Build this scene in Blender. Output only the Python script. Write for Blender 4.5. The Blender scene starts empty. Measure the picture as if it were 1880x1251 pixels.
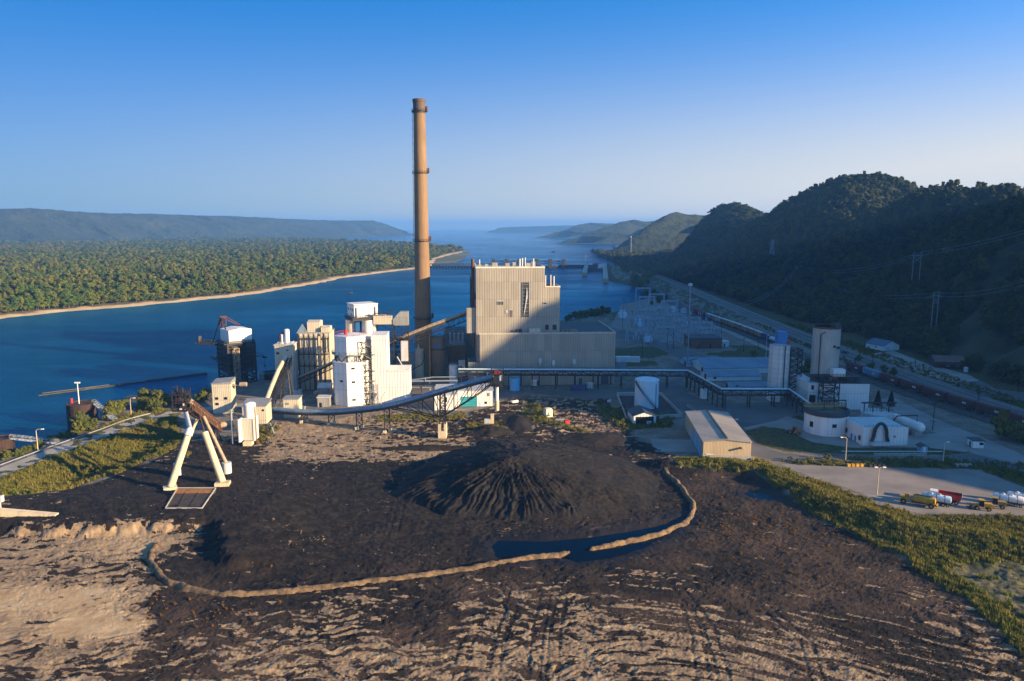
import bpy, math, random
import numpy as np
from mathutils import Vector
R = random.Random(7)
SC = bpy.context.scene
COL = SC.collection
rad = math.radians
# ------------------------------------------------------------------ camera model
FP, CX, CY, H = 1332.0, 940.0, 625.5, 82.0
PIT = math.atan(208.5 / FP)
cP, sP = math.cos(PIT), math.sin(PIT)
TH = rad(3.9)                      # the plant grid is turned a little

def P(px, py, z=0.0):
    """Ground point (at height z) seen in the photograph at px, py."""
    u, v = (px - CX) / FP, (py - CY) / FP
    t = (z - H) / (-sP - v * cP)
    return (t * u, t * (cP - v * sP))

def ZA(X, Y, py):
    """Height above a ground point that is seen at row py."""
    v = (py - CY) / FP
    return H - Y * (sP + v * cP) / (cP - v * sP)

def AT(px, py, Y):
    """Point seen at px,py standing at distance Y."""
    u, v = (px - CX) / FP, (py - CY) / FP
    t = Y / (cP - v * sP)
    return (t * u, Y, H + t * (-sP - v * cP))

def WU(O, pxr, rot, z=0.0):
    """Width along the local x axis of a block at O so that it ends at column pxr."""
    k = (pxr - CX) / FP
    ux, uy = math.cos(rot), math.sin(rot)
    return (k * (O[1] * cP + (H - z) * sP) - O[0]) / (ux - k * uy * cP)

cam = bpy.data.objects.new('camera', bpy.data.cameras.new('camera'))
COL.objects.link(cam)
cam.location = (0, 0, H)
cam.rotation_euler = (math.pi / 2 - PIT, 0, 0)
cam.data.sensor_width = 36
cam.data.lens = 36 * FP / 1880
cam.data.clip_start = 1
cam.data.clip_end = 60000
SC.camera = cam

# ------------------------------------------------------------------ light
EXPO = 1.42
SUN_A, SUN_E = rad(22), rad(14)    # to the right and a little behind the camera, low
to_sun = Vector((math.cos(SUN_A) * math.cos(SUN_E), -math.sin(SUN_A) * math.cos(SUN_E), math.sin(SUN_E)))
w = bpy.data.worlds.new('World'); SC.world = w; w.use_nodes = True
nt = w.node_tree
sky = nt.nodes.new('ShaderNodeTexSky'); sky.sky_type = 'NISHITA'; sky.sun_disc = False
sky.sun_elevation = SUN_E
sky.sun_rotation = math.atan2(to_sun.x, to_sun.y)
sky.altitude = 200; sky.air_density = 1.0; sky.dust_density = 1.0; sky.ozone_density = 2.0
bg = nt.nodes['Background']; bg.inputs[1].default_value = 0.15
sl = bpy.data.lights.new('sun', 'SUN'); sl.energy = 5.0; sl.angle = rad(0.5); sl.color = (1.0, 0.73, 0.41)
so = bpy.data.objects.new('sun', sl); COL.objects.link(so)
so.rotation_euler = to_sun.to_track_quat('Z', 'Y').to_euler()
vs = SC.view_settings; SC.display_settings.display_device = 'sRGB'
vs.view_transform = 'Standard'; vs.look = 'None'; vs.gamma = 1; vs.exposure = EXPO
SC.cycles.use_denoising = True
SC.cycles.max_bounces = 6; SC.cycles.diffuse_bounces = 2; SC.cycles.glossy_bounces = 3
SC.cycles.transparent_max_bounces = 8; SC.cycles.volume_bounces = 0
SC.cycles.sample_clamp_indirect = 4

# ------------------------------------------------------------------ numpy noise
def _h(ix, iy, s):
    n = (ix * 374761393 + iy * 668265263 + s * 974634777) & 0xffffffff
    n = ((n ^ (n >> 13)) * 1274126177) & 0xffffffff
    return (n ^ (n >> 16)) & 0xffffffff

def pn(x, y, s=0):
    x = np.asarray(x, dtype=np.float64); y = np.asarray(y, dtype=np.float64)
    ix, iy = np.floor(x).astype(np.int64), np.floor(y).astype(np.int64)
    fx, fy = x - ix, y - iy
    def g(i, j):
        a = _h(ix + i, iy + j, s) * (2 * math.pi / 4294967296.0)
        return np.cos(a) * (fx - i) + np.sin(a) * (fy - j)
    sx, sy = fx * fx * fx * (fx * (fx * 6 - 15) + 10), fy * fy * fy * (fy * (fy * 6 - 15) + 10)
    a = g(0, 0) * (1 - sx) + g(1, 0) * sx
    b = g(0, 1) * (1 - sx) + g(1, 1) * sx
    return (a * (1 - sy) + b * sy) * 1.5

def fbm(x, y, o=4, s=0, gain=.5):
    r = 0; a = 1.0; t = 0
    for i in range(o):
        r = r + a * pn(np.asarray(x) * 2 ** i + 17.3 * i, np.asarray(y) * 2 ** i - 9.1 * i, s + i); t += a; a *= gain
    return r / t

def ss(a, b, x):
    t = np.clip((x - a) / (b - a), 0, 1)
    return t * t * (3 - 2 * t)

def sdf(x, y, poly):
    """Signed distance to a polygon, positive inside."""
    n = len(poly); d = np.full(np.shape(x), 1e18); ins = np.zeros(np.shape(x), bool)
    for i in range(n):
        ax, ay = poly[i]; bx, by = poly[(i + 1) % n]
        ex, ey = bx - ax, by - ay
        t = np.clip(((x - ax) * ex + (y - ay) * ey) / (ex * ex + ey * ey + 1e-12), 0, 1)
        d = np.minimum(d, (x - ax - t * ex) ** 2 + (y - ay - t * ey) ** 2)
        c = ((ay > y) != (by > y)) & (x < (bx - ax) * (y - ay) / (by - ay + 1e-12) + ax)
        ins ^= c
    d = np.sqrt(d)
    return np.where(ins, d, -d)

def pline(x, y, pts):
    d = np.full(np.shape(x), 1e18)
    for i in range(len(pts) - 1):
        ax, ay = pts[i]; bx, by = pts[i + 1]
        ex, ey = bx - ax, by - ay
        t = np.clip(((x - ax) * ex + (y - ay) * ey) / (ex * ex + ey * ey + 1e-12), 0, 1)
        d = np.minimum(d, (x - ax - t * ex) ** 2 + (y - ay - t * ey) ** 2)
    return np.sqrt(d)

def PP(pts, z=0.0): return [P(a, b, z) for a, b in pts]

def smooth(pts, n=6):
    """Catmull-Rom through the points."""
    out = []
    for i in range(len(pts) - 1):
        p0, p1, p2, p3 = pts[max(i - 1, 0)], pts[i], pts[i + 1], pts[min(i + 2, len(pts) - 1)]
        for k in range(n):
            t = k / n
            out.append(tuple(.5 * (2 * b + (c - a) * t + (2 * a - 5 * b + 4 * c - d) * t * t + (3 * b - a - 3 * c + d) * t ** 3) for a, b, c, d in zip(p0, p1, p2, p3)))
    out.append(tuple(pts[-1]))
    return out

# ------------------------------------------------------------------ objects
def tag(o, label=None, cat=None, group=None, kind=None):
    if label: o['label'] = label
    if cat: o['category'] = cat
    if group: o['group'] = group
    if kind: o['kind'] = kind
    return o

def thing(name, label, cat, loc=(0, 0, 0), rot=0.0, group=None):
    o = bpy.data.objects.new(name, None); COL.objects.link(o)
    o.empty_display_size = .5
    o.location = (loc[0], loc[1], loc[2] if len(loc) > 2 else 0); o.rotation_euler = (0, 0, rot)
    return tag(o, label, cat, group)

def dup(o, loc=None, rot=None, label=None, group=None, scale=None):
    kids = [c for c in KIDS.get(o.name, [])]
    r = o.copy(); COL.objects.link(r)
    if loc is not None: r.location = (loc[0], loc[1], loc[2] if len(loc) > 2 else 0)
    if rot is not None: r.rotation_euler = (0, 0, rot)
    if scale is not None: r.scale = scale if hasattr(scale, '__len__') else (scale,) * 3
    if label: r['label'] = label
    if group: r['group'] = group
    for c in kids: dupc(c, r)
    return r

def dupc(c, par):
    k = c.copy(); COL.objects.link(k); k.parent = par
    KIDS.setdefault(par.name, []).append(k)
    for g in KIDS.get(c.name, []): dupc(g, k)

KIDS = {}

class MB:
    def __init__(s): s.v = []; s.f = []
    def add(s, vs, fs):
        n = len(s.v); s.v += [tuple(v) for v in vs]; s.f += [tuple(i + n for i in f) for f in fs]; return s
    def box(s, x0, x1, y0, y1, z0, z1):
        return s.add([(x0, y0, z0), (x1, y0, z0), (x1, y1, z0), (x0, y1, z0), (x0, y0, z1), (x1, y0, z1), (x1, y1, z1), (x0, y1, z1)],
                     [(3, 2, 1, 0), (4, 5, 6, 7), (0, 1, 5, 4), (1, 2, 6, 5), (2, 3, 7, 6), (3, 0, 4, 7)])
    def cyl(s, a, b, r0, r1=None, n=12, cap=True):
        r1 = r0 if r1 is None else r1
        a, b = Vector(a), Vector(b); d = (b - a).normalized()
        u = d.orthogonal().normalized() if abs(d.z) < .999 else Vector((1, 0, 0)); w = d.cross(u)
        vs = []
        for p, r in ((a, r0), (b, r1)):
            for i in range(n):
                t = 2 * math.pi * i / n; vs.append(p + u * (r * math.cos(t)) + w * (r * math.sin(t)))
        fs = [(i, (i + 1) % n, n + (i + 1) % n, n + i) for i in range(n)]
        if cap: fs += [tuple(range(n))[::-1], tuple(range(n, 2 * n))]
        return s.add(vs, fs)
    def bar(s, a, b, w, h=None):
        h = w if h is None else h
        a, b = Vector(a), Vector(b); d = b - a
        if d.length < 1e-6: return s
        d.normalize()
        u = Vector((0, 0, 1)).cross(d)
        u = Vector((1, 0, 0)) if u.length < 1e-4 else u.normalized()
        q = d.cross(u); vs = []
        for p in (a, b):
            for i, j in ((-1, -1), (1, -1), (1, 1), (-1, 1)): vs.append(p + u * (i * w / 2) + q * (j * h / 2))
        return s.add(vs, [(3, 2, 1, 0), (4, 5, 6, 7), (0, 1, 5, 4), (1, 2, 6, 5), (2, 3, 7, 6), (3, 0, 4, 7)])
    def lathe(s, prof, c=(0, 0, 0), n=24, a0=0.0):
        vs = []; m = len(prof)
        for r, z in prof:
            for i in range(n):
                t = a0 + 2 * math.pi * i / n; vs.append((c[0] + r * math.cos(t), c[1] + r * math.sin(t), c[2] + z))
        fs = [(j * n + i, j * n + (i + 1) % n, (j + 1) * n + (i + 1) % n, (j + 1) * n + i) for j in range(m - 1) for i in range(n)]
        fs += [tuple(range(n))[::-1], tuple(range((m - 1) * n, m * n))]
        return s.add(vs, fs)
    def prism(s, poly, z0, z1):
        n = len(poly)
        a = sum(poly[i][0] * poly[(i + 1) % n][1] - poly[(i + 1) % n][0] * poly[i][1] for i in range(n))
        if a < 0: poly = poly[::-1]
        return s.add([(x, y, z0) for x, y in poly] + [(x, y, z1) for x, y in poly],
                     [tuple(range(n))[::-1], tuple(range(n, 2 * n))] + [(i, (i + 1) % n, n + (i + 1) % n, n + i) for i in range(n)])
    def gable(s, x0, x1, y0, y1, z0, ze, zr, ax='x'):
        """House body with its ridge along ax."""
        if ax == 'x':
            ym = (y0 + y1) / 2
            vs = [(x0, y0, z0), (x0, y1, z0), (x0, y1, ze), (x0, ym, zr), (x0, y0, ze), (x1, y0, z0), (x1, y1, z0), (x1, y1, ze), (x1, ym, zr), (x1, y0, ze)]
        else:
            xm = (x0 + x1) / 2
            vs = [(x1, y0, z0), (x0, y0, z0), (x0, y0, ze), (xm, y0, zr), (x1, y0, ze), (x1, y1, z0), (x0, y1, z0), (x0, y1, ze), (xm, y1, zr), (x1, y1, ze)]
        return s.add(vs, [(4, 3, 2, 1, 0), (5, 6, 7, 8, 9), (0, 1, 6, 5), (1, 2, 7, 6), (2, 3, 8, 7), (3, 4, 9, 8), (4, 0, 5, 9)])
    def gable_roof(s, x0, x1, y0, y1, ze, zr, ax='x', t=.25, ov=.5):
        """Two sloping roof slabs."""
        if ax == 'x':
            ym = (y0 + y1) / 2; k = (zr - ze) / (ym - y0)
            for sgn, ye in ((-1, y0), (1, y1)):
                yo = ye + sgn * ov; zo = ze - k * ov
                q = [(x0 - ov, yo, zo), (x1 + ov, yo, zo), (x1 + ov, ym, zr), (x0 - ov, ym, zr)]
                s.add([(a, b, c + .02) for a, b, c in q] + [(a, b, c + t) for a, b, c in q],
                      [(3, 2, 1, 0), (4, 5, 6, 7), (0, 1, 5, 4), (1, 2, 6, 5), (2, 3, 7, 6), (3, 0, 4, 7)])
        else:
            n0 = len(s.v)
            s.gable_roof(y0, y1, x0, x1, ze, zr, 'x', t, ov)
            s.v[n0:] = [(b, a, c) for a, b, c in s.v[n0:]]
        return s
    def lattice(s, cx, cy, z0, z1, w0, w1, n, bw, d0=None, d1=None):
        """Square tapering lattice tower."""
        d0 = w0 if d0 is None else d0; d1 = w1 if d1 is None else d1
        def C(k):
            t = k / n; a, b = (w0 + (w1 - w0) * t) / 2, (d0 + (d1 - d0) * t) / 2; z = z0 + (z1 - z0) * t
            return [(cx - a, cy - b, z), (cx + a, cy - b, z), (cx + a, cy + b, z), (cx - a, cy + b, z)]
        for i in range(4): s.bar(C(0)[i], C(n)[i], bw)
        for k in range(n):
            A, B = C(k), C(k + 1)
            for i in range(4):
                j = (i + 1) % 4
                s.bar(B[i], B[j], bw * .7)
                if k % 2: s.bar(A[i], B[j], bw * .6)
                else: s.bar(A[j], B[i], bw * .6)
        return s
    def truss(s, a, b, dep, n, bw, wid):
        """Box truss hanging dep below the line a-b, wid across."""
        a, b = Vector(a), Vector(b); d = (b - a); q = Vector((d.y, -d.x, 0)).normalized() * (wid / 2)
        for sg in (-1, 1):
            A, B = a + q * sg, b + q * sg; dn = Vector((0, 0, -dep))
            s.bar(A, B, bw); s.bar(A + dn, B + dn, bw)
            for k in range(n + 1):
                p = A.lerp(B, k / n); s.bar(p, p + dn, bw * .7)
                if k < n:
                    r = A.lerp(B, (k + 1) / n)
                    s.bar(p, r + dn, bw * .6) if k % 2 else s.bar(p + dn, r, bw * .6)
        for k in range(n + 1):
            p = a.lerp(b, k / n); s.bar(p - q, p + q, bw * .6); s.bar(p - q + dn, p + q + dn, bw * .6)
        return s
    def tube(s, pts, r, n=10, cap=True):
        pts = [Vector(p) for p in pts]; m = len(pts); vs = []
        for i, p in enumerate(pts):
            d = (pts[min(i + 1, m - 1)] - pts[max(i - 1, 0)]).normalized()
            u = Vector((0, 0, 1)).cross(d); u = Vector((1, 0, 0)) if u.length < 1e-3 else u.normalized(); q = d.cross(u)
            rr = r[i] if hasattr(r, '__len__') else r
            for k in range(n):
                t = 2 * math.pi * k / n; vs.append(p + u * (rr * math.cos(t)) + q * (rr * math.sin(t)))
        fs = [(i * n + k, i * n + (k + 1) % n, (i + 1) * n + (k + 1) % n, (i + 1) * n + k) for i in range(m - 1) for k in range(n)]
        if cap: fs += [tuple(range(n))[::-1], tuple(range((m - 1) * n, m * n))]
        return s.add(vs, fs)
    def rail(s, pts, h=1.1, w=.07, step=2.0, closed=False):
        pts = [Vector(p) for p in pts]
        if closed: pts = pts + [pts[0]]
        up = Vector((0, 0, h))
        for a, b in zip(pts, pts[1:]):
            s.bar(a + up, b + up, w); s.bar(a + up * .5, b + up * .5, w * .8)
            n = max(1, int((b - a).length / step))
            for k in range(n + 1): p = a.lerp(b, k / n); s.bar(p, p + up, w)
        return s
    def build(s, name, mat, par=None, sm=False):
        me = bpy.data.meshes.new(name); me.from_pydata(s.v, [], s.f)
        if mat: me.materials.append(mat)
        if sm: me.polygons.foreach_set('use_smooth', [True] * len(me.polygons)); 
        o = bpy.data.objects.new(name, me); COL.objects.link(o)
        if par:
            o.parent = par; KIDS.setdefault(par.name, []).append(o)
        if sm:
            try: me.set_sharp_from_angle(angle=rad(40))
            except Exception: pass
        return o

def grid_obj(name, X, Y, Z, mat, attrs=None, sm=True):
    """Grid mesh from 2-D numpy arrays, with float point attributes."""
    r, c = X.shape
    me = bpy.data.meshes.new(name)
    co = np.stack([X, Y, Z], -1).reshape(-1, 3).astype(np.float32)
    i = np.arange(r * c).reshape(r, c)
    q = np.stack([i[:-1, :-1], i[:-1, 1:], i[1:, 1:], i[1:, :-1]], -1).reshape(-1, 4).astype(np.int32)
    me.vertices.add(len(co)); me.vertices.foreach_set('co', co.ravel())
    me.loops.add(q.size); me.loops.foreach_set('vertex_index', q.ravel())
    me.polygons.add(len(q)); me.polygons.foreach_set('loop_start', np.arange(0, q.size, 4, dtype=np.int32))
    me.polygons.foreach_set('loop_total', np.full(len(q), 4, np.int32)) if False else None
    me.update(calc_edges=True)
    if sm: me.polygons.foreach_set('use_smooth', np.ones(len(q), bool))
    for k, a in (attrs or {}).items():
        at = me.attributes.new(k, 'FLOAT', 'POINT'); at.data.foreach_set('value', np.asarray(a, np.float32).ravel())
    me.materials.append(mat); me.validate()
    o = bpy.data.objects.new(name, me); COL.objects.link(o)
    return o

# ------------------------------------------------------------------ materials
def newmat(name):
    m = bpy.data.materials.new(name); m.use_nodes = True
    return m, m.node_tree, m.node_tree.nodes['Principled BSDF']

class NG:
    """Tiny helper for building node graphs."""
    def __init__(s, nt): s.nt = nt
    def n(s, t, **k):
        x = s.nt.nodes.new(t)
        for a, b in k.items(): setattr(x, a, b)
        return x
    def l(s, a, b): s.nt.links.new(a, b)
    def math(s, op, a, b=None, c=None, clamp=False):
        x = s.n('ShaderNodeMath', operation=op); x.use_clamp = clamp
        for i, q in enumerate((a, b, c)):
            if q is None: continue
            if isinstance(q, (int, float)): x.inputs[i].default_value = q
            else: s.l(q, x.inputs[i])
        return x.outputs[0]
    def mix(s, f, a, b, mode='MIX'):
        x = s.n('ShaderNodeMix', data_type='RGBA', blend_type=mode)
        for i, q in ((0, f), (6, a), (7, b)):
            if isinstance(q, (int, float)): x.inputs[i].default_value = q
            elif isinstance(q, tuple): x.inputs[i].default_value = (*q[:3], 1)
            else: s.l(q, x.inputs[i])
        return x.outputs[2]
    def noise(s, vec, scale, det=4, rough=.55, dist=0.0):
        x = s.n('ShaderNodeTexNoise'); x.inputs['Scale'].default_value = scale; x.inputs['Detail'].default_value = det
        x.inputs['Roughness'].default_value = rough; x.inputs['Distortion'].default_value = dist
        if vec is not None: s.l(vec, x.inputs['Vector'])
        return x.outputs[0]
    def ramp(s, f, a, b):
        """0 at a, 1 at b, smooth."""
        x = s.n('ShaderNodeMapRange', interpolation_type='SMOOTHSTEP'); s.l(f, x.inputs[0]); x.inputs[1].default_value = a; x.inputs[2].default_value = b
        return x.outputs[0]
    def attr(s, name):
        x = s.n('ShaderNodeAttribute'); x.attribute_name = name; return x.outputs['Fac']
    def bump(s, h, dist, bsdf, strength=1.0):
        x = s.n('ShaderNodeBump'); x.inputs['Distance'].default_value = dist; x.inputs['Strength'].default_value = strength
        s.l(h, x.inputs['Height']); s.l(x.outputs[0], bsdf.inputs['Normal'])
    def obj(s): return s.n('ShaderNodeTexCoord').outputs['Object']
    def map(s, vec, sc):
        x = s.n('ShaderNodeMapping'); s.l(vec, x.inputs[0]); x.inputs['Scale'].default_value = sc; return x.outputs[0]

def paint(name, col, rough=.55, var=.18, scale=.25, metal=0.0, streak=True):
    """Painted or plain surface with weathering: broad blotches and vertical streaks."""
    m, nt, b = newmat(name); g = NG(nt)
    o = g.obj()
    n1 = g.noise(o, scale, 5, .6); f = n1
    if streak:
        n2 = g.noise(g.map(o, (1.3, 1.3, .09)), 1.0, 4, .65); f = g.math('MULTIPLY_ADD', n2, .6, g.math('MULTIPLY', n1, .4))
    d = tuple(c * (1 - var * 1.6) for c in col); e = tuple(min(1, c * (1 + var * .8)) for c in col)
    g.l(g.mix(g.ramp(f, .28, .68), d, e), b.inputs['Base Color'])
    b.inputs['Roughness'].default_value = rough; b.inputs['Metallic'].default_value = metal
    return m

def siding(name, col, period=.9, seam=7.0, var=.14, rough=.5, line=.72, hz=False):
    """Ribbed sheet-metal cladding in the object's own coordinates."""
    m, nt, b = newmat(name); g = NG(nt)
    o = g.obj(); sp = g.n('ShaderNodeSeparateXYZ'); g.l(o, sp.inputs[0])
    xy = g.math('ADD', sp.outputs[0], sp.outputs[1])
    fr = g.math('FRACT', g.math('DIVIDE', sp.outputs[2] if hz else xy, period))
    rib = g.math('ABSOLUTE', g.math('SUBTRACT', fr, .5))
    ribm = g.ramp(rib, .30, .46)
    sm_ = g.math('LESS_THAN', g.math('FRACT', g.math('DIVIDE', sp.outputs[2], seam)), .16 / seam)
    n2 = g.noise(g.map(o, (.9, .9, .07)), 1.0, 5, .65); n1 = g.noise(o, .12, 4, .6)
    pan = g.n('ShaderNodeTexWhiteNoise', noise_dimensions='2D')
    cv = g.n('ShaderNodeCombineXYZ'); g.l(g.math('FLOOR', g.math('DIVIDE', xy, period * 3)), cv.inputs[0]); g.l(g.math('FLOOR', g.math('DIVIDE', sp.outputs[2], seam)), cv.inputs[1]); g.l(cv.outputs[0], pan.inputs['Vector'])
    f = g.math('ADD', g.math('MULTIPLY', n2, .45), g.math('ADD', g.math('MULTIPLY', n1, .35), g.math('MULTIPLY', pan.outputs[0], .2)))
    base = g.mix(g.ramp(f, .25, .72), tuple(c * (1 - var * 1.7) for c in col), tuple(min(1, c * (1 + var * .7)) for c in col))
    base = g.mix(g.math('MULTIPLY', ribm, 1 - line), base, (0.02, 0.02, 0.02))
    base = g.mix(g.math('MULTIPLY', sm_, .35), base, (.03, .03, .03))
    g.l(base, b.inputs['Base Color']); b.inputs['Roughness'].default_value = rough
    g.bump(ribm, -.06, b)
    return m
# clear evening sky: the Nishita sky, deepened in front and paled above the view, with low bright haze towards the sun's side
g = NG(nt)
KE = 1 / (bg.inputs[1].default_value * 2 ** EXPO)
dv = g.n('ShaderNodeTexCoord').outputs['Generated']
def vdot(a, v):
    x = g.n('ShaderNodeVectorMath', operation='DOT_PRODUCT'); g.l(a, x.inputs[0]); x.inputs[1].default_value = v; return x.outputs['Value']
side = vdot(dv, (math.cos(SUN_A), -math.sin(SUN_A), 0)); elv = g.math('MAXIMUM', vdot(dv, (0, 0, 1)), 0.0)
sp = g.n('ShaderNodeSeparateColor'); g.l(sky.outputs[0], sp.inputs[0])
bri = g.math('MAXIMUM', g.math('MULTIPLY_ADD', side, .45, 1.0), .05)
m = g.math('POWER', g.math('DIVIDE', elv, .166), 2.007)
m = g.math('MULTIPLY', g.math('EXPONENT', g.math('MULTIPLY', m, -1.0)), g.math('MULTIPLY_ADD', side, .791, 1.078), clamp=True)
hb = g.math('MULTIPLY_ADD', side, .149, 1.0)
cc = g.n('ShaderNodeCombineColor')
for i, (gam, c, hz) in enumerate(((.40, -6.562, .787), (.578, -1.718, .797), (.668, -.93, .805))):
    a = g.math('MULTIPLY', g.math('POWER', sp.outputs[i], gam), g.math('MULTIPLY', bri, math.exp(c) * KE))
    h = g.math('MULTIPLY', hb, hz * KE)
    g.l(g.math('ADD', a, g.math('MULTIPLY', m, g.math('SUBTRACT', h, a))), cc.inputs[i])
hi = g.math('MULTIPLY', g.ramp(elv, .46, .75), .8)                  # sky above the view, colour made paler to give shaded areas neutral fill
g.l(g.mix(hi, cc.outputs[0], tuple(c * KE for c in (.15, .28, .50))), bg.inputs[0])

# ================================================================== terrain
def T(px, py): return P(px, py, -4.0)
SHORE = [T(-500, 1010), T(-150, 905), T(13, 838), T(45, 826), T(93, 806), T(132, 793), T(190, 768), T(245, 750), T(300, 742), T(370, 730), T(392, 708), T(470, 706), T(520, 690),
         T(640, 668), T(760, 650), T(860, 628), T(960, 606), T(1035, 592), T(1075, 587), T(1130, 574), T(1178, 556), T(1187, 546), T(1176, 531), T(1145, 521), T(1118, 517),
         T(1110, 500), T(1108, 487), T(1140, 484), T(1128, 464), T(1124, 452), T(1150, 449), T(1165, 443), T(1190, 437), (1500, 6000), (3500, 6000), (3500, -300), (-200, -300)]
YARD = PP([(-600, 1500), (-600, 960), (0, 925), (60, 915), (170, 885), (290, 838), (330, 800), (420, 800), (520, 775), (600, 770), (720, 757), (850, 765), (905, 745), (960, 722), (1090, 735),
           (1150, 770), (1160, 800), (1240, 840), (1240, 864), (1380, 872), (1440, 905), (1520, 960), (1640, 1012), (1780, 1100), (1880, 1190), (2000, 1300), (2100, 1500)])
BANK_R = PP([(1232, 858), (1330, 862), (1400, 872), (1470, 905), (1560, 945), (1680, 985), (1880, 1010), (2300, 1040)])
PLAT = PP([(-160, 900), (-160, 975), (60, 990), (150, 990), (260, 984), (375, 977), (388, 1003), (380, 1038), (420, 1050), (560, 1042), (700, 1012), (800, 987), (830, 960), (780, 900), (600, 880), (300, 885)])
DITCH_L = PP([(130, 870), (190, 850), (250, 825), (300, 800)])
BERM = [P(*q) for q in smooth([(1217, 862), (1228, 876), (1243, 888), (1262, 912), (1272, 935), (1262, 955), (1238, 970), (1190, 986), (1130, 999), (1082, 1008)], 8)]
BERM2 = [P(*q) for q in smooth([(1046, 1012), (960, 1027), (860, 1045), (740, 1063), (640, 1076), (540, 1086), (450, 1092), (390, 1090), (340, 1080), (303, 1063), (283, 1043), (275, 1022), (282, 1006), (300, 999)], 8)]
POND = PP([(905, 1000), (920, 990), (1000, 992), (1080, 985), (1150, 975), (1230, 960), (1262, 948), (1250, 960), (1190, 982), (1130, 995), (1080, 1004), (1060, 1016), (960, 1022), (915, 1020)])
POND2 = PP([(1040, 1020), (1070, 1010), (1130, 1004), (1180, 992), (1230, 978), (1180, 1005), (1120, 1022), (1060, 1030)])
PUDDLE = PP([(1366, 906), (1376, 902), (1408, 907), (1418, 913), (1410, 917), (1386, 914)])
LAWNS = [PP(q) for q in (
    [(1368, 792), (1400, 783), (1440, 788), (1485, 808), (1560, 822), (1700, 822), (1745, 824), (1782, 832), (1740, 835), (1550, 834), (1440, 829), (1392, 815)],
    [(1148, 663), (1200, 663), (1210, 670), (1130, 676), (1128, 660)], [(1128, 640), (1228, 635), (1240, 648), (1190, 659), (1128, 656)],
    [(1290, 745), (1315, 742), (1340, 758), (1320, 760)], [(1380, 748), (1410, 744), (1440, 754), (1410, 758)], [(1436, 770), (1470, 762), (1480, 772), (1440, 774)],
    [(1420, 847), (1500, 843), (1760, 845), (1900, 852), (2000, 870), (2000, 930), (1880, 895), (1800, 862), (1600, 857), (1480, 856)],
    [(1285, 650), (1370, 642), (1420, 640), (1430, 655), (1330, 655)], [(1330, 635), (1420, 636), (1440, 655), (1370, 645)],
    [(960, 742), (990, 745), (1010, 775), (985, 778), (955, 765)], [(1090, 742), (1150, 752), (1235, 765), (1235, 785), (1150, 790), (1110, 770)])]
GRASS_L = PP([(-300, 1010), (-100, 950), (0, 925), (60, 915), (170, 885), (290, 838), (335, 812), (330, 765), (335, 752), (250, 752), (100, 830), (0, 868), (-200, 960)])
GRASS_R = PP([(1236, 846), (1400, 846), (1440, 862), (1530, 895), (1640, 935), (1690, 948), (1900, 948), (2400, 960), (2400, 1500), (2060, 1500), (1990, 1330), (1880, 1200), (1780, 1105), (1640, 1015), (1520, 962), (1440, 908), (1380, 876), (1240, 866)])
CTRL = []
for y, row in {780: '520:.3 600:.25 700:.35 800:.6 900:.75 1000:.55 1060:.5 1150:.6', 835: '420:.8 520:.3 600:.3 700:.4 800:.35 880:.4 940:.9 1020:.95 1100:.8 1200:.7', 862: '420:.95 520:.9 640:.95 760:.9 900:1 1100:.9 1210:.8',
               900: '350:1 500:1 700:.95 900:1 1100:1 1200:.85 1300:.85 1420:.9', 950: '20:.75 100:.85 200:.95 400:1 600:.95 800:.92 1200:.9 1350:.85 1500:.9',
               1000: '40:.35 130:.3 200:.15 300:.1 345:.4 372:.95 400:1 450:1 600:1 800:.95 1000:.95 1200:.9 1400:.85 1600:.9', 1045: '40:.35 130:.5 220:.4 280:.6 330:.95 370:1 500:.9 700:.9 1000:.85 1300:.85 1500:.88 1700:.8',
               1100: '40:.1 150:.0 225:.15 310:.85 500:.8 680:.6 800:.85 900:.62 1000:.55 1200:.6 1400:.85 1600:.85 1740:.7', 1150: '40:.25 150:.0 225:.05 330:.85 450:.6 600:.5 760:.85 900:.5 1100:.5 1300:.5 1450:.6 1650:.7 1800:.6',
               1200: '40:.45 130:.35 200:.5 330:.62 500:.42 700:.42 900:.4 1100:.38 1300:.42 1500:.5 1700:.6 1850:.55', 1255: '40:.55 130:.5 300:.75 500:.5 700:.48 900:.4 1100:.42 1300:.5 1600:.55 1800:.6'}.items():
    for q in row.split():
        a, b = q.split(':'); CTRL.append((*P(float(a), y), float(b)))
CTRL = np.array(CTRL)

def terrain_base(X, Y):
    """Height before the fine relief."""
    sh = sdf(X, Y, SHORE)
    wob = fbm(X / 16, Y / 16, 3, 40) * 3.0
    z = np.clip((sh + wob) * .42 - 4.0, -9, 0)
    far = ss(600, 1100, Y)
    z = np.where(sh > 0, z * (1 - 0) , z)
    # shelf the coal pile yard sits on, left part
    z = z + 2.4 * ss(0, 4.5, sdf(X, Y, PLAT) + fbm(X / 5, Y / 5, 3, 60) * 2.2) * (1 - ss(204, 222, Y)) * (1 - ss(-74, -48, X))
    # grassy bank right of the yard
    z = z + 2.6 * np.exp(-(pline(X, Y, BANK_R) / 6.5) ** 2) * (1 + .25 * fbm(X / 9, Y / 9, 2, 71))
    # overgrown ditch on the left
    z = z - 3.2 * np.exp(-(pline(X, Y, DITCH_L) / 9.0) ** 2)
    z = z - .9 * ss(-3, 1.5, sdf(X, Y, POND)) - .6 * ss(-3, 1.5, sdf(X, Y, POND2)) - .5 * ss(-2, 1, sdf(X, Y, PUDDLE))
    return z

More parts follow.
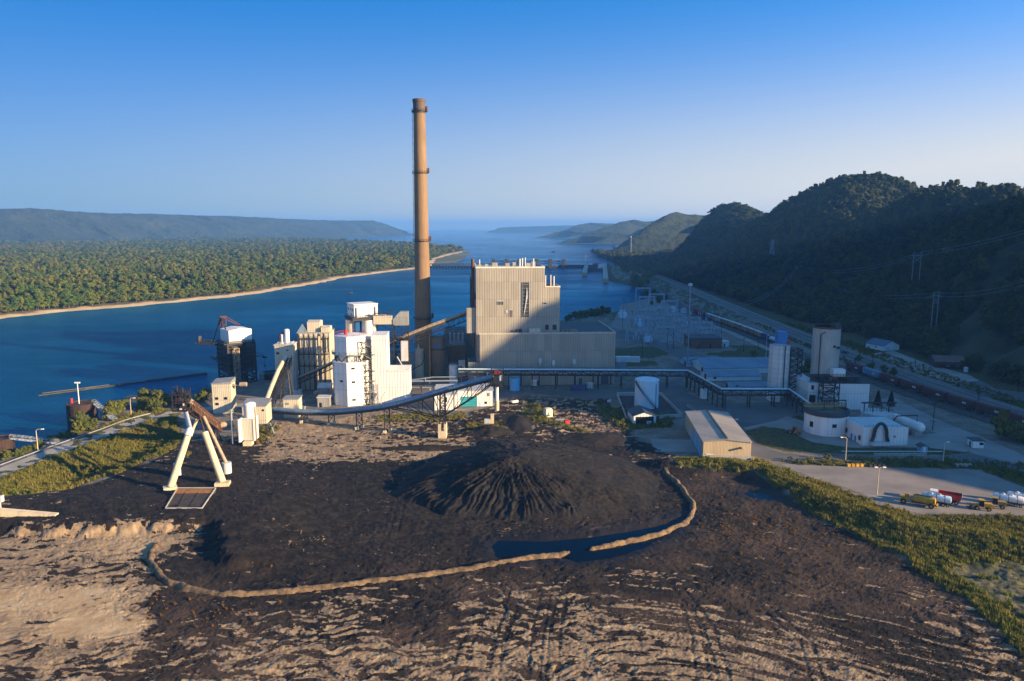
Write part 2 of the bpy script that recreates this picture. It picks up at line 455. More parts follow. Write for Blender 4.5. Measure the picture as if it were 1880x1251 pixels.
nx, Ymin, Ymax = 1050, 104.0, 5200.0
rows = []; y = Ymin
while y < Ymax: rows.append(y); y += min(max(.26 * (y / 130) ** 2 * (1 if y < 330 else 1.6), .26), 60)
rows = np.array(rows)
tcol = np.concatenate([np.linspace(-1.0, -.74, 60), np.linspace(-.735, .76, nx), np.linspace(.77, 1.3, 70)])
GX, GY = np.meshgrid(tcol, rows); GX = GX * GY
GZ = terrain_base(GX, GY)
yard = ss(-1.5, 1.5, sdf(GX, GY, YARD) + fbm(GX / 6, GY / 6, 3, 5) * 3)
gl = sdf(GX, GY, GRASS_L); gr = sdf(GX, GY, GRASS_R)
lawn = np.full(GX.shape, -1e9)
for q in LAWNS: lawn = np.maximum(lawn, sdf(GX, GY, q))
veg_n = fbm(GX / 7, GY / 7, 4, 9)
grass = np.maximum(ss(-1.5, 1.5, np.maximum(gl, gr) + veg_n * 4), ss(-.6, .6, lawn + veg_n * 1.2))
BARE0 = PP([(1715, 1035), (1880, 1030), (2400, 1060), (2400, 1500), (2150, 1500), (1990, 1270), (1900, 1170), (1800, 1085)])
grass = grass * (1 - .45 * ss(-2, 2, sdf(GX, GY, BARE0) + veg_n * 5))
strip = ss(236, 250, GX + veg_n * 8) + ss(120, 135, GX + veg_n * 8) * ss(330, 345, GY) * .0
grass = np.maximum(grass, np.clip(ss(228, 236, GX) + (1 - ss(6, 9, np.abs(GX - 206) + 0)) * 0, 0, 1) * ss(180, 230, GY))
shd = sdf(GX, GY, SHORE)
grass = np.maximum(grass, (1 - ss(5, 16, shd + veg_n * 10)) * .9)
grass = np.maximum(grass, ss(520, 700, GY) * (.55 + .8 * veg_n))
# coal share from what lies where
near = (GY < 345)
coal = np.ones(GX.shape) * .5
xs, ys = GX[near], GY[near]
num = np.zeros(xs.shape); den = np.zeros(xs.shape)
for cx_, cy_, cv_ in CTRL:
    sc_ = 7 + (cy_ - 120) * .07
    q = ((xs - cx_) / (sc_ * 1.25)) ** 2 + ((ys - cy_) / sc_) ** 2
    wgt = 1 / (q * q + .02); num += wgt * cv_; den += wgt
coal[near] = num / den
ang = .55 * ss(20, 90, GX) * (1 - ss(150, 190, GY))               # dozer tracks swing to the right there
U = GX * np.cos(ang) - GY * np.sin(ang); V = GX * np.sin(ang) + GY * np.cos(ang)
wx = fbm(U / 11, V / 11, 3, 21) * 5.0; wy = fbm(U / 11, V / 11, 3, 22) * 3.5
strk = fbm((U + wx) / 6.0, (V + wy) / 1.7, 6, 23, .66)
blot = fbm((U + wx * .6) / 5, (V + wy) / 3.4, 6, 31, .66)
ridg = 1 - np.abs(fbm((U + wx) / 5.0, (V + wy * 1.3) / 2.2, 3, 27)) * 3.2
vein = np.clip(1 - np.abs(fbm((GX + wx) / 10, (GY + wy) / 6, 4, 44)) * 26, 0, 1) * ss(.0, .35, fbm(GX / 22, GY / 22, 2, 45) + .05)
cm = coal + .85 * strk + .45 * blot
tr = np.zeros(GX.shape); clod0 = fbm(GX / 3.1, GY / 2.1, 3, 51)
for q in ([(903, 1250), (915, 1180), (937, 1120), (945, 1080)], [(978, 1250), (988, 1160), (1002, 1090)], [(1012, 1250), (1018, 1165), (1030, 1100)], [(840, 1250), (852, 1190), (872, 1150)],
          [(716, 1060), (724, 1090)], [(740, 905), (720, 990)], [(1170, 1010), (1230, 1060)], [(1190, 1005), (1250, 1060)], [(1255, 1040), (1330, 1100)],
          [(1245, 1080), (1300, 1150), (1330, 1251)], [(1410, 1120), (1480, 1180), (1500, 1251)], [(380, 1251), (520, 1190), (640, 1150)], [(1290, 1251), (1280, 1170), (1260, 1110)]):
    c_ = [Vector((*P(*e), 0)) for e in q]; d_ = (c_[-1] - c_[0]).normalized(); n_ = Vector((-d_.y, d_.x)) * 1.1
    for sg in (-1, 1): tr = np.maximum(tr, np.exp(-((pline(GX, GY, [(e.x + n_.x * sg, e.y + n_.y * sg) for e in c_]) + wx * .12 + clod0 * .5) / .38) ** 2))
# wheel and dozer tracks: long thin pairs of lines wandering over the yard
rt_ = random.Random(33); trk = np.zeros(GX.shape); jn = np.where(GY < 335)[0].max() + 1
for k in range(30):
    x0_, y0_, a0_ = rt_.uniform(-75, 95), rt_.uniform(112, 205) if k < 22 else rt_.uniform(205, 300), rt_.choice((0, 0, .25, -.2, 1.3, 1.7, 2.4)) + rt_.uniform(-.2, .2); kk = rt_.uniform(-.012, .012); L = rt_.uniform(25, 70)
    c_ = []; px0_, py0_ = x0_, y0_
    for q in range(9): c_.append((px0_, py0_)); a0_ += kk * L / 8; px0_ += math.cos(a0_) * L / 8; py0_ += math.sin(a0_) * L / 8
    xs_, ys_ = [e[0] for e in c_], [e[1] for e in c_]
    mk = np.zeros(GX.shape, bool); mk[:jn] = (GX[:jn] > min(xs_) - 3) & (GX[:jn] < max(xs_) + 3) & (GY[:jn] > min(ys_) - 3) & (GY[:jn] < max(ys_) + 3)
    if not mk.any(): continue
    d_ = pline(GX[mk], GY[mk], c_); v_ = np.exp(-((d_ - 1.0) / .30) ** 2) * rt_.uniform(.5, 1)
    trk[mk] = np.maximum(trk[mk], v_)
trk = trk * np.clip(.75 + fbm(GX / 5, GY / 4, 2, 58) * 1.2, 0, 1)
cm = cm + tr * .16 + (fbm(GX / 2.2, GY / 1.3, 4, 53, .7)) * .35
coalm = ss(.30, .70, cm)
soft = ss(.02, .2, coal)                                           # the bare sand tongue on the left stays smooth
coalm = np.clip(coalm * soft, 0, 1)
coalm = coalm * (1 - .75 * vein * ss(.7, .95, coal))
flat = ss(.75, 1.0, coal)
clod = fbm(GX / 1.3, GY / .9, 4, 50, .75)
relief = (strk * -.34 * (1 - .5 * flat) + ridg * .12 + blot * .22 + clod * .22) * (0.2 + .8 * soft) - tr * .10 - trk * .09 + vein * .1
mounds = fbm(GX / 13, GY / 9, 3, 63) * ss(.5, .8, coal) * .55
heap = ss(285, 245, GY) * 0
relief = relief + mounds + ss(262, 285, GY) * ss(-75, -45, GX) * (1 - ss(40, 60, GX)) * np.abs(fbm(GX / 8, GY / 5, 4, 77)) * 1.5
nearw = (1 - ss(330, 360, GY))
pondm = np.maximum(ss(-2, 2, sdf(GX, GY, POND)), ss(-2, 2, sdf(GX, GY, POND2)))
GZ = GZ + yard * nearw * relief * (1 - .9 * pondm) * (1 - .8 * ss(-1, 1, sdf(GX, GY, PUDDLE)))
GZ = GZ + (np.maximum(gl, gr) > 0) * nearw * fbm(GX / 5, GY / 5, 4, 80) * .9
GZ = GZ + (1 - yard) * nearw * (1 - ss(-1, 1, np.maximum(gl, gr))) * np.minimum(0, fbm(GX / 6, GY / 6, 3, 81)) * .12
wet = np.clip(ss(-9, 0, sdf(GX, GY, POND)) + ss(-8, 0, sdf(GX, GY, POND2)) + ss(-6, 0, sdf(GX, GY, PUDDLE)), 0, 1)
yardc = yard * nearw

m, nt, b = newmat('ground'); g = NG(nt)
o = g.obj()
fine = g.noise(o, 1.1, 6, .7); med = g.noise(o, .16, 5, .6); big = g.noise(o, .03, 4, .6)
coalA = g.ramp(g.math('ADD', g.attr('coal'), g.math('ADD', g.math('MULTIPLY', g.math('SUBTRACT', fine, .5), 1.1), g.math('MULTIPLY', g.math('SUBTRACT', g.noise(o, 4.0, 4, .7), .5), .5))), .34, .66)
sand = g.mix(g.ramp(med, .3, .7), (.42, .285, .15), (.56, .41, .24))
sand = g.mix(g.math('MULTIPLY', g.ramp(fine, .45, .75), .35), sand, (.17, .12, .075))
coalc = g.mix(g.ramp(g.noise(o, .35, 6, .7), .42, .66), (.008, .0068, .006), (.032, .024, .019))
coalc = g.mix(g.math('MULTIPLY', g.attr('brown'), g.math('MULTIPLY', g.ramp(big, .40, .62), .65)), coalc, (.088, .058, .040))
sand = g.mix(g.math('MULTIPLY', g.attr('dusty'), g.ramp(g.noise(o, .22, 5, .7), .2, .65)), sand, g.mix(g.ramp(fine, .35, .65), (.15, .105, .070), (.29, .205, .130)))
sand = g.mix(g.math('MULTIPLY', g.attr('tracks'), .5), sand, (.10, .075, .055)); coalc = g.mix(g.math('MULTIPLY', g.attr('tracks'), .35), coalc, (.085, .066, .052))
yardcol = g.mix(coalA, sand, coalc)
dirt = g.mix(g.ramp(med, .3, .7), (.15, .125, .10), (.27, .235, .19)); dirt = g.mix(g.ramp(fine, .4, .75), dirt, (.10, .085, .07))
col = g.mix(g.attr('yard'), dirt, yardcol)
gn = g.noise(o, .5, 5, .7)
gcol = g.mix(g.ramp(gn, .35, .65), (.030, .042, .011), (.105, .095, .030)); gcol = g.mix(g.ramp(med, .55, .75), gcol, (.15, .105, .04))
col = g.mix(g.ramp(g.math('ADD', g.attr('grass'), g.math('MULTIPLY', g.math('SUBTRACT', fine, .5), .6)), .35, .65), col, gcol)
col = g.mix(g.math('MULTIPLY', g.attr('wet'), .75), col, (.012, .010, .009))
g.l(col, b.inputs['Base Color'])
g.l(g.math('SUBTRACT', .95, g.math('MULTIPLY', g.attr('wet'), .45)), b.inputs['Roughness'])
b.inputs['Specular IOR Level'].default_value = .25
g.bump(g.math('ADD', g.noise(o, .9, 8, .75), g.math('MULTIPLY', g.noise(o, 3.5, 4, .7), .4)), .35, b, .8)
GROUND_MAT = m
ground = grid_obj('ground', GX, GY, GZ, m, dict(coal=coalm, dusty=ss(.06, .35, coal), brown=np.clip(np.maximum(ss(5, 55, GX + veg_n * 25), 1 - ss(150, 172, GY + veg_n * 14)) + .12, 0, 1), tracks=trk, yard=yardc, grass=grass * (1 - 0), wet=wet)); tag(ground, kind='structure')

from mathutils.bvhtree import BVHTree
def gz(x, y):
    """Ground height by interpolation on the terrain grid."""
    j = min(max(int(np.searchsorted(rows, y)) - 1, 0), len(rows) - 2)
    ty = (y - rows[j]) / (rows[j + 1] - rows[j])
    t = x / y; i = min(max(int(np.searchsorted(tcol, t)) - 1, 0), len(tcol) - 2)
    tx = (t - tcol[i]) / (tcol[i + 1] - tcol[i])
    a = GZ[j, i] * (1 - tx) + GZ[j, i + 1] * tx; b_ = GZ[j + 1, i] * (1 - tx) + GZ[j + 1, i + 1] * tx
    return float(a * (1 - ty) + b_ * ty)

# ------------------------------------------------------------------ river
m, nt, b = newmat('river_water'); g = NG(nt)
o = g.obj(); nt.nodes.remove(b)
gl_, df_, fr_, mx_, bp_ = (g.n(t) for t in ('ShaderNodeBsdfGlossy', 'ShaderNodeBsdfDiffuse', 'ShaderNodeFresnel', 'ShaderNodeMixShader', 'ShaderNodeBump'))
lw_ = g.n('ShaderNodeLayerWeight'); lw_.inputs['Blend'].default_value = .5
g.l(g.mix(g.ramp(lw_.outputs['Facing'], .90, .985), (.17, .68, 1), (.80, .93, 1)), gl_.inputs['Color']); df_.inputs['Color'].default_value = (.0, .050, .140, 1); fr_.inputs['IOR'].default_value = 1.36
wide = g.noise(g.map(o, (.0035, .009, 1)), 1.0, 4, .6, .8)
h = g.math('ADD', g.noise(g.map(o, (.10, .22, 1)), 1.0, 5, .6), g.math('MULTIPLY', g.noise(g.map(o, (.5, 1.1, 1)), 1.0, 3, .6), .5))
bp_.inputs['Distance'].default_value = 1.8; g.l(h, bp_.inputs['Height']); g.l(g.math('MULTIPLY_ADD', g.ramp(wide, .3, .7), 1.0, .3), bp_.inputs['Strength'])
for q in (gl_, df_, fr_): g.l(bp_.outputs[0], q.inputs['Normal'])
gl_.inputs['Roughness'].default_value = .10
g.l(fr_.outputs[0], mx_.inputs[0]); g.l(df_.outputs[0], mx_.inputs[1]); g.l(gl_.outputs[0], mx_.inputs[2]); g.l(mx_.outputs[0], nt.nodes['Material Output'].inputs[0])
rv = MB().add([(-13000, -150, -4), (13000, -150, -4), (13000, 19500, -4), (-13000, 19500, -4)], [(0, 1, 2, 3)]).build('river', m); tag(rv, kind='structure')
m2, nt2, b2 = newmat('pond_water'); b2.inputs['Base Color'].default_value = (.002, .004, .010, 1); b2.inputs['Specular IOR Level'].default_value = .16; b2.inputs['Roughness'].default_value = .05; b2.inputs['IOR'].default_value = 1.33
def sheet(name, pts, z, mat, kind='structure', t=None):
    o_ = MB(); n = len(pts)
    a = sum(pts[i][0] * pts[(i + 1) % n][1] - pts[(i + 1) % n][0] * pts[i][1] for i in range(n))
    if a < 0: pts = pts[::-1]
    if t: o_.prism(pts, z - t, z)
    else: o_.add([(x, y_, z) for x, y_ in pts], [tuple(range(n))])
    o_ = o_.build(name, mat); return tag(o_, kind=kind)
def grow(pts, d):
    cx_ = sum(p[0] for p in pts) / len(pts); cy_ = sum(p[1] for p in pts) / len(pts)
    return [(cx_ + (x - cx_) * d, cy_ + (y_ - cy_) * d) for x, y_ in pts]
sheet('pond', grow(POND, 1.02), -.42, m2); sheet('pond', grow(POND2, 1.02), -.30, m2); sheet('puddle', grow(PUDDLE, 1.06), -.2, m2)

# ------------------------------------------------------------------ island across the river
ISL = [T(-900, 640), T(-300, 602), T(-100, 592), T(0, 586), T(100, 575), T(200, 566), T(300, 558), T(400, 548), T(480, 539), T(520, 530), T(590, 520), T(620, 512), T(700, 501), T(750, 495), T(792, 492),
       T(800, 476), T(828, 468), T(856, 462), T(800, 458), T(765, 455), T(700, 450), T(600, 444.5), T(500, 440), T(380, 436), T(330, 433), (-3200, 9000), (-9000, 9000), (-9000, 600)]
yr = []; y = 560.0
while y < 9500: yr.append(y); y += max(3, 2.2 * (y / 700) ** 2) if y < 2500 else 120
IX, IY = np.meshgrid(np.concatenate([np.linspace(-1.1, -.72, 20), np.linspace(-.71, .05, 330)]), np.array(yr)); IX = IX * IY
isd = sdf(IX, IY, ISL) + fbm(IX / 40, IY / 40, 4, 90) * 12
IZ = np.clip(isd * .12 - 4.0, -9, -1.2) + np.where(isd > 30, .6, 0) * fbm(IX / 30, IY / 30, 3, 91)
m, nt, b = newmat('island_ground'); g = NG(nt); o = g.obj()
sandc = g.mix(g.ramp(g.noise(o, .06, 5, .7), .35, .65), (.50, .36, .20), (.62, .47, .29))
veg = g.mix(g.ramp(g.noise(o, .02, 5, .7), .35, .65), (.028, .034, .010), (.12, .095, .035))
g.l(g.mix(g.attr('veg'), sandc, veg), b.inputs['Base Color']); b.inputs['Roughness'].default_value = .95
isl = grid_obj('island_land', IX, IY, IZ, m, dict(veg=ss(9, 16, isd + fbm(IX / 25, IY / 25, 3, 92) * 9))); tag(isl, kind='structure')

# ------------------------------------------------------------------ bluffs
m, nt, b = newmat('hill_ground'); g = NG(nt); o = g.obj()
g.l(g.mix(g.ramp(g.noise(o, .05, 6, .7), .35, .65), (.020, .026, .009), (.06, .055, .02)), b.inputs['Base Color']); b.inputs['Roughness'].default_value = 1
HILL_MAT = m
CR = np.array([(-300, 0), (20, 0), (60, 30), (98, 92), (115, 103), (130, 112), (165, 154), (182, 180), (196, 173), (204, 184), (216, 222), (235, 240), (270, 220), (400, 146), (600, 117), (700, 111), (740, 108), (775, 121), (805, 131), (833, 136), (870, 138), (900, 117), (940, 98), (1000, 108), (1040, 136), (1100, 154), (1160, 145), (1230, 126), (1330, 100), (1450, 88), (1550, 88), (1640, 84), (1800, 75), (1950, 90), (2200, 50), (2500, 20)], float)
FT = np.array([(-300, 300), (300, 276), (900, 280), (1400, 288), (1500, 305), (1600, 335), (1800, 430), (2000, 560), (2500, 800)], float)
def hill_z(X, Y):
    ft = np.interp(Y, FT[:, 0], FT[:, 1]); c = np.interp(Y, CR[:, 0], CR[:, 1])
    n = fbm(X / 120, Y / 75, 4, 101)
    d = X - ft + n * 34
    t = np.clip(d / 250, 0, 1)
    s_ = np.sin(t * math.pi / 2) ** 1.15
    bench = 6 * ss(0, 60, X - ft)
    z = c * s_ * (1 - .7 * ss(252, 450, d)) + (fbm(X / 38, Y / 38, 4, 103) * 5 + np.abs(n) * -10) * ss(0, 60, d) * ss(0, 40, c)
    # the valley that opens between the two main bluffs
    z = z - 34 * np.exp(-((Y - 800 - (X - 480) * -.25) / 70) ** 2) * ss(0, 150, d) * (1 - ss(190, 330, d))
    z = z - 62 * np.exp(-((Y - 930 + .4 * (X - 560)) / 75) ** 2) * ss(205, 300, d)
    z = z + 66 * np.exp(-((X - 448) / 72) ** 2 - ((Y - 1585) / 110) ** 2)
    return np.where(d > 0, z, -2.5) - .6
hx = np.arange(262, 1250, 6.0); hy = np.arange(-200, 2400, 8.0)
HX, HY = np.meshgrid(hx, hy)
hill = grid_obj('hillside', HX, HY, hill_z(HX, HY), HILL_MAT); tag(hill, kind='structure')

m, nt, b = newmat('far_woods'); g = NG(nt); o = g.obj()
f1 = g.noise(o, .045, 6, .75); f2 = g.noise(o, .006, 4, .6)
c1 = g.mix(g.ramp(f1, .38, .62), (.006, .014, .008), (.034, .050, .022))
g.l(g.mix(g.math('MULTIPLY', g.ramp(f2, .5, .7), .5), c1, (.05, .055, .025)), b.inputs['Base Color']); b.inputs['Roughness'].default_value = 1
g.bump(f1, 14, b)
def bluff(name, prof, depth_foot, n=180, nb=40, z0=-2.0, sd=1):
    """Far ridge from silhouette samples (px, py, distance); depth_foot shifts the foot towards the river."""
    pts = [AT(a, b_, c) for a, b_, c in prof]
    q = np.array(pts); s_ = np.linspace(0, len(q) - 1, n); k = np.arange(len(q))
    cx_, cy_, cz_ = (np.interp(s_, k, q[:, i]) for i in range(3))
    t = np.linspace(0, 1.6, nb)[:, None]
    ox, oy = depth_foot
    X = cx_[None] + ox * (1 - t); Y = cy_[None] + oy * (1 - t)
    nn = fbm(X / 260, Y / 260, 4, 200 + sd); X = X + nn * ox * .25; Y = Y + nn * oy * .25
    hgt = np.where(t < 1, np.sin(np.clip(t, 0, 1) * math.pi / 2) ** 1.2, 1 - (t - 1) * .5)
    Z = z0 + (cz_[None] - z0) * hgt + fbm(X / 55, Y / 55, 4, 300 + sd) * 9 * np.clip(t * 3, 0, 1) * (t < .97)
    o_ = grid_obj(name, X, Y, Z, m_far); return tag(o_, kind='structure')
m_far = m
bluff('far_bluff', [(-420, 377, 3600), (-150, 380, 3700), (0, 384, 3800), (60, 383, 3900), (100, 386, 4000), (160, 390, 4200), (200, 392, 4400), (260, 393, 4700), (330, 395, 5000), (420, 397, 5500), (520, 402, 6100), (600, 405, 6800), (680, 405.5, 7500), (695, 411, 7600), (706, 417.5, 7600)], (420, -500), 260, 40, -2, 1)
bluff('far_bluff', [(1158, 470, 2150), (1175, 440, 2200), (1190, 424, 2230), (1205, 411, 2260), (1225, 395, 2290), (1243, 389, 2310), (1262, 394, 2330), (1300, 396, 2360), (1345, 399, 2400), (1400, 404, 2400)], (-120, 10), 120, 30, -2, 2)
bluff('far_bluff', [(1092, 434, 3700), (1110, 425, 3700), (1130, 415, 3750), (1150, 406, 3800), (1168, 404, 3800), (1190, 407, 3850), (1212, 407, 3900), (1260, 410, 3900), (1300, 410, 3900)], (-190, 10), 120, 30, -2, 3)
bluff('far_bluff', [(1040, 424, 5600), (1060, 418, 5600), (1075, 411, 5700), (1090, 409.5, 5700), (1130, 411, 5800), (1200, 412, 5800)], (-250, 10), 100, 24, -2, 4)
bluff('far_bluff', [(930, 417.2, 11000), (1000, 415.5, 11000), (1040, 414, 11000), (1100, 413, 11000), (1200, 412.5, 11000)], (-300, -300), 80, 16, -2, 5)
# low marshy islands out in the pool
mm = paint('marsh', (.085, .10, .035), 1, .3, .004, 0, False)
def strip_land(px0, px1, py, wpx, seed):
    a = T(px0, py); b_ = T(px1, py); n = 40; up, dn = [], []
    for i in range(n + 1):
        t = i / n; e = math.sin(math.pi * t) ** .5
        x = a[0] + (b_[0] - a[0]) * t
        k = float(fbm(t * 6, seed * 3.3, 3, seed)) * .6
        y0 = T(px0, py - wpx)[1]; hy_ = (y0 - a[1]) / 2
        up.append((x, a[1] + hy_ + hy_ * e * (1 + k))); dn.append((x, a[1] + hy_ - hy_ * e * (1 - k)))
    sheet('marsh_island', dn + up[::-1], -3.2, mm, t=2)
for i, q in enumerate([(330, 420, 428, 1.6), (420, 640, 424.5, 1.6), (560, 760, 421.8, 1.0), (775, 900, 421.5, .8), (800, 960, 425.2, .9), (905, 1075, 426.3, 1.2), (995, 1110, 429.5, 2.0), (700, 770, 431, 1.2), (860, 882, 424.5, 1.0), (640, 700, 427.5, 1.0), (1000, 1060, 422, .8)]): strip_land(*q, i + 1)
sheet('marsh_island', [T(796, 474), T(826, 466.5), T(864, 462.5), T(862, 467), T(850, 477), T(835, 482), T(797, 484)], -3.85, mm, t=1)

# ------------------------------------------------------------------ evening haze
hz = MB().box(-13200, 13200, -420, 19700, -12, 215).build('haze', None); tag(hz, kind='stuff')
m = bpy.data.materials.new('haze'); m.use_nodes = True; m.node_tree.nodes.remove(m.node_tree.nodes['Principled BSDF'])
pv = m.node_tree.nodes.new('ShaderNodeVolumePrincipled'); pv.inputs['Color'].default_value = (.15, .43, 1, 1); pv.inputs['Density'].default_value = 9.6e-5; pv.inputs['Anisotropy'].default_value = 0.0
m.node_tree.links.new(pv.outputs[0], m.node_tree.nodes['Material Output'].inputs['Volume']); hz.data.materials.append(m)

# ================================================================== foliage
def leafmat(name, cols, var=.5, sss=True):
    m, nt, b = newmat(name); g = NG(nt)
    oi = g.n('ShaderNodeObjectInfo'); pn_ = g.noise(oi.outputs['Location'], .011, 3, .6)
    rnd = g.math('ADD', g.math('MULTIPLY', oi.outputs['Random'], .5), g.math('MULTIPLY', g.ramp(pn_, .32, .68), .5))
    r = g.n('ShaderNodeValToRGB'); e = r.color_ramp.elements
    for i, c in enumerate(cols):
        el = e[i] if i < 2 else e.new(i / (len(cols) - 1))
        el.position = i / (len(cols) - 1); el.color = (*c, 1)
    g.l(rnd, r.inputs[0])
    n = g.noise(g.obj(), 1.1, 3, .6)
    c = g.mix(g.math('MULTIPLY', g.ramp(n, .4, .62), var), r.outputs[0], (.115, .100, .030))
    g.l(c, b.inputs['Base Color']); b.inputs['Roughness'].default_value = .8; b.inputs['Specular IOR Level'].default_value = .15
    t = g.n('ShaderNodeBsdfTranslucent'); g.l(c, t.inputs[0]); mx = g.n('ShaderNodeMixShader'); mx.inputs[0].default_value = .22
    g.l(b.outputs[0], mx.inputs[1]); g.l(t.outputs[0], mx.inputs[2]); g.l(mx.outputs[0], nt.nodes['Material Output'].inputs[0])
    return m
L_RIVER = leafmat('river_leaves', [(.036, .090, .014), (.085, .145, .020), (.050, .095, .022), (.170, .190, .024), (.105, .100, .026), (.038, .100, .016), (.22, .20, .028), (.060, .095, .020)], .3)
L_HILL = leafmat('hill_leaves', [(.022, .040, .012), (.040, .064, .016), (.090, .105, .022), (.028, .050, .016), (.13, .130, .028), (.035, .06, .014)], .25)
L_BUSH = leafmat('bush_leaves', [(.045, .085, .016), (.075, .115, .020), (.13, .14, .026), (.06, .09, .024), (.17, .145, .028)], .4)
L_GRASS = leafmat('grass_blades', [(.10, .135, .022), (.17, .185, .035), (.24, .20, .045), (.13, .14, .03), (.30, .19, .045)], .3)
L_DRY = leafmat('dry_blades', [(.15, .075, .022), (.20, .105, .030), (.11, .065, .024)], .3)
L_CONIF = leafmat('conifer_needles', [(.012, .026, .014), (.016, .030, .016)], .1)
BARK = paint('bark', (.11, .085, .06), .9, .3, 1.5)

def leaves(mb, c, r, n, size, rn, flat=.75, up=.25):
    for _ in range(n):
        a = rn.uniform(0, 2 * math.pi); z = rn.uniform(-.75, 1); q = math.sqrt(max(0, 1 - z * z))
        d = Vector((q * math.cos(a), q * math.sin(a), z))
        p = Vector(c) + Vector((d.x * r, d.y * r, d.z * r * flat)) * rn.uniform(.72, 1.06)
        nn = (d + Vector((rn.uniform(-.7, .7), rn.uniform(-.7, .7), rn.uniform(-.4, .9)))).normalized()
        u = nn.orthogonal().normalized(); v = nn.cross(u); t = rn.uniform(0, 6.28)
        u, v = u * math.cos(t) + v * math.sin(t), v * math.cos(t) - u * math.sin(t)
        s = size * rn.uniform(.6, 1.35)
        mb.add([p - u * s, p - v * s * .55, p + u * s, p + v * s * .55], [(0, 1, 2, 3)])

def crown(rn, h, w, base, n, per, size, rr=(.26, .42)):
    """Leaf clumps through an uneven crown of height h-base and half-width w."""
    mb = MB(); cl = []
    for i in range(n):
        t = (i + .5) / n; z = base + (h - base) * (.1 + .85 * t)
        k = math.sin(math.pi * min(.97, .18 + .80 * t)) ** .7
        a = i * 2.4 + rn.uniform(-.6, .6); q = w * k * rn.uniform(.25, .95) * (1.0 if i % 3 else .35)
        c = (q * math.cos(a), q * math.sin(a), z + rn.uniform(-.06, .06) * h); r = w * rn.uniform(*rr)
        cl.append((c, r)); leaves(mb, c, r, per, size, rn)
    return mb, cl

def trunkmb(rn, h, r, cl, k=5):
    mb = MB(); mb.tube([(0, 0, -.6), (0, 0, h * .3), (rn.uniform(-.2, .2), rn.uniform(-.2, .2), h * .62), (rn.uniform(-.5, .5), rn.uniform(-.5, .5), h * .85)], [r, r * .8, r * .5, r * .15], 6)
    for c, q in cl[:k]:
        z0 = min(c[2] * .7, h * .5); mb.tube([(0, 0, z0), (c[0] * .5, c[1] * .5, (z0 + c[2]) / 2 + .3), c], [r * .4, r * .28, r * .08], 5)
    return mb
def mesh_of(mb, name, mat, sm=False):
    o = mb.build(name, mat, None, sm); me = o.data; bpy.data.objects.remove(o); return me

def treekit(kind, n, h, w, base, ncl, per, size, seed):
    out = []
    for i in range(n):
        rn = random.Random(seed + i)
        sh = (1.0, .86, 1.22, .92, 1.12, .8, 1.15)[i % 7]; hh = (1.0, 1.08, .88, 1.03, .92, 1.06, .78)[i % 7]
        c, cl = crown(rn, h * hh, w * sh, base, ncl + (i * 5) % 7 - 3, per, size, (.22 + .03 * (i % 3), .36 + .05 * (i % 4)))
        out.append((c, trunkmb(rn, h, .035 * h / 1.6, cl)))
    return out

def combined(c, t, name, mat):
    """Crown and trunk in one mesh, for woods that are one mass."""
    me = bpy.data.meshes.new(name); v = c.v + t.v; k = len(c.v)
    me.from_pydata(v, [], c.f + [tuple(i + k for i in f) for f in t.f]); me.materials.append(mat); me.materials.append(BARK)
    me.polygons.foreach_set('material_index', [0] * len(c.f) + [1] * len(t.f))
    return bpy.data.objects.new(name, me)

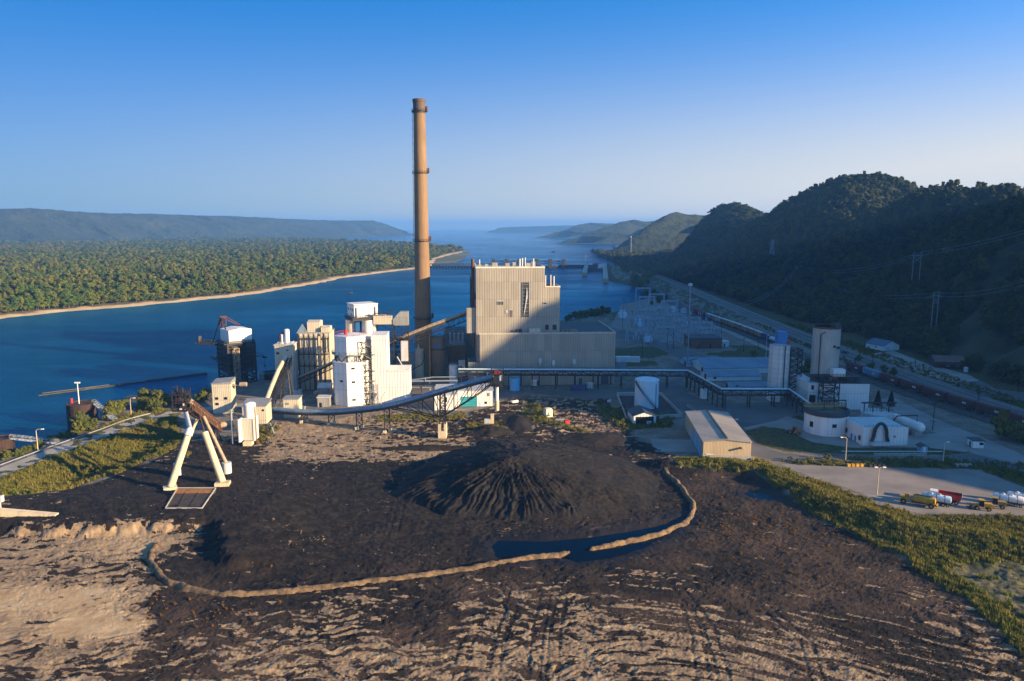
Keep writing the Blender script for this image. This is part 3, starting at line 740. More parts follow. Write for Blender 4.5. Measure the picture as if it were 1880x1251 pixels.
def scatter(name, pts, protos, label=None, cat=None, group=None):
    """ONE object of kind stuff: protos instanced on points (x, y, z, rot, sx, sz)."""
    me = bpy.data.meshes.new(name); a = np.array(pts, np.float32)
    me.vertices.add(len(a)); me.vertices.foreach_set('co', a[:, :3].ravel())
    for nm, ty, dat in (('rot', 'FLOAT', a[:, 3]), ('idx', 'INT', np.arange(len(a)) * 7919 % len(protos))):
        at = me.attributes.new(nm, ty, 'POINT'); at.data.foreach_set('value', dat.astype(np.int32 if ty == 'INT' else np.float32))
    at = me.attributes.new('scl', 'FLOAT_VECTOR', 'POINT'); at.data.foreach_set('vector', np.stack([a[:, 4], a[:, 4], a[:, 5]], -1).astype(np.float32).ravel())
    o = bpy.data.objects.new(name, me); COL.objects.link(o)
    ng = bpy.data.node_groups.new(name, 'GeometryNodeTree')
    ng.interface.new_socket('Geometry', in_out='INPUT', socket_type='NodeSocketGeometry'); ng.interface.new_socket('Geometry', in_out='OUTPUT', socket_type='NodeSocketGeometry')
    gi, go = ng.nodes.new('NodeGroupInput'), ng.nodes.new('NodeGroupOutput'); jn = ng.nodes.new('GeometryNodeJoinGeometry')
    def na(nm, ty):
        x = ng.nodes.new('GeometryNodeInputNamedAttribute'); x.data_type = ty; x.inputs[0].default_value = nm; return x.outputs[0]
    ro = ng.nodes.new('ShaderNodeCombineXYZ'); ng.links.new(na('rot', 'FLOAT'), ro.inputs[2])
    er = ng.nodes.new('FunctionNodeEulerToRotation'); ng.links.new(ro.outputs[0], er.inputs[0])
    ix, sv = na('idx', 'INT'), na('scl', 'FLOAT_VECTOR')
    for i, p in enumerate(protos):
        oi = ng.nodes.new('GeometryNodeObjectInfo'); oi.inputs['Object'].default_value = p; oi.inputs['As Instance'].default_value = True
        cp = ng.nodes.new('FunctionNodeCompare'); cp.data_type = 'INT'; cp.operation = 'EQUAL'; ng.links.new(ix, cp.inputs[2]); cp.inputs[3].default_value = i
        ip = ng.nodes.new('GeometryNodeInstanceOnPoints'); ng.links.new(gi.outputs[0], ip.inputs['Points']); ng.links.new(cp.outputs[0], ip.inputs['Selection'])
        ng.links.new(oi.outputs['Geometry'], ip.inputs['Instance']); ng.links.new(er.outputs[0], ip.inputs['Rotation']); ng.links.new(sv, ip.inputs['Scale'])
        ng.links.new(ip.outputs[0], jn.inputs[0])
    ng.links.new(jn.outputs[0], go.inputs[0])
    md = o.modifiers.new('scatter', 'NODES'); md.node_group = ng
    return tag(o, label, cat, group, 'stuff')

RIV = treekit('river', 7, 20, 6.6, 1.6, 19, 62, 1.05, 11)
HIL = treekit('hill', 7, 12, 5.0, 1.5, 15, 58, .85, 51)
riv_p = [combined(c, t, 'riverbank_tree_mesh', L_RIVER) for c, t in RIV]; riv_m = [(mesh_of(c, 'crown', L_RIVER), mesh_of(t, 'trunk', BARK)) for c, t in RIV]
hil_p = [combined(c, t, 'hillside_tree_mesh', L_HILL) for c, t in HIL]; hil_m = [(mesh_of(c, 'crown', L_HILL), mesh_of(t, 'trunk', BARK)) for c, t in HIL]

def plant(kind, meshes, x, y, z, s, sz, label, group, cat='tree', rot=None):
    o = thing(kind, label, cat, (x, y, z), R.uniform(0, 6.28) if rot is None else rot, group); o.scale = (s, s, sz)
    for nm, me in zip(('crown', 'trunk'), meshes):
        c = bpy.data.objects.new(nm, me); COL.objects.link(c); c.parent = o; KIDS.setdefault(o.name, []).append(c)
    return o

# island woods ------------------------------------------------------
yy = 640.0; cand = []
rg = np.random.default_rng(3)
while yy < 7200:
    sp = 6.6 * max(1, (yy / 900) ** .95)
    xs_ = np.arange(-.78 * yy, .0, sp); xs_ = xs_ + rg.uniform(-.45, .45, len(xs_)) * sp; ys_ = yy + rg.uniform(-.45, .45, len(xs_)) * sp
    d_ = sdf(xs_, ys_, ISL); cl_ = fbm(xs_ / 260, ys_ / 140, 3, 120)
    ok = (d_ > 17) & (cl_ < .42 + .25 * rg.random(len(xs_)))
    for x, y_, d0, c0 in zip(xs_[ok], ys_[ok], d_[ok], cl_[ok]):
        k = sp / 6.6; big = float(fbm(x / 60, y_ / 40, 2, 125)); hgt = rg.uniform(.62, 1.1) * (1 + .35 * big) * (1 - .35 * max(0, c0)) * (.75 if d0 < 24 else 1)
        cand.append((x, y_, -1.3, rg.uniform(0, 6.28), rg.uniform(.6, 1.3) * (1 + .4 * big) * (1 + (k - 1) * .8), hgt, d0))
    yy += sp * .85
cand.sort(key=lambda q: q[1] + (0 if q[6] < 45 else 400) + (0 if abs(q[0] / q[1]) < .71 else 1e5))
for i, q in enumerate(cand[:240]):
    plant('riverbank_tree', riv_m[i * 3 % 7], q[0], q[1], q[2], q[4], q[5], 'leafy green riverbank tree standing in the front ranks above the sandy shore across the river', 'trees along the far sandy shore', rot=q[3])
scatter('island_woods', [q[:6] for q in cand[240:]], riv_p)
# low willows on the sand edge
# hillside woods ----------------------------------------------------
cand = []
yy = 180.0
CLEAR = [((296, 470), (470, 640), 9), ((470, 640), (520, 700), 8), ((300, 560), (420, 560), 9)]
while yy < 2300:
    sp = 6.4 * max(1, (yy / 650) ** .6)
    xs_ = np.arange(258, min(.80 * yy + 60, 820), sp); xs_ = xs_ + rg.uniform(-.45, .45, len(xs_)) * sp; ys_ = yy + rg.uniform(-.45, .45, len(xs_)) * sp
    if len(xs_):
        hz_ = hill_z(xs_, ys_); cr_ = np.interp(ys_, CR[:, 0], CR[:, 1])
        cut = np.minimum.reduce([pline(xs_, ys_, [a, b]) - w_ for a, b, w_ in CLEAR])
        th = fbm(xs_ / 45, ys_ / 45, 3, 130)
        for x, y_, z_, q, t_ in zip(xs_, ys_, hz_, cut, th):
            lowland = z_ < 1.5
            if lowland and (t_ < -.05 or x < 262 + 14 * t_) and yy < 620: 
                if not (x > 268 and R.random() < .5): continue
            if q < 0 and R.random() < .9: continue
            if 268 < x < 312 and 355 < y_ < 465 and x < 300: continue
            k = sp / 6.4
            cand.append((x, y_, max(z_, -.2) - .3, rg.uniform(0, 6.28), rg.uniform(.6, 1.35) * (1 + (k - 1) * .8), rg.uniform(.6, 1.2)))
    yy += sp * .88
def pxcol(q): return CX + FP * q[0] / (q[1] * cP + (H - q[2]) * sP)
vis = [q for q in cand if pxcol(q) < 1920]; rest = [q for q in cand if pxcol(q) >= 1920]
vis.sort(key=lambda q: q[0] ** 2 + q[1] ** 2)
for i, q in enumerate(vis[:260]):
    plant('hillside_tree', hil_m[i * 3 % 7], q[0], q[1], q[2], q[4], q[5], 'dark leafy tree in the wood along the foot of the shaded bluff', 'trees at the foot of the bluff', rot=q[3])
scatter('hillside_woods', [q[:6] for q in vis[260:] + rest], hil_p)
print('woods', len(cand))

# ================================================================== materials of the plant
BEIGE = siding('beige_cladding', (.365, .325, .255), 1.25, 9.0, .13, line=.8)
BEIGE2 = siding('pale_beige_cladding', (.60, .53, .40), .8, 6.0, .10, line=.75)
GREYC = siding('grey_cladding', (.30, .30, .29), .7, 6.0, .16, line=.7)
WHITEC = siding('white_cladding', (.80, .77, .72), 1.3, 7.5, .05, line=.86)
BLUEC = siding('pale_blue_cladding', (.42, .55, .62), .9, 30, .10, line=.75)
WHITE = paint('white_paint', (.78, .76, .71), .45, .10, .3)
PALE = paint('pale_grey_paint', (.55, .56, .55), .5, .14, .3)
TEAL = siding('teal_door', (.03, .30, .36), 1.1, 1.1, .1, line=.8, hz=True)
STEEL = paint('dark_steel', (.018, .017, .018), .6, .3, .8)
RUST = paint('rusty_steel', (.12, .055, .03), .85, .4, .9)
GALV = paint('galvanised_steel', (.26, .30, .34), .5, .15, .6, .3)
STACKC = paint('tan_concrete', (.225, .140, .072), .85, .18, .10)
CONC = paint('grey_concrete', (.42, .39, .34), .9, .16, .2)
CONCY = paint('cream_concrete', (.62, .51, .34), .85, .15, .35)
TANK = paint('pale_blue_tank', (.50, .66, .74), .45, .1, .15)
BTANK = paint('blue_tank', (.12, .42, .68), .45, .1, .3)
GLASS = paint('dark_opening', (.012, .013, .016), .3, .1, .5)
ROOFD = paint('dark_roof', (.045, .055, .065), .7, .2, .15, 0, False)
ROOFB = siding('blue_grey_roof', (.16, .24, .32), .8, 60, .15, line=.8)
ROOFT = siding('tan_metal_roof', (.36, .31, .24), 1.1, 60, .16, line=.8)
RED = paint('red_paint', (.45, .02, .015), .5, .15, .6)
BLUE = paint('blue_paint', (.03, .17, .42), .5, .15, .6)
YEL = paint('yellow_paint', (.55, .30, .02), .5, .25, .8)
BRICK = paint('brown_brick', (.17, .085, .06), .9, .2, .7, 0, False)
BELT = paint('conveyor_hood', (.20, .28, .36), .4, .12, .3, .2)
BELTW = paint('worn_conveyor_hood', (.36, .27, .18), .6, .25, .6)
ASPH = paint('asphalt', (.105, .105, .105), .9, .16, .07, 0, False)
LOT = paint('packed_gravel_lot', (.235, .205, .18), .95, .2, .06, 0, False)
CPAD = paint('concrete_paving', (.26, .245, .225), .9, .15, .08, 0, False)
RUBBER = paint('tyre_rubber', (.015, .015, .015), .9, .2, 1)

def mpp(py): return P(941, py)[0] - P(940, py)[0]
def site(name, label, cat, px, py, rot=TH, group=None):
    x, y = P(px, py); return thing(name, label, cat, (x, y, 0), rot, group)
def part(name, mb, mat, par, label=None, sm=False):
    o = mb.build(name, mat, par, sm)
    if label: o['label'] = label
    return o
def one(name, mb, mat, label, cat, group=None, loc=None, rot=0, sm=False):
    o = mb.build(name, mat, None, sm); tag(o, label, cat, group)
    if loc: o.location = (loc[0], loc[1], loc[2] if len(loc) > 2 else 0)
    o.rotation_euler = (0, 0, rot); return o
def loc_of(o, wx, wy):
    """World xy into a thing's local frame."""
    dx, dy = wx - o.location.x, wy - o.location.y; c, s = math.cos(o.rotation_euler.z), math.sin(o.rotation_euler.z)
    return dx * c + dy * s, -dx * s + dy * c

# ------------------------------------------------------------------ chimney
x0, y0 = P(779, 688); hS = ZA(x0, y0, 186)
ch = thing('chimney', 'very tall tan concrete chimney rising behind the conveyor to the boiler house', 'chimney', (x0, y0))
rb, rt = 5.0, 3.05
def rs(z): return rb + (rt - rb) * min(1, z / hS) ** .8
zs = [-1] + [hS * i / 24 for i in range(25)]
part('shaft', MB().lathe([(rs(max(z, 0)), z) for z in zs], n=40), STACKC, ch, None, True)
part('rim', MB().lathe([(rt + .12, hS - 6.5), (rt + .25, hS - 6), (rt + .25, hS - .8), (rt + .45, hS - .6), (rt + .45, hS + .3), (rt - .5, hS + .3), (rt - .5, hS - 2)], n=32), paint('sooty_cap', (.10, .075, .06), .8), ch)
part('cap_lip', MB().lathe([(rt + .47, hS + .31), (rt + .47, hS + .9), (rt - .45, hS + .9)], n=32), RUST, ch)
for py_ in (203, 317, 443, 586):
    z = ZA(x0, y0 - 4, py_); r = rs(z); mb = MB().lathe([(r + .02, z - .25), (r + 1.1, z - .12), (r + 1.1, z), (r + .02, z)], n=32)
    mb.rail([(math.cos(k * math.pi / 10) * (r + 1.05), math.sin(k * math.pi / 10) * (r + 1.05), z) for k in range(20)], 1.1, .09, 1.5, True)
    pf = part('gallery', mb, STEEL, ch)
    part('beacon_box', MB().box(r + .3, r + 1.3, -.9, .9, z + .1, z + 2.6).box(r + .2, r + .3, -.4, .4, z + .1, z + 1.2), RUST, pf)
mb = MB(); k = 0
while k < hS - 4:
    a, b_ = rs(k) + .5, rs(min(k + 4, hS)) + .5
    for q in (-.45, .45): mb.bar((-a, q, k), (-b_, q, k + 4), .12)
    for j in range(4): mb.bar((-a - (b_ - a) * j / 4, -.45, k + j), (-a - (b_ - a) * j / 4, .45, k + j), .10)
    mb.lathe([(.62, 0), (.62, .12)], (-a, 0, k + 2), 8)
    k += 4
part('ladder_cage', mb, GALV, ch)

# ------------------------------------------------------------------ boiler house and turbine hall
bh = site('power_house', 'huge beige ribbed power house with a tall boiler block over a long low hall', 'power house', 881, 709)
O = (bh.location.x, bh.location.y); W = WU(O, 1128, TH); hl = ZA(*O, 615)
cxr = (O[0] + W * math.cos(TH), O[1] + W * math.sin(TH)); bk = P(1092, 591, hl); dep = math.hypot(bk[0] - cxr[0], bk[1] - cxr[1])
part('hall', MB().box(0, W, 0, dep, -1, hl), BEIGE, bh)
part('hall_roof', MB().box(.5, W - .5, .5, dep - .5, hl + .003, hl + .12), ROOFD, bh)
par_ = MB().box(-.15, W + .15, -.15, .35, hl + .004, hl + .9).box(W - .35, W + .15, .35, dep, hl + .004, hl + .9)
part('parapet', par_, paint('roof_edging', (.50, .45, .36), .6), bh)
lx, ly = -1.5, 2.4
Ou = (O[0] + lx * math.cos(TH) - ly * math.sin(TH), O[1] + lx * math.sin(TH) + ly * math.cos(TH))
hu = ZA(*Ou, 493); hr = ZA(*Ou, 528.5); wu = WU(Ou, 1000, TH, hu) ; wr = WU(Ou, 1028, TH, hr)
dU = 44
part('boiler_block', MB().box(lx, lx + wu, ly, ly + dU, 0, hu), BEIGE, bh)
part('boiler_annex', MB().box(lx + wu, lx + wr, ly + .02, ly + dU * .6, 0, hr), BEIGE, bh)
part('roof_edge', MB().box(lx - .2, lx + wu + .2, ly - .2, ly + .5, hu + .003, hu + .8).box(lx + wu - .4, lx + wu + .2, ly + .5, ly + dU, hu + .003, hu + .8).box(lx - .2, lx + .4, ly + .5, ly + dU, hu + .003, hu + .8)
     .box(lx + wu + .22, lx + wr + .2, ly - .2, ly + .4, hr + .003, hr + .6).box(lx + wr - .3, lx + wr + .2, ly + .4, ly + dU * .6, hr + .003, hr + .6), paint('white_flashing', (.74, .68, .56), .5), bh)
mmx = mpp(706)
def fx(px): return lx + (px - 876) * wu / (1000 - 876)
def fz(py): return ZA(*Ou, py)
yf = ly - .01
def louver(px0, px1, py0, py1, name='window', bars=3, mat=GLASS):
    x0_, x1_, z1_, z0_ = fx(px0), fx(px1), fz(py0), fz(py1)
    w_ = part(name, MB().box(x0_, x1_, yf - .12, yf, z0_, z1_), mat, bh)
    fr = MB()
    for i in range(bars + 1): xx = x0_ + (x1_ - x0_) * i / bars; fr.box(xx - .07, xx + .07, yf - .2, yf - .125, z0_, z1_)
    fr.box(x0_ - .1, x1_ + .1, yf - .22, yf - .125, z1_, z1_ + .2)
    part('frame', fr, PALE, w_)
# tall open slot with pipework in it
x0_, x1_, z0_, z1_ = fx(959.5), fx(971.5), fz(583), fz(519.5)
sl_ = part('tall_opening', MB().box(x0_, x1_, yf - .1, yf, z0_, z1_), paint('slot_dark', (.05, .045, .042), .8), bh)
mb = MB()
for k in range(9): zz = z0_ + (z1_ - z0_) * (k + .5) / 9; mb.box(x0_ + .1, x1_ - .1, yf - .18, yf - .104, zz - .1, zz + .1)
mb.box(x0_ - .25, x0_, yf - .3, yf, z0_ - .2, z1_ + .2).box(x1_, x1_ + .25, yf - .3, yf, z0_ - .2, z1_ + .2).box(x0_, x1_, yf - .3, yf, z1_, z1_ + .25)
part('frame', mb, GALV, sl_)
mb = MB()
for k in range(7): mb.tube([(x0_ + .9 + k * .28, yf - .5, z0_ + 1 + k * 1.4), (x0_ + 1.3 + k * .2, yf - .45, z0_ + 5 + k * 1.5), (x0_ + 2.1, yf - .5, z0_ + 8 + k * 1.2)], .11, 6)
part('pipework', mb, PALE, sl_)
louver(914, 925, 554, 560, bars=4); louver(929.5, 933.5, 571, 575.5, 'vent_louver', 2, PALE); louver(936, 942, 570, 583, 'vent_louver', 2, RUST); louver(998, 1004, 556.5, 559, 'vent_louver', 1)
louver(1001, 1008.5, 597, 607, 'doorway', 1); louver(1014.5, 1023, 597, 607, 'doorway', 1)
part('service_shed', MB().box(fx(972), fx(992), ly - 2.1, ly - .02, hl + .13, hl + 3.2), BEIGE2, bh)
mb = MB()
for px_ in (949, 954, 957): mb.cyl((fx(px_), ly - 1.2, hl + .1), (fx(px_), ly - 1.2, hl + 2.6), .35, n=8)
part('roof_vent', mb, STEEL, bh)
mb = MB(); rn = random.Random(5)
for i in range(26):
    a, b_ = rn.uniform(lx + wr + 1, lx + wr + 9), rn.uniform(1.5, 9); mb.box(a, a + rn.uniform(.5, 1.8), b_, b_ + rn.uniform(.5, 1.8), hl + .12, hl + rn.uniform(.5, 1.6))
part('roof_equipment', mb, paint('tan_ducts', (.33, .24, .16), .8), bh)
def roofkit(name, items, zt, mat):
    for (px0, px1, hh, yy_, cyl_) in items:
        a, b_ = fx(px0), fx(px1)
        part(name if not cyl_ else 'exhaust_pipe', MB().cyl(((a + b_) / 2, ly + yy_, zt), ((a + b_) / 2, ly + yy_, zt + hh), (b_ - a) / 2, n=10) if cyl_ else MB().box(a, b_, ly + yy_, ly + yy_ + 3, zt, zt + hh), mat if not cyl_ else PALE, bh)
GREYV = paint('roof_fan_grey', (.34, .33, .30), .6)
roofkit('roof_fan', [(881, 886, 1.6, 4, 0), (906, 916, 2.4, 6, 0), (930, 940, 2.2, 5, 0), (944, 950, 2.6, 8, 0), (968, 976, 2.2, 5, 0), (979, 986, 2.8, 8, 0), (893, 899, 1.7, 7, 0), (954, 957, 4.6, 3, 1), (959, 961.5, 4.9, 3, 1), (964.5, 966.5, 5.2, 3, 1), (980, 982.5, 4.6, 5, 1), (882, 884, 4.0, 8, 1)], hu + .1, GREYV)
roofkit('roof_fan', [(1003, 1010, 1.6, 3, 0), (1012, 1020, 1.4, 6, 0), (1001.5, 1003.5, 6.0, 2, 1), (1011, 1013, 6.2, 2, 1), (1016.5, 1019, 5.5, 2, 1)], hr + .05, RUST)
rx = lx - 1.6
part('flue_pipe', MB().cyl((rx, ly + 3, 20), (rx, ly + 3, ZA(*Ou, 476)), .85, n=14), RUST, bh)
mb = MB().box(rx - 1.2, lx - .02, ly + 1.5, ly + 40, hl + 9, hl + 9.4).box(rx - 1.2, lx - .02, ly + 1.5, ly + 40, hl + 18, hl + 18.4)
for k in range(5): mb.bar((rx - 1, ly + 2 + k * 8, hl), (rx - 1, ly + 2 + k * 8, hu - 6), .4)
part('side_galleries', mb, STEEL, bh)
# lean-to box where the coal conveyor enters, low block by its foot
x1_ = lx - .02; w_ = 4.9
part('conveyor_head_house', MB().box(x1_ - w_, x1_, ly + 1.2, ly + 9, fz(612.5), fz(566)), BEIGE, bh)
part('low_block', MB().box(-6, -.02, 1, 14, -1, ZA(*O, 666)), BEIGE, bh)
part('low_block_roof', MB().box(-5.7, -.3, 1.3, 13.6, ZA(*O, 666) + .003, ZA(*O, 666) + .1), ROOFD, bh)
for px_, w2, h2, nm in ((1103, 14, 15, 'loading_door'), (1062, 6, 12, 'hatch_door'), (985, 4, 8, 'side_door')):
    a = (px_ - 881) * W / 247; part(nm, MB().box(a, a + w2 * .285, -.14, -.01, 0, h2 * .285), paint(nm + '_paint', (.06, .08, .12), .6), bh)
for px_, py_ in ((1012, 667), (1050, 666), (988, 664)):
    a = (px_ - 881) * W / 247; z = ZA(*O, py_); part('wall_fan', MB().box(a, a + 1.5, -1.1, -.01, z - 1.2, z + 1.2).cyl((a + .75, -.6, z - 2.4), (a + .75, -.6, z - 1.2), .35, n=8), PALE, bh)
mb = MB()
for px_ in range(890, 1126, 33): a = (px_ - 881) * W / 247; mb.box(a - .25, a + .25, -.45, -.02, 0, ZA(*O, 683))
part('wall_column', mb, STEEL, bh, None)

# ------------------------------------------------------------------ generic plant pieces
def drum(name, label, cat, px0, px1, pyb, pyt, mat, top='dome', group=None, hoops=0, n=32, base_z=0):
    """Upright tank or silo spanning px0..px1 with its near foot at pyb."""
    s = mpp(pyb); r = (px1 - px0) / 2 * s; x, y = P((px0 + px1) / 2, pyb); y += r
    o = thing(name, label, cat, (x, y, 0), 0, group); h_ = ZA(x, y - r, pyt)
    part('shell', MB().lathe([(r, base_z - .5), (r, h_)], n=n), mat, o, None, True)
    if top == 'dome': part('roof', MB().lathe([(r + .08, h_ + .01), (r + .08, h_ + .2), (r * .8, h_ + r * .12), (r * .4, h_ + r * .2), (.05, h_ + r * .23)], n=n), mat, o, None, True)
    elif top == 'flat': part('rim', MB().lathe([(r + .15, h_ - .5), (r + .15, h_ + .25), (r - .4, h_ + .25), (r - .4, h_ + .02)], n=n), mat, o)
    if hoops:
        mb = MB()
        for k in range(hoops): z = base_z + (h_ - base_z) * (k + .5) / hoops; mb.lathe([(r + .002, z - .08), (r + .07, z - .06), (r + .07, z + .06), (r + .002, z + .08)], n=n)
        part('hoops', mb, mat, o)
    o['_r'] = r; o['_h'] = h_
    return o, r, h_
def clean(o):
    for k in ('_r', '_h'):
        if k in o: del o[k]
def railtop(o, r, z, mat=None, nm='railing'):
    part(nm, MB().rail([(math.cos(k * math.pi / 8) * r, math.sin(k * math.pi / 8) * r, z) for k in range(16)], 1.1, .09, 1.6, True), mat or GALV, o)

# silos and tanks between the chimney and the power house
o, r, h_ = drum('concrete_silo', 'slim tan silo with yellow gear on its top, left of the stouter brown silo', 'silo', 762, 777.5, 694, 643, CONCY, 'flat')
part('top_gear', MB().box(-1, .2, -.8, .6, h_, h_ + 1.4).cyl((-.4, 0, h_ + 1.4), (-.4, 0, h_ + 3), .35), PALE, o); part('hoist', MB().box(.9, 1.2, -.3, 0, h_, h_ + 4).box(-.6, 1.2, -.3, 0, h_ + 3.6, h_ + 4), YEL, o)
part('spout', MB().tube([(r + .2, -r * .5, h_ - 1), (r + .9, -r, h_ * .75), (r - .5, -r - 1, h_ * .5), (-r - 1.5, -r - 1.5, h_ * .3)], .22, 8), STEEL, o)
o, r, h_ = drum('concrete_silo', 'stout brown concrete silo with a small blue sign panel high on its wall', 'silo', 791, 817, 692, 622, paint('brown_concrete', (.26, .18, .11), .9, .2, .2), 'flat')
part('sign_panel', MB().box(-1.6, 1.2, -r - .12, -r + .6, h_ - 5.2, h_ - 2.8), BLUE, o); part('band', MB().lathe([(r + .002, h_ - 6.6), (r + .14, h_ - 6.5), (r + .14, h_ - 6.1), (r + .002, h_ - 6)], n=32), STEEL, o); railtop(o, r - .2, h_ + .2, STEEL)
o = site('filter_house', 'brown windowless filter house behind the stout silo, with pale ducts on its roof', 'building', 822, 683)
s = mpp(683); part('walls', MB().box(0, 34 * s, 0, 16, -1, ZA(*P(822, 683), 636)), paint('brown_panels', (.17, .115, .07), .85, .2, .3), o)
zz = ZA(*P(822, 683), 636)
part('roof_duct', MB().box(2, 30 * s, 3, 6, zz + .01, zz + 2), GALV, o)
for k in range(4): part('vent_stack', MB().cyl((1.5 + k * 2.4, 8, zz), (1.5 + k * 2.4, 8, zz + 6), .5, n=10).cyl((1.5 + k * 2.4, 8, zz + 6), (1.5 + k * 2.4, 8, zz + 6.6), .85, .3, n=10), PALE, o)
o = site('duct_house', 'grey duct building at the back between the chimney and the boiler block', 'building', 816, 672)
zz = ZA(*P(816, 672), 606); part('walls', MB().box(0, 13, 0, 14, -1, zz).box(13.02, 20, 1, 12, -1, zz - 2), GREYC, o); part('roof', MB().box(.3, 12.7, .3, 13.7, zz + .003, zz + .15), ROOFD, o)
part('inlet_pipe', MB().tube([(2, -.6, 12), (2, -.8, 20), (6, -.8, 21)], .5, 8), GALV, o)
o, r, h_ = drum('steel_tank', 'small white domed tank in front of the brown filter house', 'tank', 824, 840, 705, 673, WHITE, 'dome'); railtop(o, r, h_ + .2)
o = site('stair_hut', 'small white flat roofed hut against the foot of the power house', 'hut', 842, 692); zz = ZA(*P(842, 692), 661)
part('walls', MB().box(0, 12 * mpp(692), 0, 4, -.5, zz), WHITEC, o); part('roof', MB().box(-.2, 12 * mpp(692) + .2, -.2, 4.2, zz + .003, zz + .25), ROOFD, o); part('door', MB().box(.8, 1.8, -.08, -.01, 4, 6.1), GLASS, o)
o, r, h_ = drum('plastic_tank', 'squat bright blue tank against the power house wall under the pipe bridge', 'tank', 935.5, 954.5, 718.5, 697, BTANK, 'flat')
part('top_pipes', MB().cyl((-.5, 0, h_), (-.5, 0, h_ + 1.3), .12).cyl((.6, .4, h_), (.6, .4, h_ + 1.6), .12).cyl((1.2, -.3, h_), (1.2, -.3, h_ + 1), .12), PALE, o)

# ------------------------------------------------------------------ coal conveyors
def conveyor(name, label, pts, r, hoodmat, rib=1.6, walk=True, cat='conveyor', rail_=True):
    o = thing(name, label, cat, (pts[0][0], pts[0][1], 0)); off = Vector((pts[0][0], pts[0][1], 0))
    q = [Vector(p) - off for p in pts]; mb = MB().tube(q, r, 12)
    L = 0
    for a, b_ in zip(q, q[1:]):
        d = (b_ - a); n = max(1, int(d.length / rib))
        for k in range(n):
            p = a.lerp(b_, k / n); u = d.normalized(); mb.cyl(p - u * .09, p + u * .09, r * 1.05, n=12)
    part('hood', mb, hoodmat, o, None, False)
    fl = MB()
    for a, b_ in zip(q, q[1:]):
        dn = Vector((0, 0, -r * .95)); sd_ = Vector((b_.y - a.y, a.x - b_.x, 0)).normalized()
        fl.bar(a + dn, b_ + dn, 2.6 * r, .5)
        for sg in (-1, 1): fl.bar(a + dn + sd_ * sg * 1.3 * r, b_ + dn + sd_ * sg * 1.3 * r, .35, .7)
    part('gallery_floor', fl, STEEL, o)
    return o, q
def WP(px, pyb, py):
    x, y = P(px, pyb); return (x, y, ZA(x, y, py))
ex = [WP(*q) for q in smooth([(500, 771, 751.5), (545, 775, 755), (604, 779, 756), (655, 787, 752.5), (708, 794, 746), (760, 799, 733.5), (812, 804, 717.5), (860, 808, 704.5), (906, 812, 692)], 4)]
o, q = conveyor('coal_conveyor', 'long curved conveyor under a ribbed blue grey hood, rising to the coal heap', ex, 1.05, BELT)
off = Vector(ex[0]); off.z = 0
def eat(px):
    for a, b_ in zip(ex, ex[1:]):
        pa, pb = pxcol(a), pxcol(b_)
        if pa <= px <= pb: return Vector(a).lerp(Vector(b_), (px - pa) / (pb - pa)) - off
    return Vector(ex[-1]) - off
def bent(par, p, wid, dep=2.2, mat=STEEL, foot=True, dr=Vector((1, 0, 0)), ft=CONCY, hgt=1.2, bw=.38):
    sd_ = Vector((-dr.y, dr.x, 0)).normalized(); mb = MB(); z1 = p.z - dep
    A, B = p + sd_ * wid / 2, p - sd_ * wid / 2
    for c in (A, B): mb.bar((c.x, c.y, hgt * .8), (c.x, c.y, z1), bw)
    n = max(1, int(z1 / 3.2))
    for k in range(n):
        za, zb = hgt + (z1 - hgt) * k / n, hgt + (z1 - hgt) * (k + 1) / n
        mb.bar((A.x, A.y, za), (B.x, B.y, zb), bw * .5); mb.bar((B.x, B.y, za), (A.x, A.y, zb), bw * .5); mb.bar((A.x, A.y, zb), (B.x, B.y, zb), bw * .6)
    l_ = part('trestle', mb, mat, par)
    if foot: part('footing', MB().box(A.x - .6, A.x + .6, A.y - .6, A.y + .6, -1, hgt).box(B.x - .6, B.x + .6, B.y - .6, B.y + .6, -1, hgt), ft, l_)
dirE = Vector((.82, -.57, 0)).normalized()
for px_ in (558, 608, 659, 710): bent(o, eat(px_), 3.0, 1.3, dr=Vector((.8, -.6, 0)))
p = eat(812)
mb = MB()
for sg in (-1.3, 1.3):
    for tq in (-1.1, 1.1): mb.bar((p.x + tq, p.y + sg, 5), (p.x + tq * .8, p.y + sg, p.z - 1.2), .42)
for k in range(6):
    za = 5.5 + (p.z - 7) * k / 6; zb = 5.5 + (p.z - 7) * (k + 1) / 6
    for sg in (-1.3, 1.3): mb.bar((p.x - 1.1, p.y + sg, za), (p.x + 1.1, p.y + sg, zb), .2); mb.bar((p.x - 1.1, p.y + sg, zb), (p.x + 1.1, p.y + sg, zb), .2)
l_ = part('trestle', mb, STEEL, o); part('footing', MB().box(p.x - 1.7, p.x + 1.5, p.y - 2, p.y + 2, -1.5, 3.2).box(p.x - 1.7, p.x - .6, p.y - 2, p.y + 2, 3.2, 6).box(p.x + .6, p.x + 1.5, p.y - 2, p.y + 2, 3.2, 6), CONCY, l_)
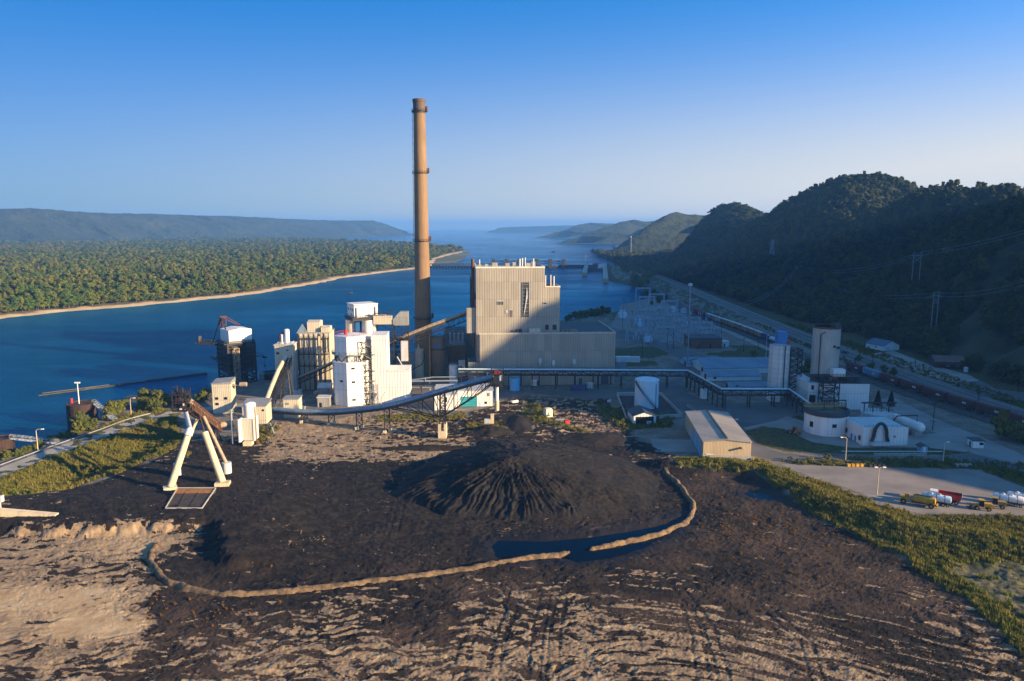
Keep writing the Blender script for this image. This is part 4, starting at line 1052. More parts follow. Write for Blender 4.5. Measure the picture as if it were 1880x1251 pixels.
# deep truss under the rising half
tp = [722, 745, 772, 799, 812, 836, 862, 888, 908]; low = [.4, 2.4, 5.2, 8.4, 9.0, 7.3, 5.2, 3.0, .9]
mb = MB()
for sg in (-1.1, 1.1):
    sd_ = Vector((.57, .82, 0)) * sg
    T_ = [eat(c) + sd_ + Vector((0, 0, -1.3)) for c in tp]; B_ = [t - Vector((0, 0, l2)) for t, l2 in zip(T_, low)]
    for k in range(len(tp) - 1):
        mb.bar(T_[k], T_[k + 1], .35); mb.bar(B_[k], B_[k + 1], .35)
        mb.bar(T_[k], B_[k + 1], .22) if k < 4 else mb.bar(B_[k], T_[k + 1], .22)
    for k in range(1, len(tp)): mb.bar(T_[k], B_[k], .26)
part('truss', mb, STEEL, o)
p = eat(905) + Vector((1.5, -1, 0))
mb = MB().box(p.x - 2.2, p.x + 2.6, p.y - 2.2, p.y + 2.2, p.z - 3.2, p.z - 2.9).box(p.x - 2.2, p.x + 2.6, p.y - 2.2, p.y + 2.2, p.z + 1.4, p.z + 1.7)
for a in (-2, 2.4):
    for c in (-2, 2): mb.bar((p.x + a, p.y + c, p.z - 3.2), (p.x + a, p.y + c, p.z + 3.2), .22)
mb.rail([(p.x - 2.2, p.y - 2.2, p.z - 2.9), (p.x + 2.6, p.y - 2.2, p.z - 2.9), (p.x + 2.6, p.y + 2.2, p.z - 2.9), (p.x - 2.2, p.y + 2.2, p.z - 2.9)], 1.2, .1, 1.2, True).rail([(p.x - 2.2, p.y - 2.2, p.z + 1.7), (p.x + 2.6, p.y - 2.2, p.z + 1.7), (p.x + 2.6, p.y + 2.2, p.z + 1.7), (p.x - 2.2, p.y + 2.2, p.z + 1.7)], 1.2, .1, 1.2, True)
mb.box(p.x - 1.2, p.x + .2, p.y - 1.4, p.y, p.z - 2.8, p.z + 1.2)
hd = part('head_platform', mb, STEEL, o); part('drive_motor', MB().box(p.x - .9, p.x + .9, p.y - 1.9, p.y - .4, p.z + 1.72, p.z + 2.7).cyl((p.x - 1.6, p.y - 1, p.z + 2.2), (p.x + 1.6, p.y - 1, p.z + 2.2), .3), RED, hd)
part('motor_guard', MB().box(p.x + 1.1, p.x + 2, p.y - 1.8, p.y, p.z - 1, p.z + .8), PALE, hd)
ck = part('discharge_chute', MB().cyl((p.x, p.y, p.z - 9.4), (p.x, p.y, p.z - 2.9), .62, n=16), WHITE, o)
part('chute_skirt', MB().cyl((p.x, p.y, p.z - 12.8), (p.x, p.y, p.z - 9.0), .82, n=16), CONCY, ck)
fit = MB()
for px_ in (560, 617, 668, 700, 745, 790, 838, 872, 895): c = eat(px_); fit.cyl((c.x, c.y, c.z + 1), (c.x, c.y, c.z + 1.9), .16, n=6).box(c.x - .25, c.x + .25, c.y - .25, c.y + .25, c.z + 1.8, c.z + 2.1)
part('hood_lamps', fit, PALE, o)

# inclined conveyor into the boiler house, partly sunlit
c1 = [WP(708, 708, 635), WP(730, 707, 624), WP(790, 704, 599.5), WP(862, 700, 573)]
o, q = conveyor('boiler_conveyor', 'inclined dark conveyor gallery climbing from the white stepped block into the power house', c1, .8, BELTW, 2.4)
mb = MB().truss(q[1] - Vector((0, 0, 1)), q[-1] - Vector((0, 0, 1)), 3.2, 14, .26, 2.4); part('truss', mb, STEEL, o)
mb = MB()
for a, b_ in zip(q, q[1:]): mb.rail([a + Vector((0, -1.4, -.6)), b_ + Vector((0, -1.4, -.6))], 1.6, .12, 2.5)
part('handrail', mb, BELTW, o)
bent(o, q[2], 3, 4, dr=Vector((1, 0, 0)))
c2 = [WP(487, 776, 745), WP(500, 757, 712), WP(514, 741, 680), WP(528, 727, 655)]
o, q = conveyor('reclaim_conveyor', 'steep ribbed conveyor tube climbing from the transfer house to the beige crusher house', c2, .95, CONCY, 1.1)
part('truss', MB().truss(q[0] - Vector((0, 0, 1)) + Vector((1.7, 0, 0)), q[-1] - Vector((0, 0, 1)) + Vector((1.7, 0, 0)), 2.2, 12, .25, 2.2), STEEL, o)
part('walkway', MB().bar(q[0] + Vector((2.6, .3, -.8)), q[-1] + Vector((2.6, .3, -.8)), 1.0, .2).rail([q[0] + Vector((3, .3, -.7)), q[-1] + Vector((3, .3, -.7))], 1.1, .12, 2), STEEL, o)
mb = MB().lattice(q[2].x + 3.6, q[2].y, 0, q[2].z, 5.5, 2.2, 5, .3); part('trestle', mb, STEEL, o)
c3 = [WP(550, 722, 693), WP(580, 722, 681), WP(616, 722, 664)]
o, q = conveyor('crusher_conveyor', 'dark conveyor with a sandy top edge running behind the white silo building', c3, .7, BELTW, 2.0)
part('truss', MB().truss(q[0] - Vector((0, 0, .8)), q[-1] - Vector((0, 0, .8)), 2.4, 9, .24, 2.2), STEEL, o)
bent(o, q[1], 3, 3, dr=Vector((1, 0, 0)))

# ------------------------------------------------------------------ crusher house and neighbours
def house(name, label, cat, px0, px1, pyb, pyt, depth, wall, roof=None, rot=TH, eave=.35, group=None, z0=-1.0):
    o = site(name, label, cat, px0, pyb, rot, group); X = (o.location.x, o.location.y)
    w_ = WU(X, px1, rot); h_ = ZA(*X, pyt)
    part('walls', MB().box(0, w_, 0, depth, z0, h_), wall, o)
    if roof: part('roof', MB().box(-eave, w_ + eave, -eave, depth + eave, h_ + .004, h_ + .3), roof, o)
    return o, w_, h_
o, w_, h_ = house('crusher_house', 'tall narrow beige crusher house with white dust collectors on its roof', 'building', 508, 541, 725, 634.5, 10, BEIGE2, paint('pale_roof', (.6, .56, .48), .6))
part('wall_hatch', MB().box(.8, 2.2, -.12, -.01, h_ - 4.5, h_ - 3.4), GLASS, o)
part('wall_lamp', MB().box(5.6, 6.8, -.7, -.01, h_ - 2.6, h_ - 2.2), STEEL, o)
c = part('dust_collector', MB().lathe([(1.25, h_ + 1.2), (1.3, h_ + 7), (1.1, h_ + 7.5), (.3, h_ + 7.7)], (5.6, 3, 0), 20), WHITE, o, None, True); part('collector_cone', MB().lathe([(.4, h_ + .3), (1.25, h_ + 1.19)], (5.6, 3, 0), 20), WHITE, c)
part('dust_collector', MB().lathe([(.9, h_ + .3), (.95, h_ + 5), (.2, h_ + 5.3)], (3.3, 3.4, 0), 16), WHITE, o, None, True)
part('bypass_duct', MB().tube([(2, 3, h_ + .4), (2, 3, h_ + 4.6), (2.6, 3, h_ + 5.6), (4.4, 3, h_ + 5.8)], .45, 10), STEEL, o)
part('roof_rail', MB().rail([(1.6, .3, h_ + .3), (8.4, .3, h_ + .3), (8.4, 5, h_ + .3)], 1.1, .09, 1.2), WHITE, o)
part('downpipe', MB().cyl((w_ + 1, -.6, 2.5), (w_ + 1, -.6, 12.5), .65, n=12), GALV, o); part('pipe_support', MB().box(w_ - .5, w_ + 3.5, -1.2, 1.2, -.5, 2.4), PALE, o)
o, w_, h_ = house('baghouse', 'large grey beige baghouse with stepped roof sheds behind the crusher house', 'building', 551, 609, 716, 612, 16, BEIGE2, paint('baghouse_roof', (.36, .34, .30), .7))
part('penthouse', MB().gable(4.5, 10.8, 2, 10, h_ + .31, h_ + 5.2, h_ + 6.0, 'x'), BEIGE2, o); part('penthouse', MB().gable(11.5, 15.8, .5, 8, h_ + .31, h_ + 2.6, h_ + 3.4, 'x'), BEIGE2, o)
mb = MB().gable(-.5, 4.4, 2, 12, h_ + .31, h_ + .6, h_ + 4.2, 'y'); part('sloped_roof', mb, ROOFB, o)
mb = MB()
for z in (h_ * .42, h_ * .63, h_ * .9): mb.box(.3, w_ - .2, -1.3, -.02, z, z + .2).rail([(.3, -1.25, z + .2), (w_ - .2, -1.25, z + .2)], 1.1, .1, 1.5)
for k in range(7): mb.bar((.4 + k * (w_ - .8) / 6, -1.2, 0), (.4 + k * (w_ - .8) / 6, -1.2, h_), .28 if k not in (0, 5) else .6)
for k in range(6):
    for z in (h_ * .42, h_ * .63): mb.bar((.4 + k * (w_ - .8) / 6, -1.2, z), (.4 + (k + 1) * (w_ - .8) / 6, -1.2, z + h_ * .2), .14)
part('access_frame', mb, STEEL, o)
part('stack_duct', MB().box(w_ * .66, w_ * .72, -1.7, -1.3, h_ * .4, h_ * .95), CONCY, o)
mb = MB()
for k in range(12): mb.box(w_ * .05 + k * 1.3, w_ * .05 + k * 1.3 + .3, -.25, -.01, h_ * .66, h_ * .92)
part('pulse_pipes', mb, GALV, o)

# ------------------------------------------------------------------ white octagonal silo building
sO = mpp(747); ro = 36 * sO; xo, yo = P(640, 747); yo += ro
o = thing('silo_building', 'white eight sided silo building with a railed drum, next to an open stair tower', 'silo building', (xo, yo), 0)
zl = ZA(xo, yo - ro, 669); A0 = -math.pi / 2 - .03
part('lower_walls', MB().lathe([(ro, -1), (ro, zl)], n=8, a0=A0), WHITEC, o)
part('lower_roof', MB().lathe([(ro + .12, zl + .003), (ro + .12, zl + .5), (ro - .5, zl + .5), (.2, zl + .7)], n=8, a0=A0), WHITE, o)
z1_, z2_ = ZA(xo, yo - ro, 654), ZA(xo, yo - ro, 620); rd = ro * .86
part('neck', MB().lathe([(rd * .8, zl + .5), (rd * .8, z1_)], n=8, a0=A0), WHITEC, o)
dr_ = part('drum', MB().lathe([(rd * .85, z1_ - .9), (rd, z1_), (rd, z2_), (rd * .5, z2_ + .5), (.1, z2_ + .8)], n=8, a0=A0), WHITEC, o)
ring = [(math.cos(A0 + k * math.pi / 8) * (rd + 1.1), math.sin(A0 + k * math.pi / 8) * (rd + 1.1), z1_ + .1) for k in range(16)]
mb = MB().lathe([(rd + .02, z1_ - .1), (rd + 1.15, z1_ - .1), (rd + 1.15, z1_ + .1), (rd + .02, z1_ + .1)], n=16, a0=A0).rail(ring, 1.3, .11, 1.3, True)
part('walkway', mb, GALV, dr_)
mb = MB()
for k in range(8):
    a = A0 + k * math.pi / 4; b_ = A0 + (k + 1) * math.pi / 4; q0 = (math.cos(a) * rd, math.sin(a) * rd); q1 = (math.cos(b_) * rd, math.sin(b_) * rd); qm = ((q0[0] + q1[0]) / 2, (q0[1] + q1[1]) / 2)
    mb.bar((*q0, zl + .5), (*q0, z1_), .4); mb.bar((*q0, z1_ - .2), (*qm, zl + .6), .25); mb.bar((*q1, z1_ - .2), (*qm, zl + .6), .25)
part('drum_frame', mb, STEEL, o)
part('roof_fan', MB().cyl((-1.5, -3, z2_ + .3), (-1.5, -3, z2_ + 2.6), .8, n=14), RED, o)
part('roof_rail', MB().rail([(math.cos(k * math.pi / 8) * (rd - .5), math.sin(k * math.pi / 8) * (rd - .5), z2_ + .1) for k in range(16)], 1.1, .08, 1.5, True), RED, o)
def facet(kf, t, z, w_, h2, name, mat):
    a, b_ = A0 + kf * math.pi / 4, A0 + (kf + 1) * math.pi / 4
    p0, p1 = Vector((math.cos(a) * ro, math.sin(a) * ro, 0)), Vector((math.cos(b_) * ro, math.sin(b_) * ro, 0)); c = p0.lerp(p1, t); d = (p1 - p0).normalized(); n_ = Vector((d.y, -d.x, 0))
    q = [c - d * w_ / 2 + n_ * .03, c + d * w_ / 2 + n_ * .03, c + d * w_ / 2 + n_ * .16, c - d * w_ / 2 + n_ * .16]
    part(name, MB().prism([(v.x, v.y) for v in q], z, z + h2), mat, o)
for kf, t, zs_ in ((0, .42, (.92, .6, .18)), (-1, .55, (.62,)), (-2, .5, (.95, .62, .25))):
    for k in zs_: facet(kf, t, zl * k - 1, 1.5, .8, 'window', GLASS)
# open stair tower
o2 = thing('stair_tower', 'open steel stair tower with zigzag flights between the white silo drum and the white block', 'stair tower', P(673.5, 742), TH)
hS2 = ZA(*P(673.5, 742), 627); mb = MB(); fl = MB(); n = 11
for k in range(n):
    za, zb = hS2 * k / n, hS2 * (k + 1) / n
    for a in (-2.9, 2.9):
        for c in (-2, 2): mb.bar((a, c, za), (a, c, zb), .26)
    mb.bar((-2.9, -2, zb), (2.9, -2, zb), .24); mb.bar((-2.9, 2, zb), (2.9, 2, zb), .2); mb.bar((-2.9, -2, zb), (-2.9, 2, zb), .2); mb.bar((2.9, -2, zb), (2.9, 2, zb), .2); mb.bar((.2, -2, za), (2.9, -2, zb) if k % 2 else (2.9, -2, za), .14); mb.bar((.3, -2, za), (.3, -2, zb), .2)
    sg = 1 if k % 2 else -1
    fl.bar((-2.3 * sg, -1.2, za + .1), (1.6 * sg, -1.2, zb), .9, .25); fl.bar((-2.3 * sg, -1.7, za + 1.1), (1.6 * sg, -1.7, zb + 1), .1)
    fl.box(*sorted((1.6 * sg, 2.8 * sg)), -1.9, 1.9, zb - .1, zb + .05)
part('frame', mb, STEEL, o2); part('stair_flights', fl, paint('stair_steel', (.33, .29, .2), .6), o2)
# white L-shaped block
o3, w_, h_ = house('tripper_block', 'tall white stepped block with a low wing, right of the open stair tower', 'building', 684.5, 712.5, 741, 617, 13, WHITEC, WHITE, eave=.2)
w2 = WU((o3.location.x, o3.location.y), 752.5, TH); h2 = ZA(o3.location.x, o3.location.y, 682)
part('low_wing', MB().box(w_ + .01, w2, .03, 13, -1, h2), WHITEC, o3); part('low_wing_roof', MB().box(w_ + .3, w2 + .2, -.17, 13.2, h2 + .004, h2 + .35), WHITE, o3)
part('back_wing', MB().box(-8, -.02, 5, 12.5, -1, h_ - 2), WHITEC, o3)
for z in (h_ * .72, h_ * .48, h_ * .33, h_ * .15): part('wall_lamp', MB().box(.6, 1.6, -.6, -.02, z, z + .4), GALV, o3)
mb = MB()
for k in range(4): mb.bar((1.2 + k * 1.6 - 1.6, -2.2, k * 3 % 6), (1.2 + k * 1.6, -2.2, k * 3 % 6 + 3), .8, .2)
mb.lattice(1, -2.4, 0, 9.5, 3, 3, 4, .18); part('outside_stairs', mb, GALV, o3)
# twin silos under a cap house
s7 = mpp(712); TW = []
xq, yq = P(661, 712); ph = rad(30)
o4 = thing('twin_silo', 'pair of pale silos under a white cap house, standing behind the white railed drum', 'silo building', (xq, yq + 7), 0)
zt = ZA(xq, yq, 587); zc = ZA(xq, yq, 562)
for dx, rr in ((-17.5, 11.5), (15, 14)):
    part('silo', MB().lathe([(rr * s7, -1), (rr * s7, zt - .9)], (dx * s7, 1.5 if dx < 0 else 0, 0), 32), paint('silo_cream', (.62, .55, .44), .7, .14, .2) if dx < 0 else WHITE, o4, None, True)
part('duct_between', MB().box(-2.2, .2, -2.5, 0, zt - 22, zt - 1), BLUE, o4)
def rb_(mb, rot, dx=0, dy=0):
    c, s = math.cos(rot), math.sin(rot); mb.v = [(x * c - y * s + dx, x * s + y * c + dy, z) for x, y, z in mb.v]; return mb
wa, da = 44 * s7, 40 * s7
fc = (-6.5 * s7, -6.3)      # nearest corner of the cap house
cap = part('cap_house', rb_(MB().add([(0, 0, zt + .8), (wa, 0, zt + .8), (wa, da, zt + .8), (0, da, zt + .8), (0, 0, zc), (wa, 0, zc + .3), (wa, da, zc + .3), (0, da, zc)], [(3, 2, 1, 0), (4, 5, 6, 7), (0, 1, 5, 4), (1, 2, 6, 5), (2, 3, 7, 6), (3, 0, 4, 7)]), ph, *fc), WHITEC, o4)
part('cap_roof', rb_(MB().box(-.3, wa + .3, -.3, da + .3, zc + .32, zc + .62), ph, *fc), WHITE, cap)
mb = MB()
for t in (.2, .5, .85): mb.box(-.12, -.01, da * t - .5, da * t + .5, zt + 4, zt + 5.4)
mb.box(-.12, -.01, da * .35, da * .35 + .7, zt + 1.6, zt + 2.6); part('window', rb_(mb, ph, *fc), GLASS, cap)
part('wall_pipe', rb_(MB().cyl((1.3, -.5, zt + .8), (1.3, -.5, zt + 6), .5, n=10).cyl((wa - 1.2, -.5, zt + 1), (wa - 1.2, -.5, zt + 6), .45, n=10), ph, *fc), PALE, cap)
mb = MB().box(-1.6, wa + 1.4, -1.6, da + 1, zt + .35, zt + .78).box(-1.2, wa + 1, -1.2, da + .6, zt - .8, zt + .345).rail([(-1.5, da, zt + .78), (-1.5, -1.5, zt + .78), (wa + 1.3, -1.5, zt + .78)], 1.1, .1, 1.3)
part('deck', rb_(mb, ph, *fc), STEEL, o4)
# transfer gallery to the right of the twin silos, on a dark steel tower
xg, yg = P(724, 709)
o5 = thing('transfer_gallery', 'grey sheet metal gallery house on a dark braced steel tower left of the chimney', 'gallery', (xg, yg), TH)
zg0, zg1 = ZA(xg, yg, 598), ZA(xg, yg, 573); sG = mpp(709)
part('gallery_house', MB().add([(0, 0, zg0), (28 * sG, 0, zg0), (28 * sG, 5, zg0), (0, 5, zg0), (0, 0, zg0 + 3), (13 * sG, 0, zg1), (28 * sG, 0, zg1), (28 * sG, 5, zg1), (13 * sG, 5, zg1), (0, 5, zg0 + 3)],
     [(3, 2, 1, 0), (0, 1, 6, 5, 4), (1, 2, 7, 6), (2, 3, 9, 8, 7), (3, 0, 4, 9), (4, 5, 8, 9), (5, 6, 7, 8)]), GREYC, o5)
part('link_box', MB().box(-10, -.05, .3, 4.6, zg0 + .6, zg0 + 5).box(-10, -4, .3, 4.6, zg0 + 5.01, zg0 + 5.3), BEIGE2, o5)
mb = MB().lattice(14 * sG, 2.5, 0, zg0 - .2, 27 * sG, 27 * sG, 8, .45, 5, 5).lattice(-4, 2.5, 0, zg0 + .4, 9, 9, 8, .36, 5, 5)
for z in (zg0 * .3, zg0 * .55, zg0 * .78): mb.box(-9, 28 * sG, 0, 5, z, z + .2).rail([(-9, -.1, z + .2), (28 * sG, -.1, z + .2)], 1.1, .1, 1.5)
part('tower_frame', mb, STEEL, o5)
mb = MB().box(4, 7.5, -1.5, 2, zg0 * .42, zg0 * .75).bar((2, -2, zg0 * .5), (5.5, -2, zg0 * .3), 1.2, .3).bar((5.5, -2, zg0 * .3), (6.5, -2, 2), 1.0, 1.0)
part('hopper', mb, PALE, o5)
part('upper_walkway', MB().box(-9, 1, -2, 0, zg0 + 6.4, zg0 + 6.6).rail([(-9, -2, zg0 + 6.6), (1, -2, zg0 + 6.6)], 1.1, .09, 1.4).cyl((-7, -1, zg0 + 6.6), (-7, -1, zg0 + 9), .1).bar((-4, -1, zg0 + 7.6), (0, -1, zg0 + 8), .3), STEEL, o5)

# ------------------------------------------------------------------ barge unloader at the river's edge
xb, yb = P(427, 706); ph = rad(42)
o = thing('barge_unloader', 'black steel unloading tower with a white machine house and red boom gear at the water', 'unloader', (xb, yb + 8, 0), ph)
sB = mpp(706); zb0, zb1 = ZA(xb, yb + 8, 628), ZA(xb, yb + 8, 602); w2 = 7.2
mb = MB()
for k, z in enumerate([i * zb0 / 10 for i in range(11)]):
    if k > 2: mb.rail([(-w2, -w2, z), (w2, -w2, z), (w2, w2, z), (-w2, w2, z)], 1.2, .16, 2.2, True)
    mb.bar((-w2, -w2, z), (w2, -w2, z), .45); mb.bar((-w2, -w2, z), (-w2, w2, z), .45); mb.bar((w2, -w2, z), (w2, w2, z), .45); mb.bar((w2, w2, z), (-w2, w2, z), .45)
mb.lattice(0, 0, -3, zb0, 2 * w2, 2 * w2, 5, .8); mb.lattice(0, 0, -2, zb0, w2, w2, 8, .6)
part('tower_frame', mb, STEEL, o)
mb = MB()
for z0_, z1_ in ((.52, .66), (.72, .86), (.34, .46)):
    mb.box(-w2 + .8, w2 - .5, -w2 + .8, w2 - .8, zb0 * z0_, zb0 * z1_)
part('machine_deck', mb, paint('black_plates', (.014, .014, .016), .7), o)
mh = part('machine_house', MB().gable(-5.9, 6.2, -6.4, 5.6, zb0 + .6, zb1 - .5, zb1 + .4, 'y'), WHITEC, o); part('house_louver', MB().box(-2.5, .5, -6.52, -6.41, zb0 + 3.6, zb0 + 4.8).box(2.5, 5, -6.52, -6.41, zb0 + 3.6, zb0 + 4.8), PALE, mh)
part('house_deck', MB().box(-9, 7.4, -7.5, 7.2, zb0 + .05, zb0 + .55).rail([(-9, -7.4, zb0 + .55), (7.3, -7.4, zb0 + .55), (7.3, 7, zb0 + .55)], 1.1, .12, 1.6), STEEL, o)
mb = MB().bar((-5, -6, zb0 + 1), (-5.5, 4.5, zb1 + 6), .5).bar((-10, 6, zb0), (-5.5, 4.5, zb1 + 6), .5).bar((-5, 7, zb0 + 1), (-5.5, 4.5, zb1 + 6), .5); part('stay_frame', mb, STEEL, o)
mb = MB().bar((-6.5, 4.5, zb1 + 1), (-5.5, 4.5, zb1 + 6), .5).bar((-4.5, 4.5, zb1 + .5), (-5.5, 4.5, zb1 + 6), .5).bar((-5.5, 4.5, zb1 + 6), (3, 4, zb1 + .8), .4).bar((-3, 4.5, zb1 + 6), (4, 3, zb1 + .8), .4).bar((-3, 4.5, zb1 + 1), (-3, 4.5, zb1 + 6), .4).box(-6.2, -2.6, 4, 5, zb1 + 5.4, zb1 + 6.2).bar((-5.5, 4.5, zb1 + 3), (-3, 4.5, zb1 + 1), .3)
part('gantry_head', mb, paint('red_oxide', (.09, .026, .024), .8), o)
mb = MB().truss((-9, 2, zb0 + .4), (-17.5, 8.5, zb0 + 1.2), 1.2, 6, .35, 2.6).rail([(-9, 1, zb0 + .6), (-17, 7.2, zb0 + 1.4)], 1.2, .12, 1.6).box(-17, -15.4, 6.6, 8.2, zb0 + 1.2, zb0 + 4); part('boom', mb, STEEL, o)
mb = MB().bar((w2, 0, zb0 * .6), (w2 + 5, -7, zb0 * .62), .45).bar((w2, -2, zb0 * .74), (w2 + 5, -7, zb0 * .64), .2).box(w2 + 4.2, w2 + 6, -8, -6.2, zb0 * .57, zb0 * .61).cyl((w2 + 5, -7, 4), (w2 + 5, -7, zb0 * .57), .07).box(w2 + 4.7, w2 + 5.3, -7.3, -6.7, zb0 * .34, zb0 * .4); part('jib_hoist', mb, STEEL, o)
part('side_platform', MB().box(-w2 - 4.5, -w2, 0, 5, zb0 * .62, zb0 * .64).rail([(-w2, 0, zb0 * .64), (-w2 - 4.5, 0, zb0 * .64), (-w2 - 4.5, 5, zb0 * .64)], 1.2, .12, 1.2).bar((-w2 - 4.3, 2, zb0 * .62), (-w2, 2, zb0 * .45), .35), STEEL, o)
mb = MB().lattice(-3.5, -w2 - 1.4, 0, zb0 - 2, 2.6, 2.6, 11, .22, 2, 2)
for k in range(11): mb.bar((-4.6 if k % 2 else -2.4, -w2 - 1.8, (zb0 - 2) * k / 11), (-2.4 if k % 2 else -4.6, -w2 - 1.8, (zb0 - 2) * (k + 1) / 11), .7, .15)
part('stairs', mb, BELTW, o)
part('quay_block', MB().box(-w2 - 3, w2 + 3, -w2 - 2, w2 + 2, -9, -.6), CONC, o)
part('service_tank', MB().lathe([(1.5, 0), (1.5, 3.6), (.2, 4)], (w2 + 4, -w2 + 2, 0), 16), GALV, o)
x, y = P(497, 697); one('mooring_cell', MB().lathe([(6.2, -8), (6.2, 3.2), (5.6, 3.2), (5.5, 2.6), (.2, 2.8)], n=28), paint('sheet_piles', (.025, .022, .022), .8, .3, .4), 'round black sheet pile mooring cell between the unloading tower and the crusher house', 'mooring cell', loc=(x, y + 4, 0))

# ================================================================== pipe bridge
def pipe_bridge():
    pb = [WP(842, 716, 678), WP(1050, 714.5, 679), WP(1262, 711, 680.5), WP(1323, 750, 714), WP(1447, 745, 714.5), WP(1492, 775, 746)]
    o = thing('pipe_bridge', 'long black trussed pipe bridge with a pale pipe on top, zigzagging across the plant', 'pipe bridge', (pb[0][0], pb[0][1], 0))
    off = Vector((pb[0][0], pb[0][1], 0)); q = [Vector(p) - off for p in pb]
    part('pale_pipe', MB().tube(q, .42, 10), TANK, o, None, True)
    tr = MB(); legs = 0
    for i, (a, b_) in enumerate(zip(q, q[1:])):
        d = b_ - a; n = max(2, int(d.length / 4.5)); dn = Vector((0, 0, -.55))
        tr.truss(a + dn, b_ + dn, 2.3, n, .38, 2.2)
        tr.bar(a + dn - Vector((0, 0, 2.3)), b_ + dn - Vector((0, 0, 2.3)), 2.0, .3)
        sp = 12 if i != 2 else 6
        for k in range(int(d.length / sp) + 1):
            p = a + d.normalized() * min(k * sp + 1.5, d.length - .5); s2 = Vector((-d.y, d.x, 0)).normalized() * 1.2
            lg = MB()
            for e in (p + s2, p - s2): lg.bar((e.x, e.y, -.3), (e.x, e.y, p.z - 2.8), .42)
            lg.bar(p + s2 - Vector((0, 0, p.z * .55)), p - s2 - Vector((0, 0, p.z * .55)), .22).bar((*(p + s2).to_2d(), .4), (*(p - s2).to_2d(), p.z * .45), .16)
            part('trestle', lg, STEEL, o)
    part('truss', tr, STEEL, o)
    mb = MB()
    for a, b_ in zip(q, q[1:]):
        d = b_ - a; s2 = Vector((-d.y, d.x, 0)).normalized() * .7; mb.tube([a - s2 - Vector((0, 0, 1.3)), b_ - s2 - Vector((0, 0, 1.3))], .28, 8).tube([a + s2 * .9 - Vector((0, 0, 1.6)), b_ + s2 * .9 - Vector((0, 0, 1.6))], .22, 8)
    part('lower_pipes', mb, GALV, o)
    part('riser', MB().tube([q[0], q[0] + Vector((-.2, 0, -4)), q[0] + Vector((-13, -1, -4))], .3, 8).tube([q[0] + Vector((-13, -1, -4)), q[0] + Vector((-24, -1, -5.5))], .4, 8), GALV, o)
pipe_bridge()
# low pipe rack from the white block towards the power house
o = thing('pipe_rack', 'low rack of pale pipes between the white stepped block and the small white tank', 'pipe rack', P(752, 722), TH)
part('pipes', MB().cyl((0, 0, 6), (24, 0, 6), .45).cyl((0, .5, 2.6), (13, .5, 2.6), .35).cyl((8, -.6, 8), (8, -.6, 6), .2), GALV, o); mb = MB()
for k in range(5): mb.bar((k * 6, 0, -.3), (k * 6, 0, 6), .3)
part('posts', mb, STEEL, o)

# ================================================================== transfer house, tripod boom and their neighbours
o = site('transfer_house', 'pale beige transfer house standing on steel legs behind a white filter vessel', 'building', 447, 800)
X = (o.location.x, o.location.y); w_ = WU(X, 491, TH); z0_, z1_ = ZA(*X, 779), ZA(*X, 747)
part('walls', MB().box(0, w_, 0, 8, z0_, z1_), BEIGE2, o); part('roof', MB().add([(-.3, -.3, z1_ + .01), (w_ + .3, -.3, z1_ + .01), (w_ + .3, 8.3, z1_ + 1.2), (-.3, 8.3, z1_ + 1.2), (-.3, -.3, z1_ + .3), (w_ + .3, -.3, z1_ + .3), (w_ + .3, 8.3, z1_ + 1.5), (-.3, 8.3, z1_ + 1.5)], [(3, 2, 1, 0), (4, 5, 6, 7), (0, 1, 5, 4), (1, 2, 6, 5), (2, 3, 7, 6), (3, 0, 4, 7)]).box(0, w_, 7.9, 8, z1_, z1_ + 1.2), GREYC, o)
part('window', MB().box(w_ - 1.6, w_ - .8, -.08, -.01, z1_ - 2, z1_ - 1.2), GLASS, o)
mb = MB()
for a in (.5, w_ - .5):
    for c in (.5, 7.5): mb.bar((a, c, -1), (a, c, z0_), .45)
mb.bar((w_ - .5, .5, 0), (w_ + 2.5, .5, z0_ - .1), .3).bar((w_ - .5, 7.5, 0), (w_ - .5, .5, z0_ - .1), .25).bar((.5, .5, 0), (w_ - .5, .5, z0_ - .1), .2)
part('leg_frame', mb, STEEL, o); part('stairs', MB().bar((w_ + 2.5, 1, .3), (w_ + 1, 1, z0_), 1, .2).bar((w_ + .8, 2.5, .3), (w_ + 3, 2.5, z0_), .2), GALV, o)
o = site('filter_vessel', 'white round filter vessel above a ribbed box, mounted in front of the transfer house', 'filter', 441, 817)
X = (o.location.x, o.location.y); s = mpp(817); zA, zB, zC = ZA(*X, 806), ZA(*X, 773), ZA(*X, 743)
part('vessel', MB().lathe([(10.5 * s * .9, zB - 1), (11 * s, zB + .5), (11 * s, zC - .4), (9 * s, zC), (.1, zC + .3)], (17 * s, 2.6, 0), 24), WHITE, o, None, True)
part('filter_box', MB().box(5 * s, 25 * s, 0, 4.6, zA - .6, zB + .6), siding('filter_ribs', (.62, .58, .48), .55, 30, .08, line=.6), o)
part('frame', MB().box(2 * s, 5 * s - .01, -.2, 4.8, zA - .8, zB + .9).box(25 * s + .01, 28 * s, -.2, 4.8, zA - .8, zB + .9).box(2 * s, 28 * s, -.25, -.03, zB + .62, zB + 1.0), WHITE, o)
part('side_duct', MB().cyl((0, 0, 1), (0, 0, zB + .6), .65), WHITE, o); part('base_block', MB().box(8 * s, 23 * s, -2.2, 1.5, -1, zA - .8), CONCY, o)
part('ladder', MB().rail([(29 * s, 0, 1), (29 * s, 0, zC - 3)], .9, .1, .6).bar((29 * s, .5, 0), (29 * s, .5, zC - 1), .14).bar((29 * s, 1.3, 0), (29 * s, 1.3, zC - 1), .14), RUST, o)
part('stub_pipe', MB().cyl((-3, 1, 0), (-3, 1, zC - 2), .4), GALV, o)
o, w_, h_ = house('switch_house', 'narrow pale beige cabin with two small windows and a sloping roof, above the boom foot', 'building', 391.5, 426, 760, 706, 7, BEIGE2, None)
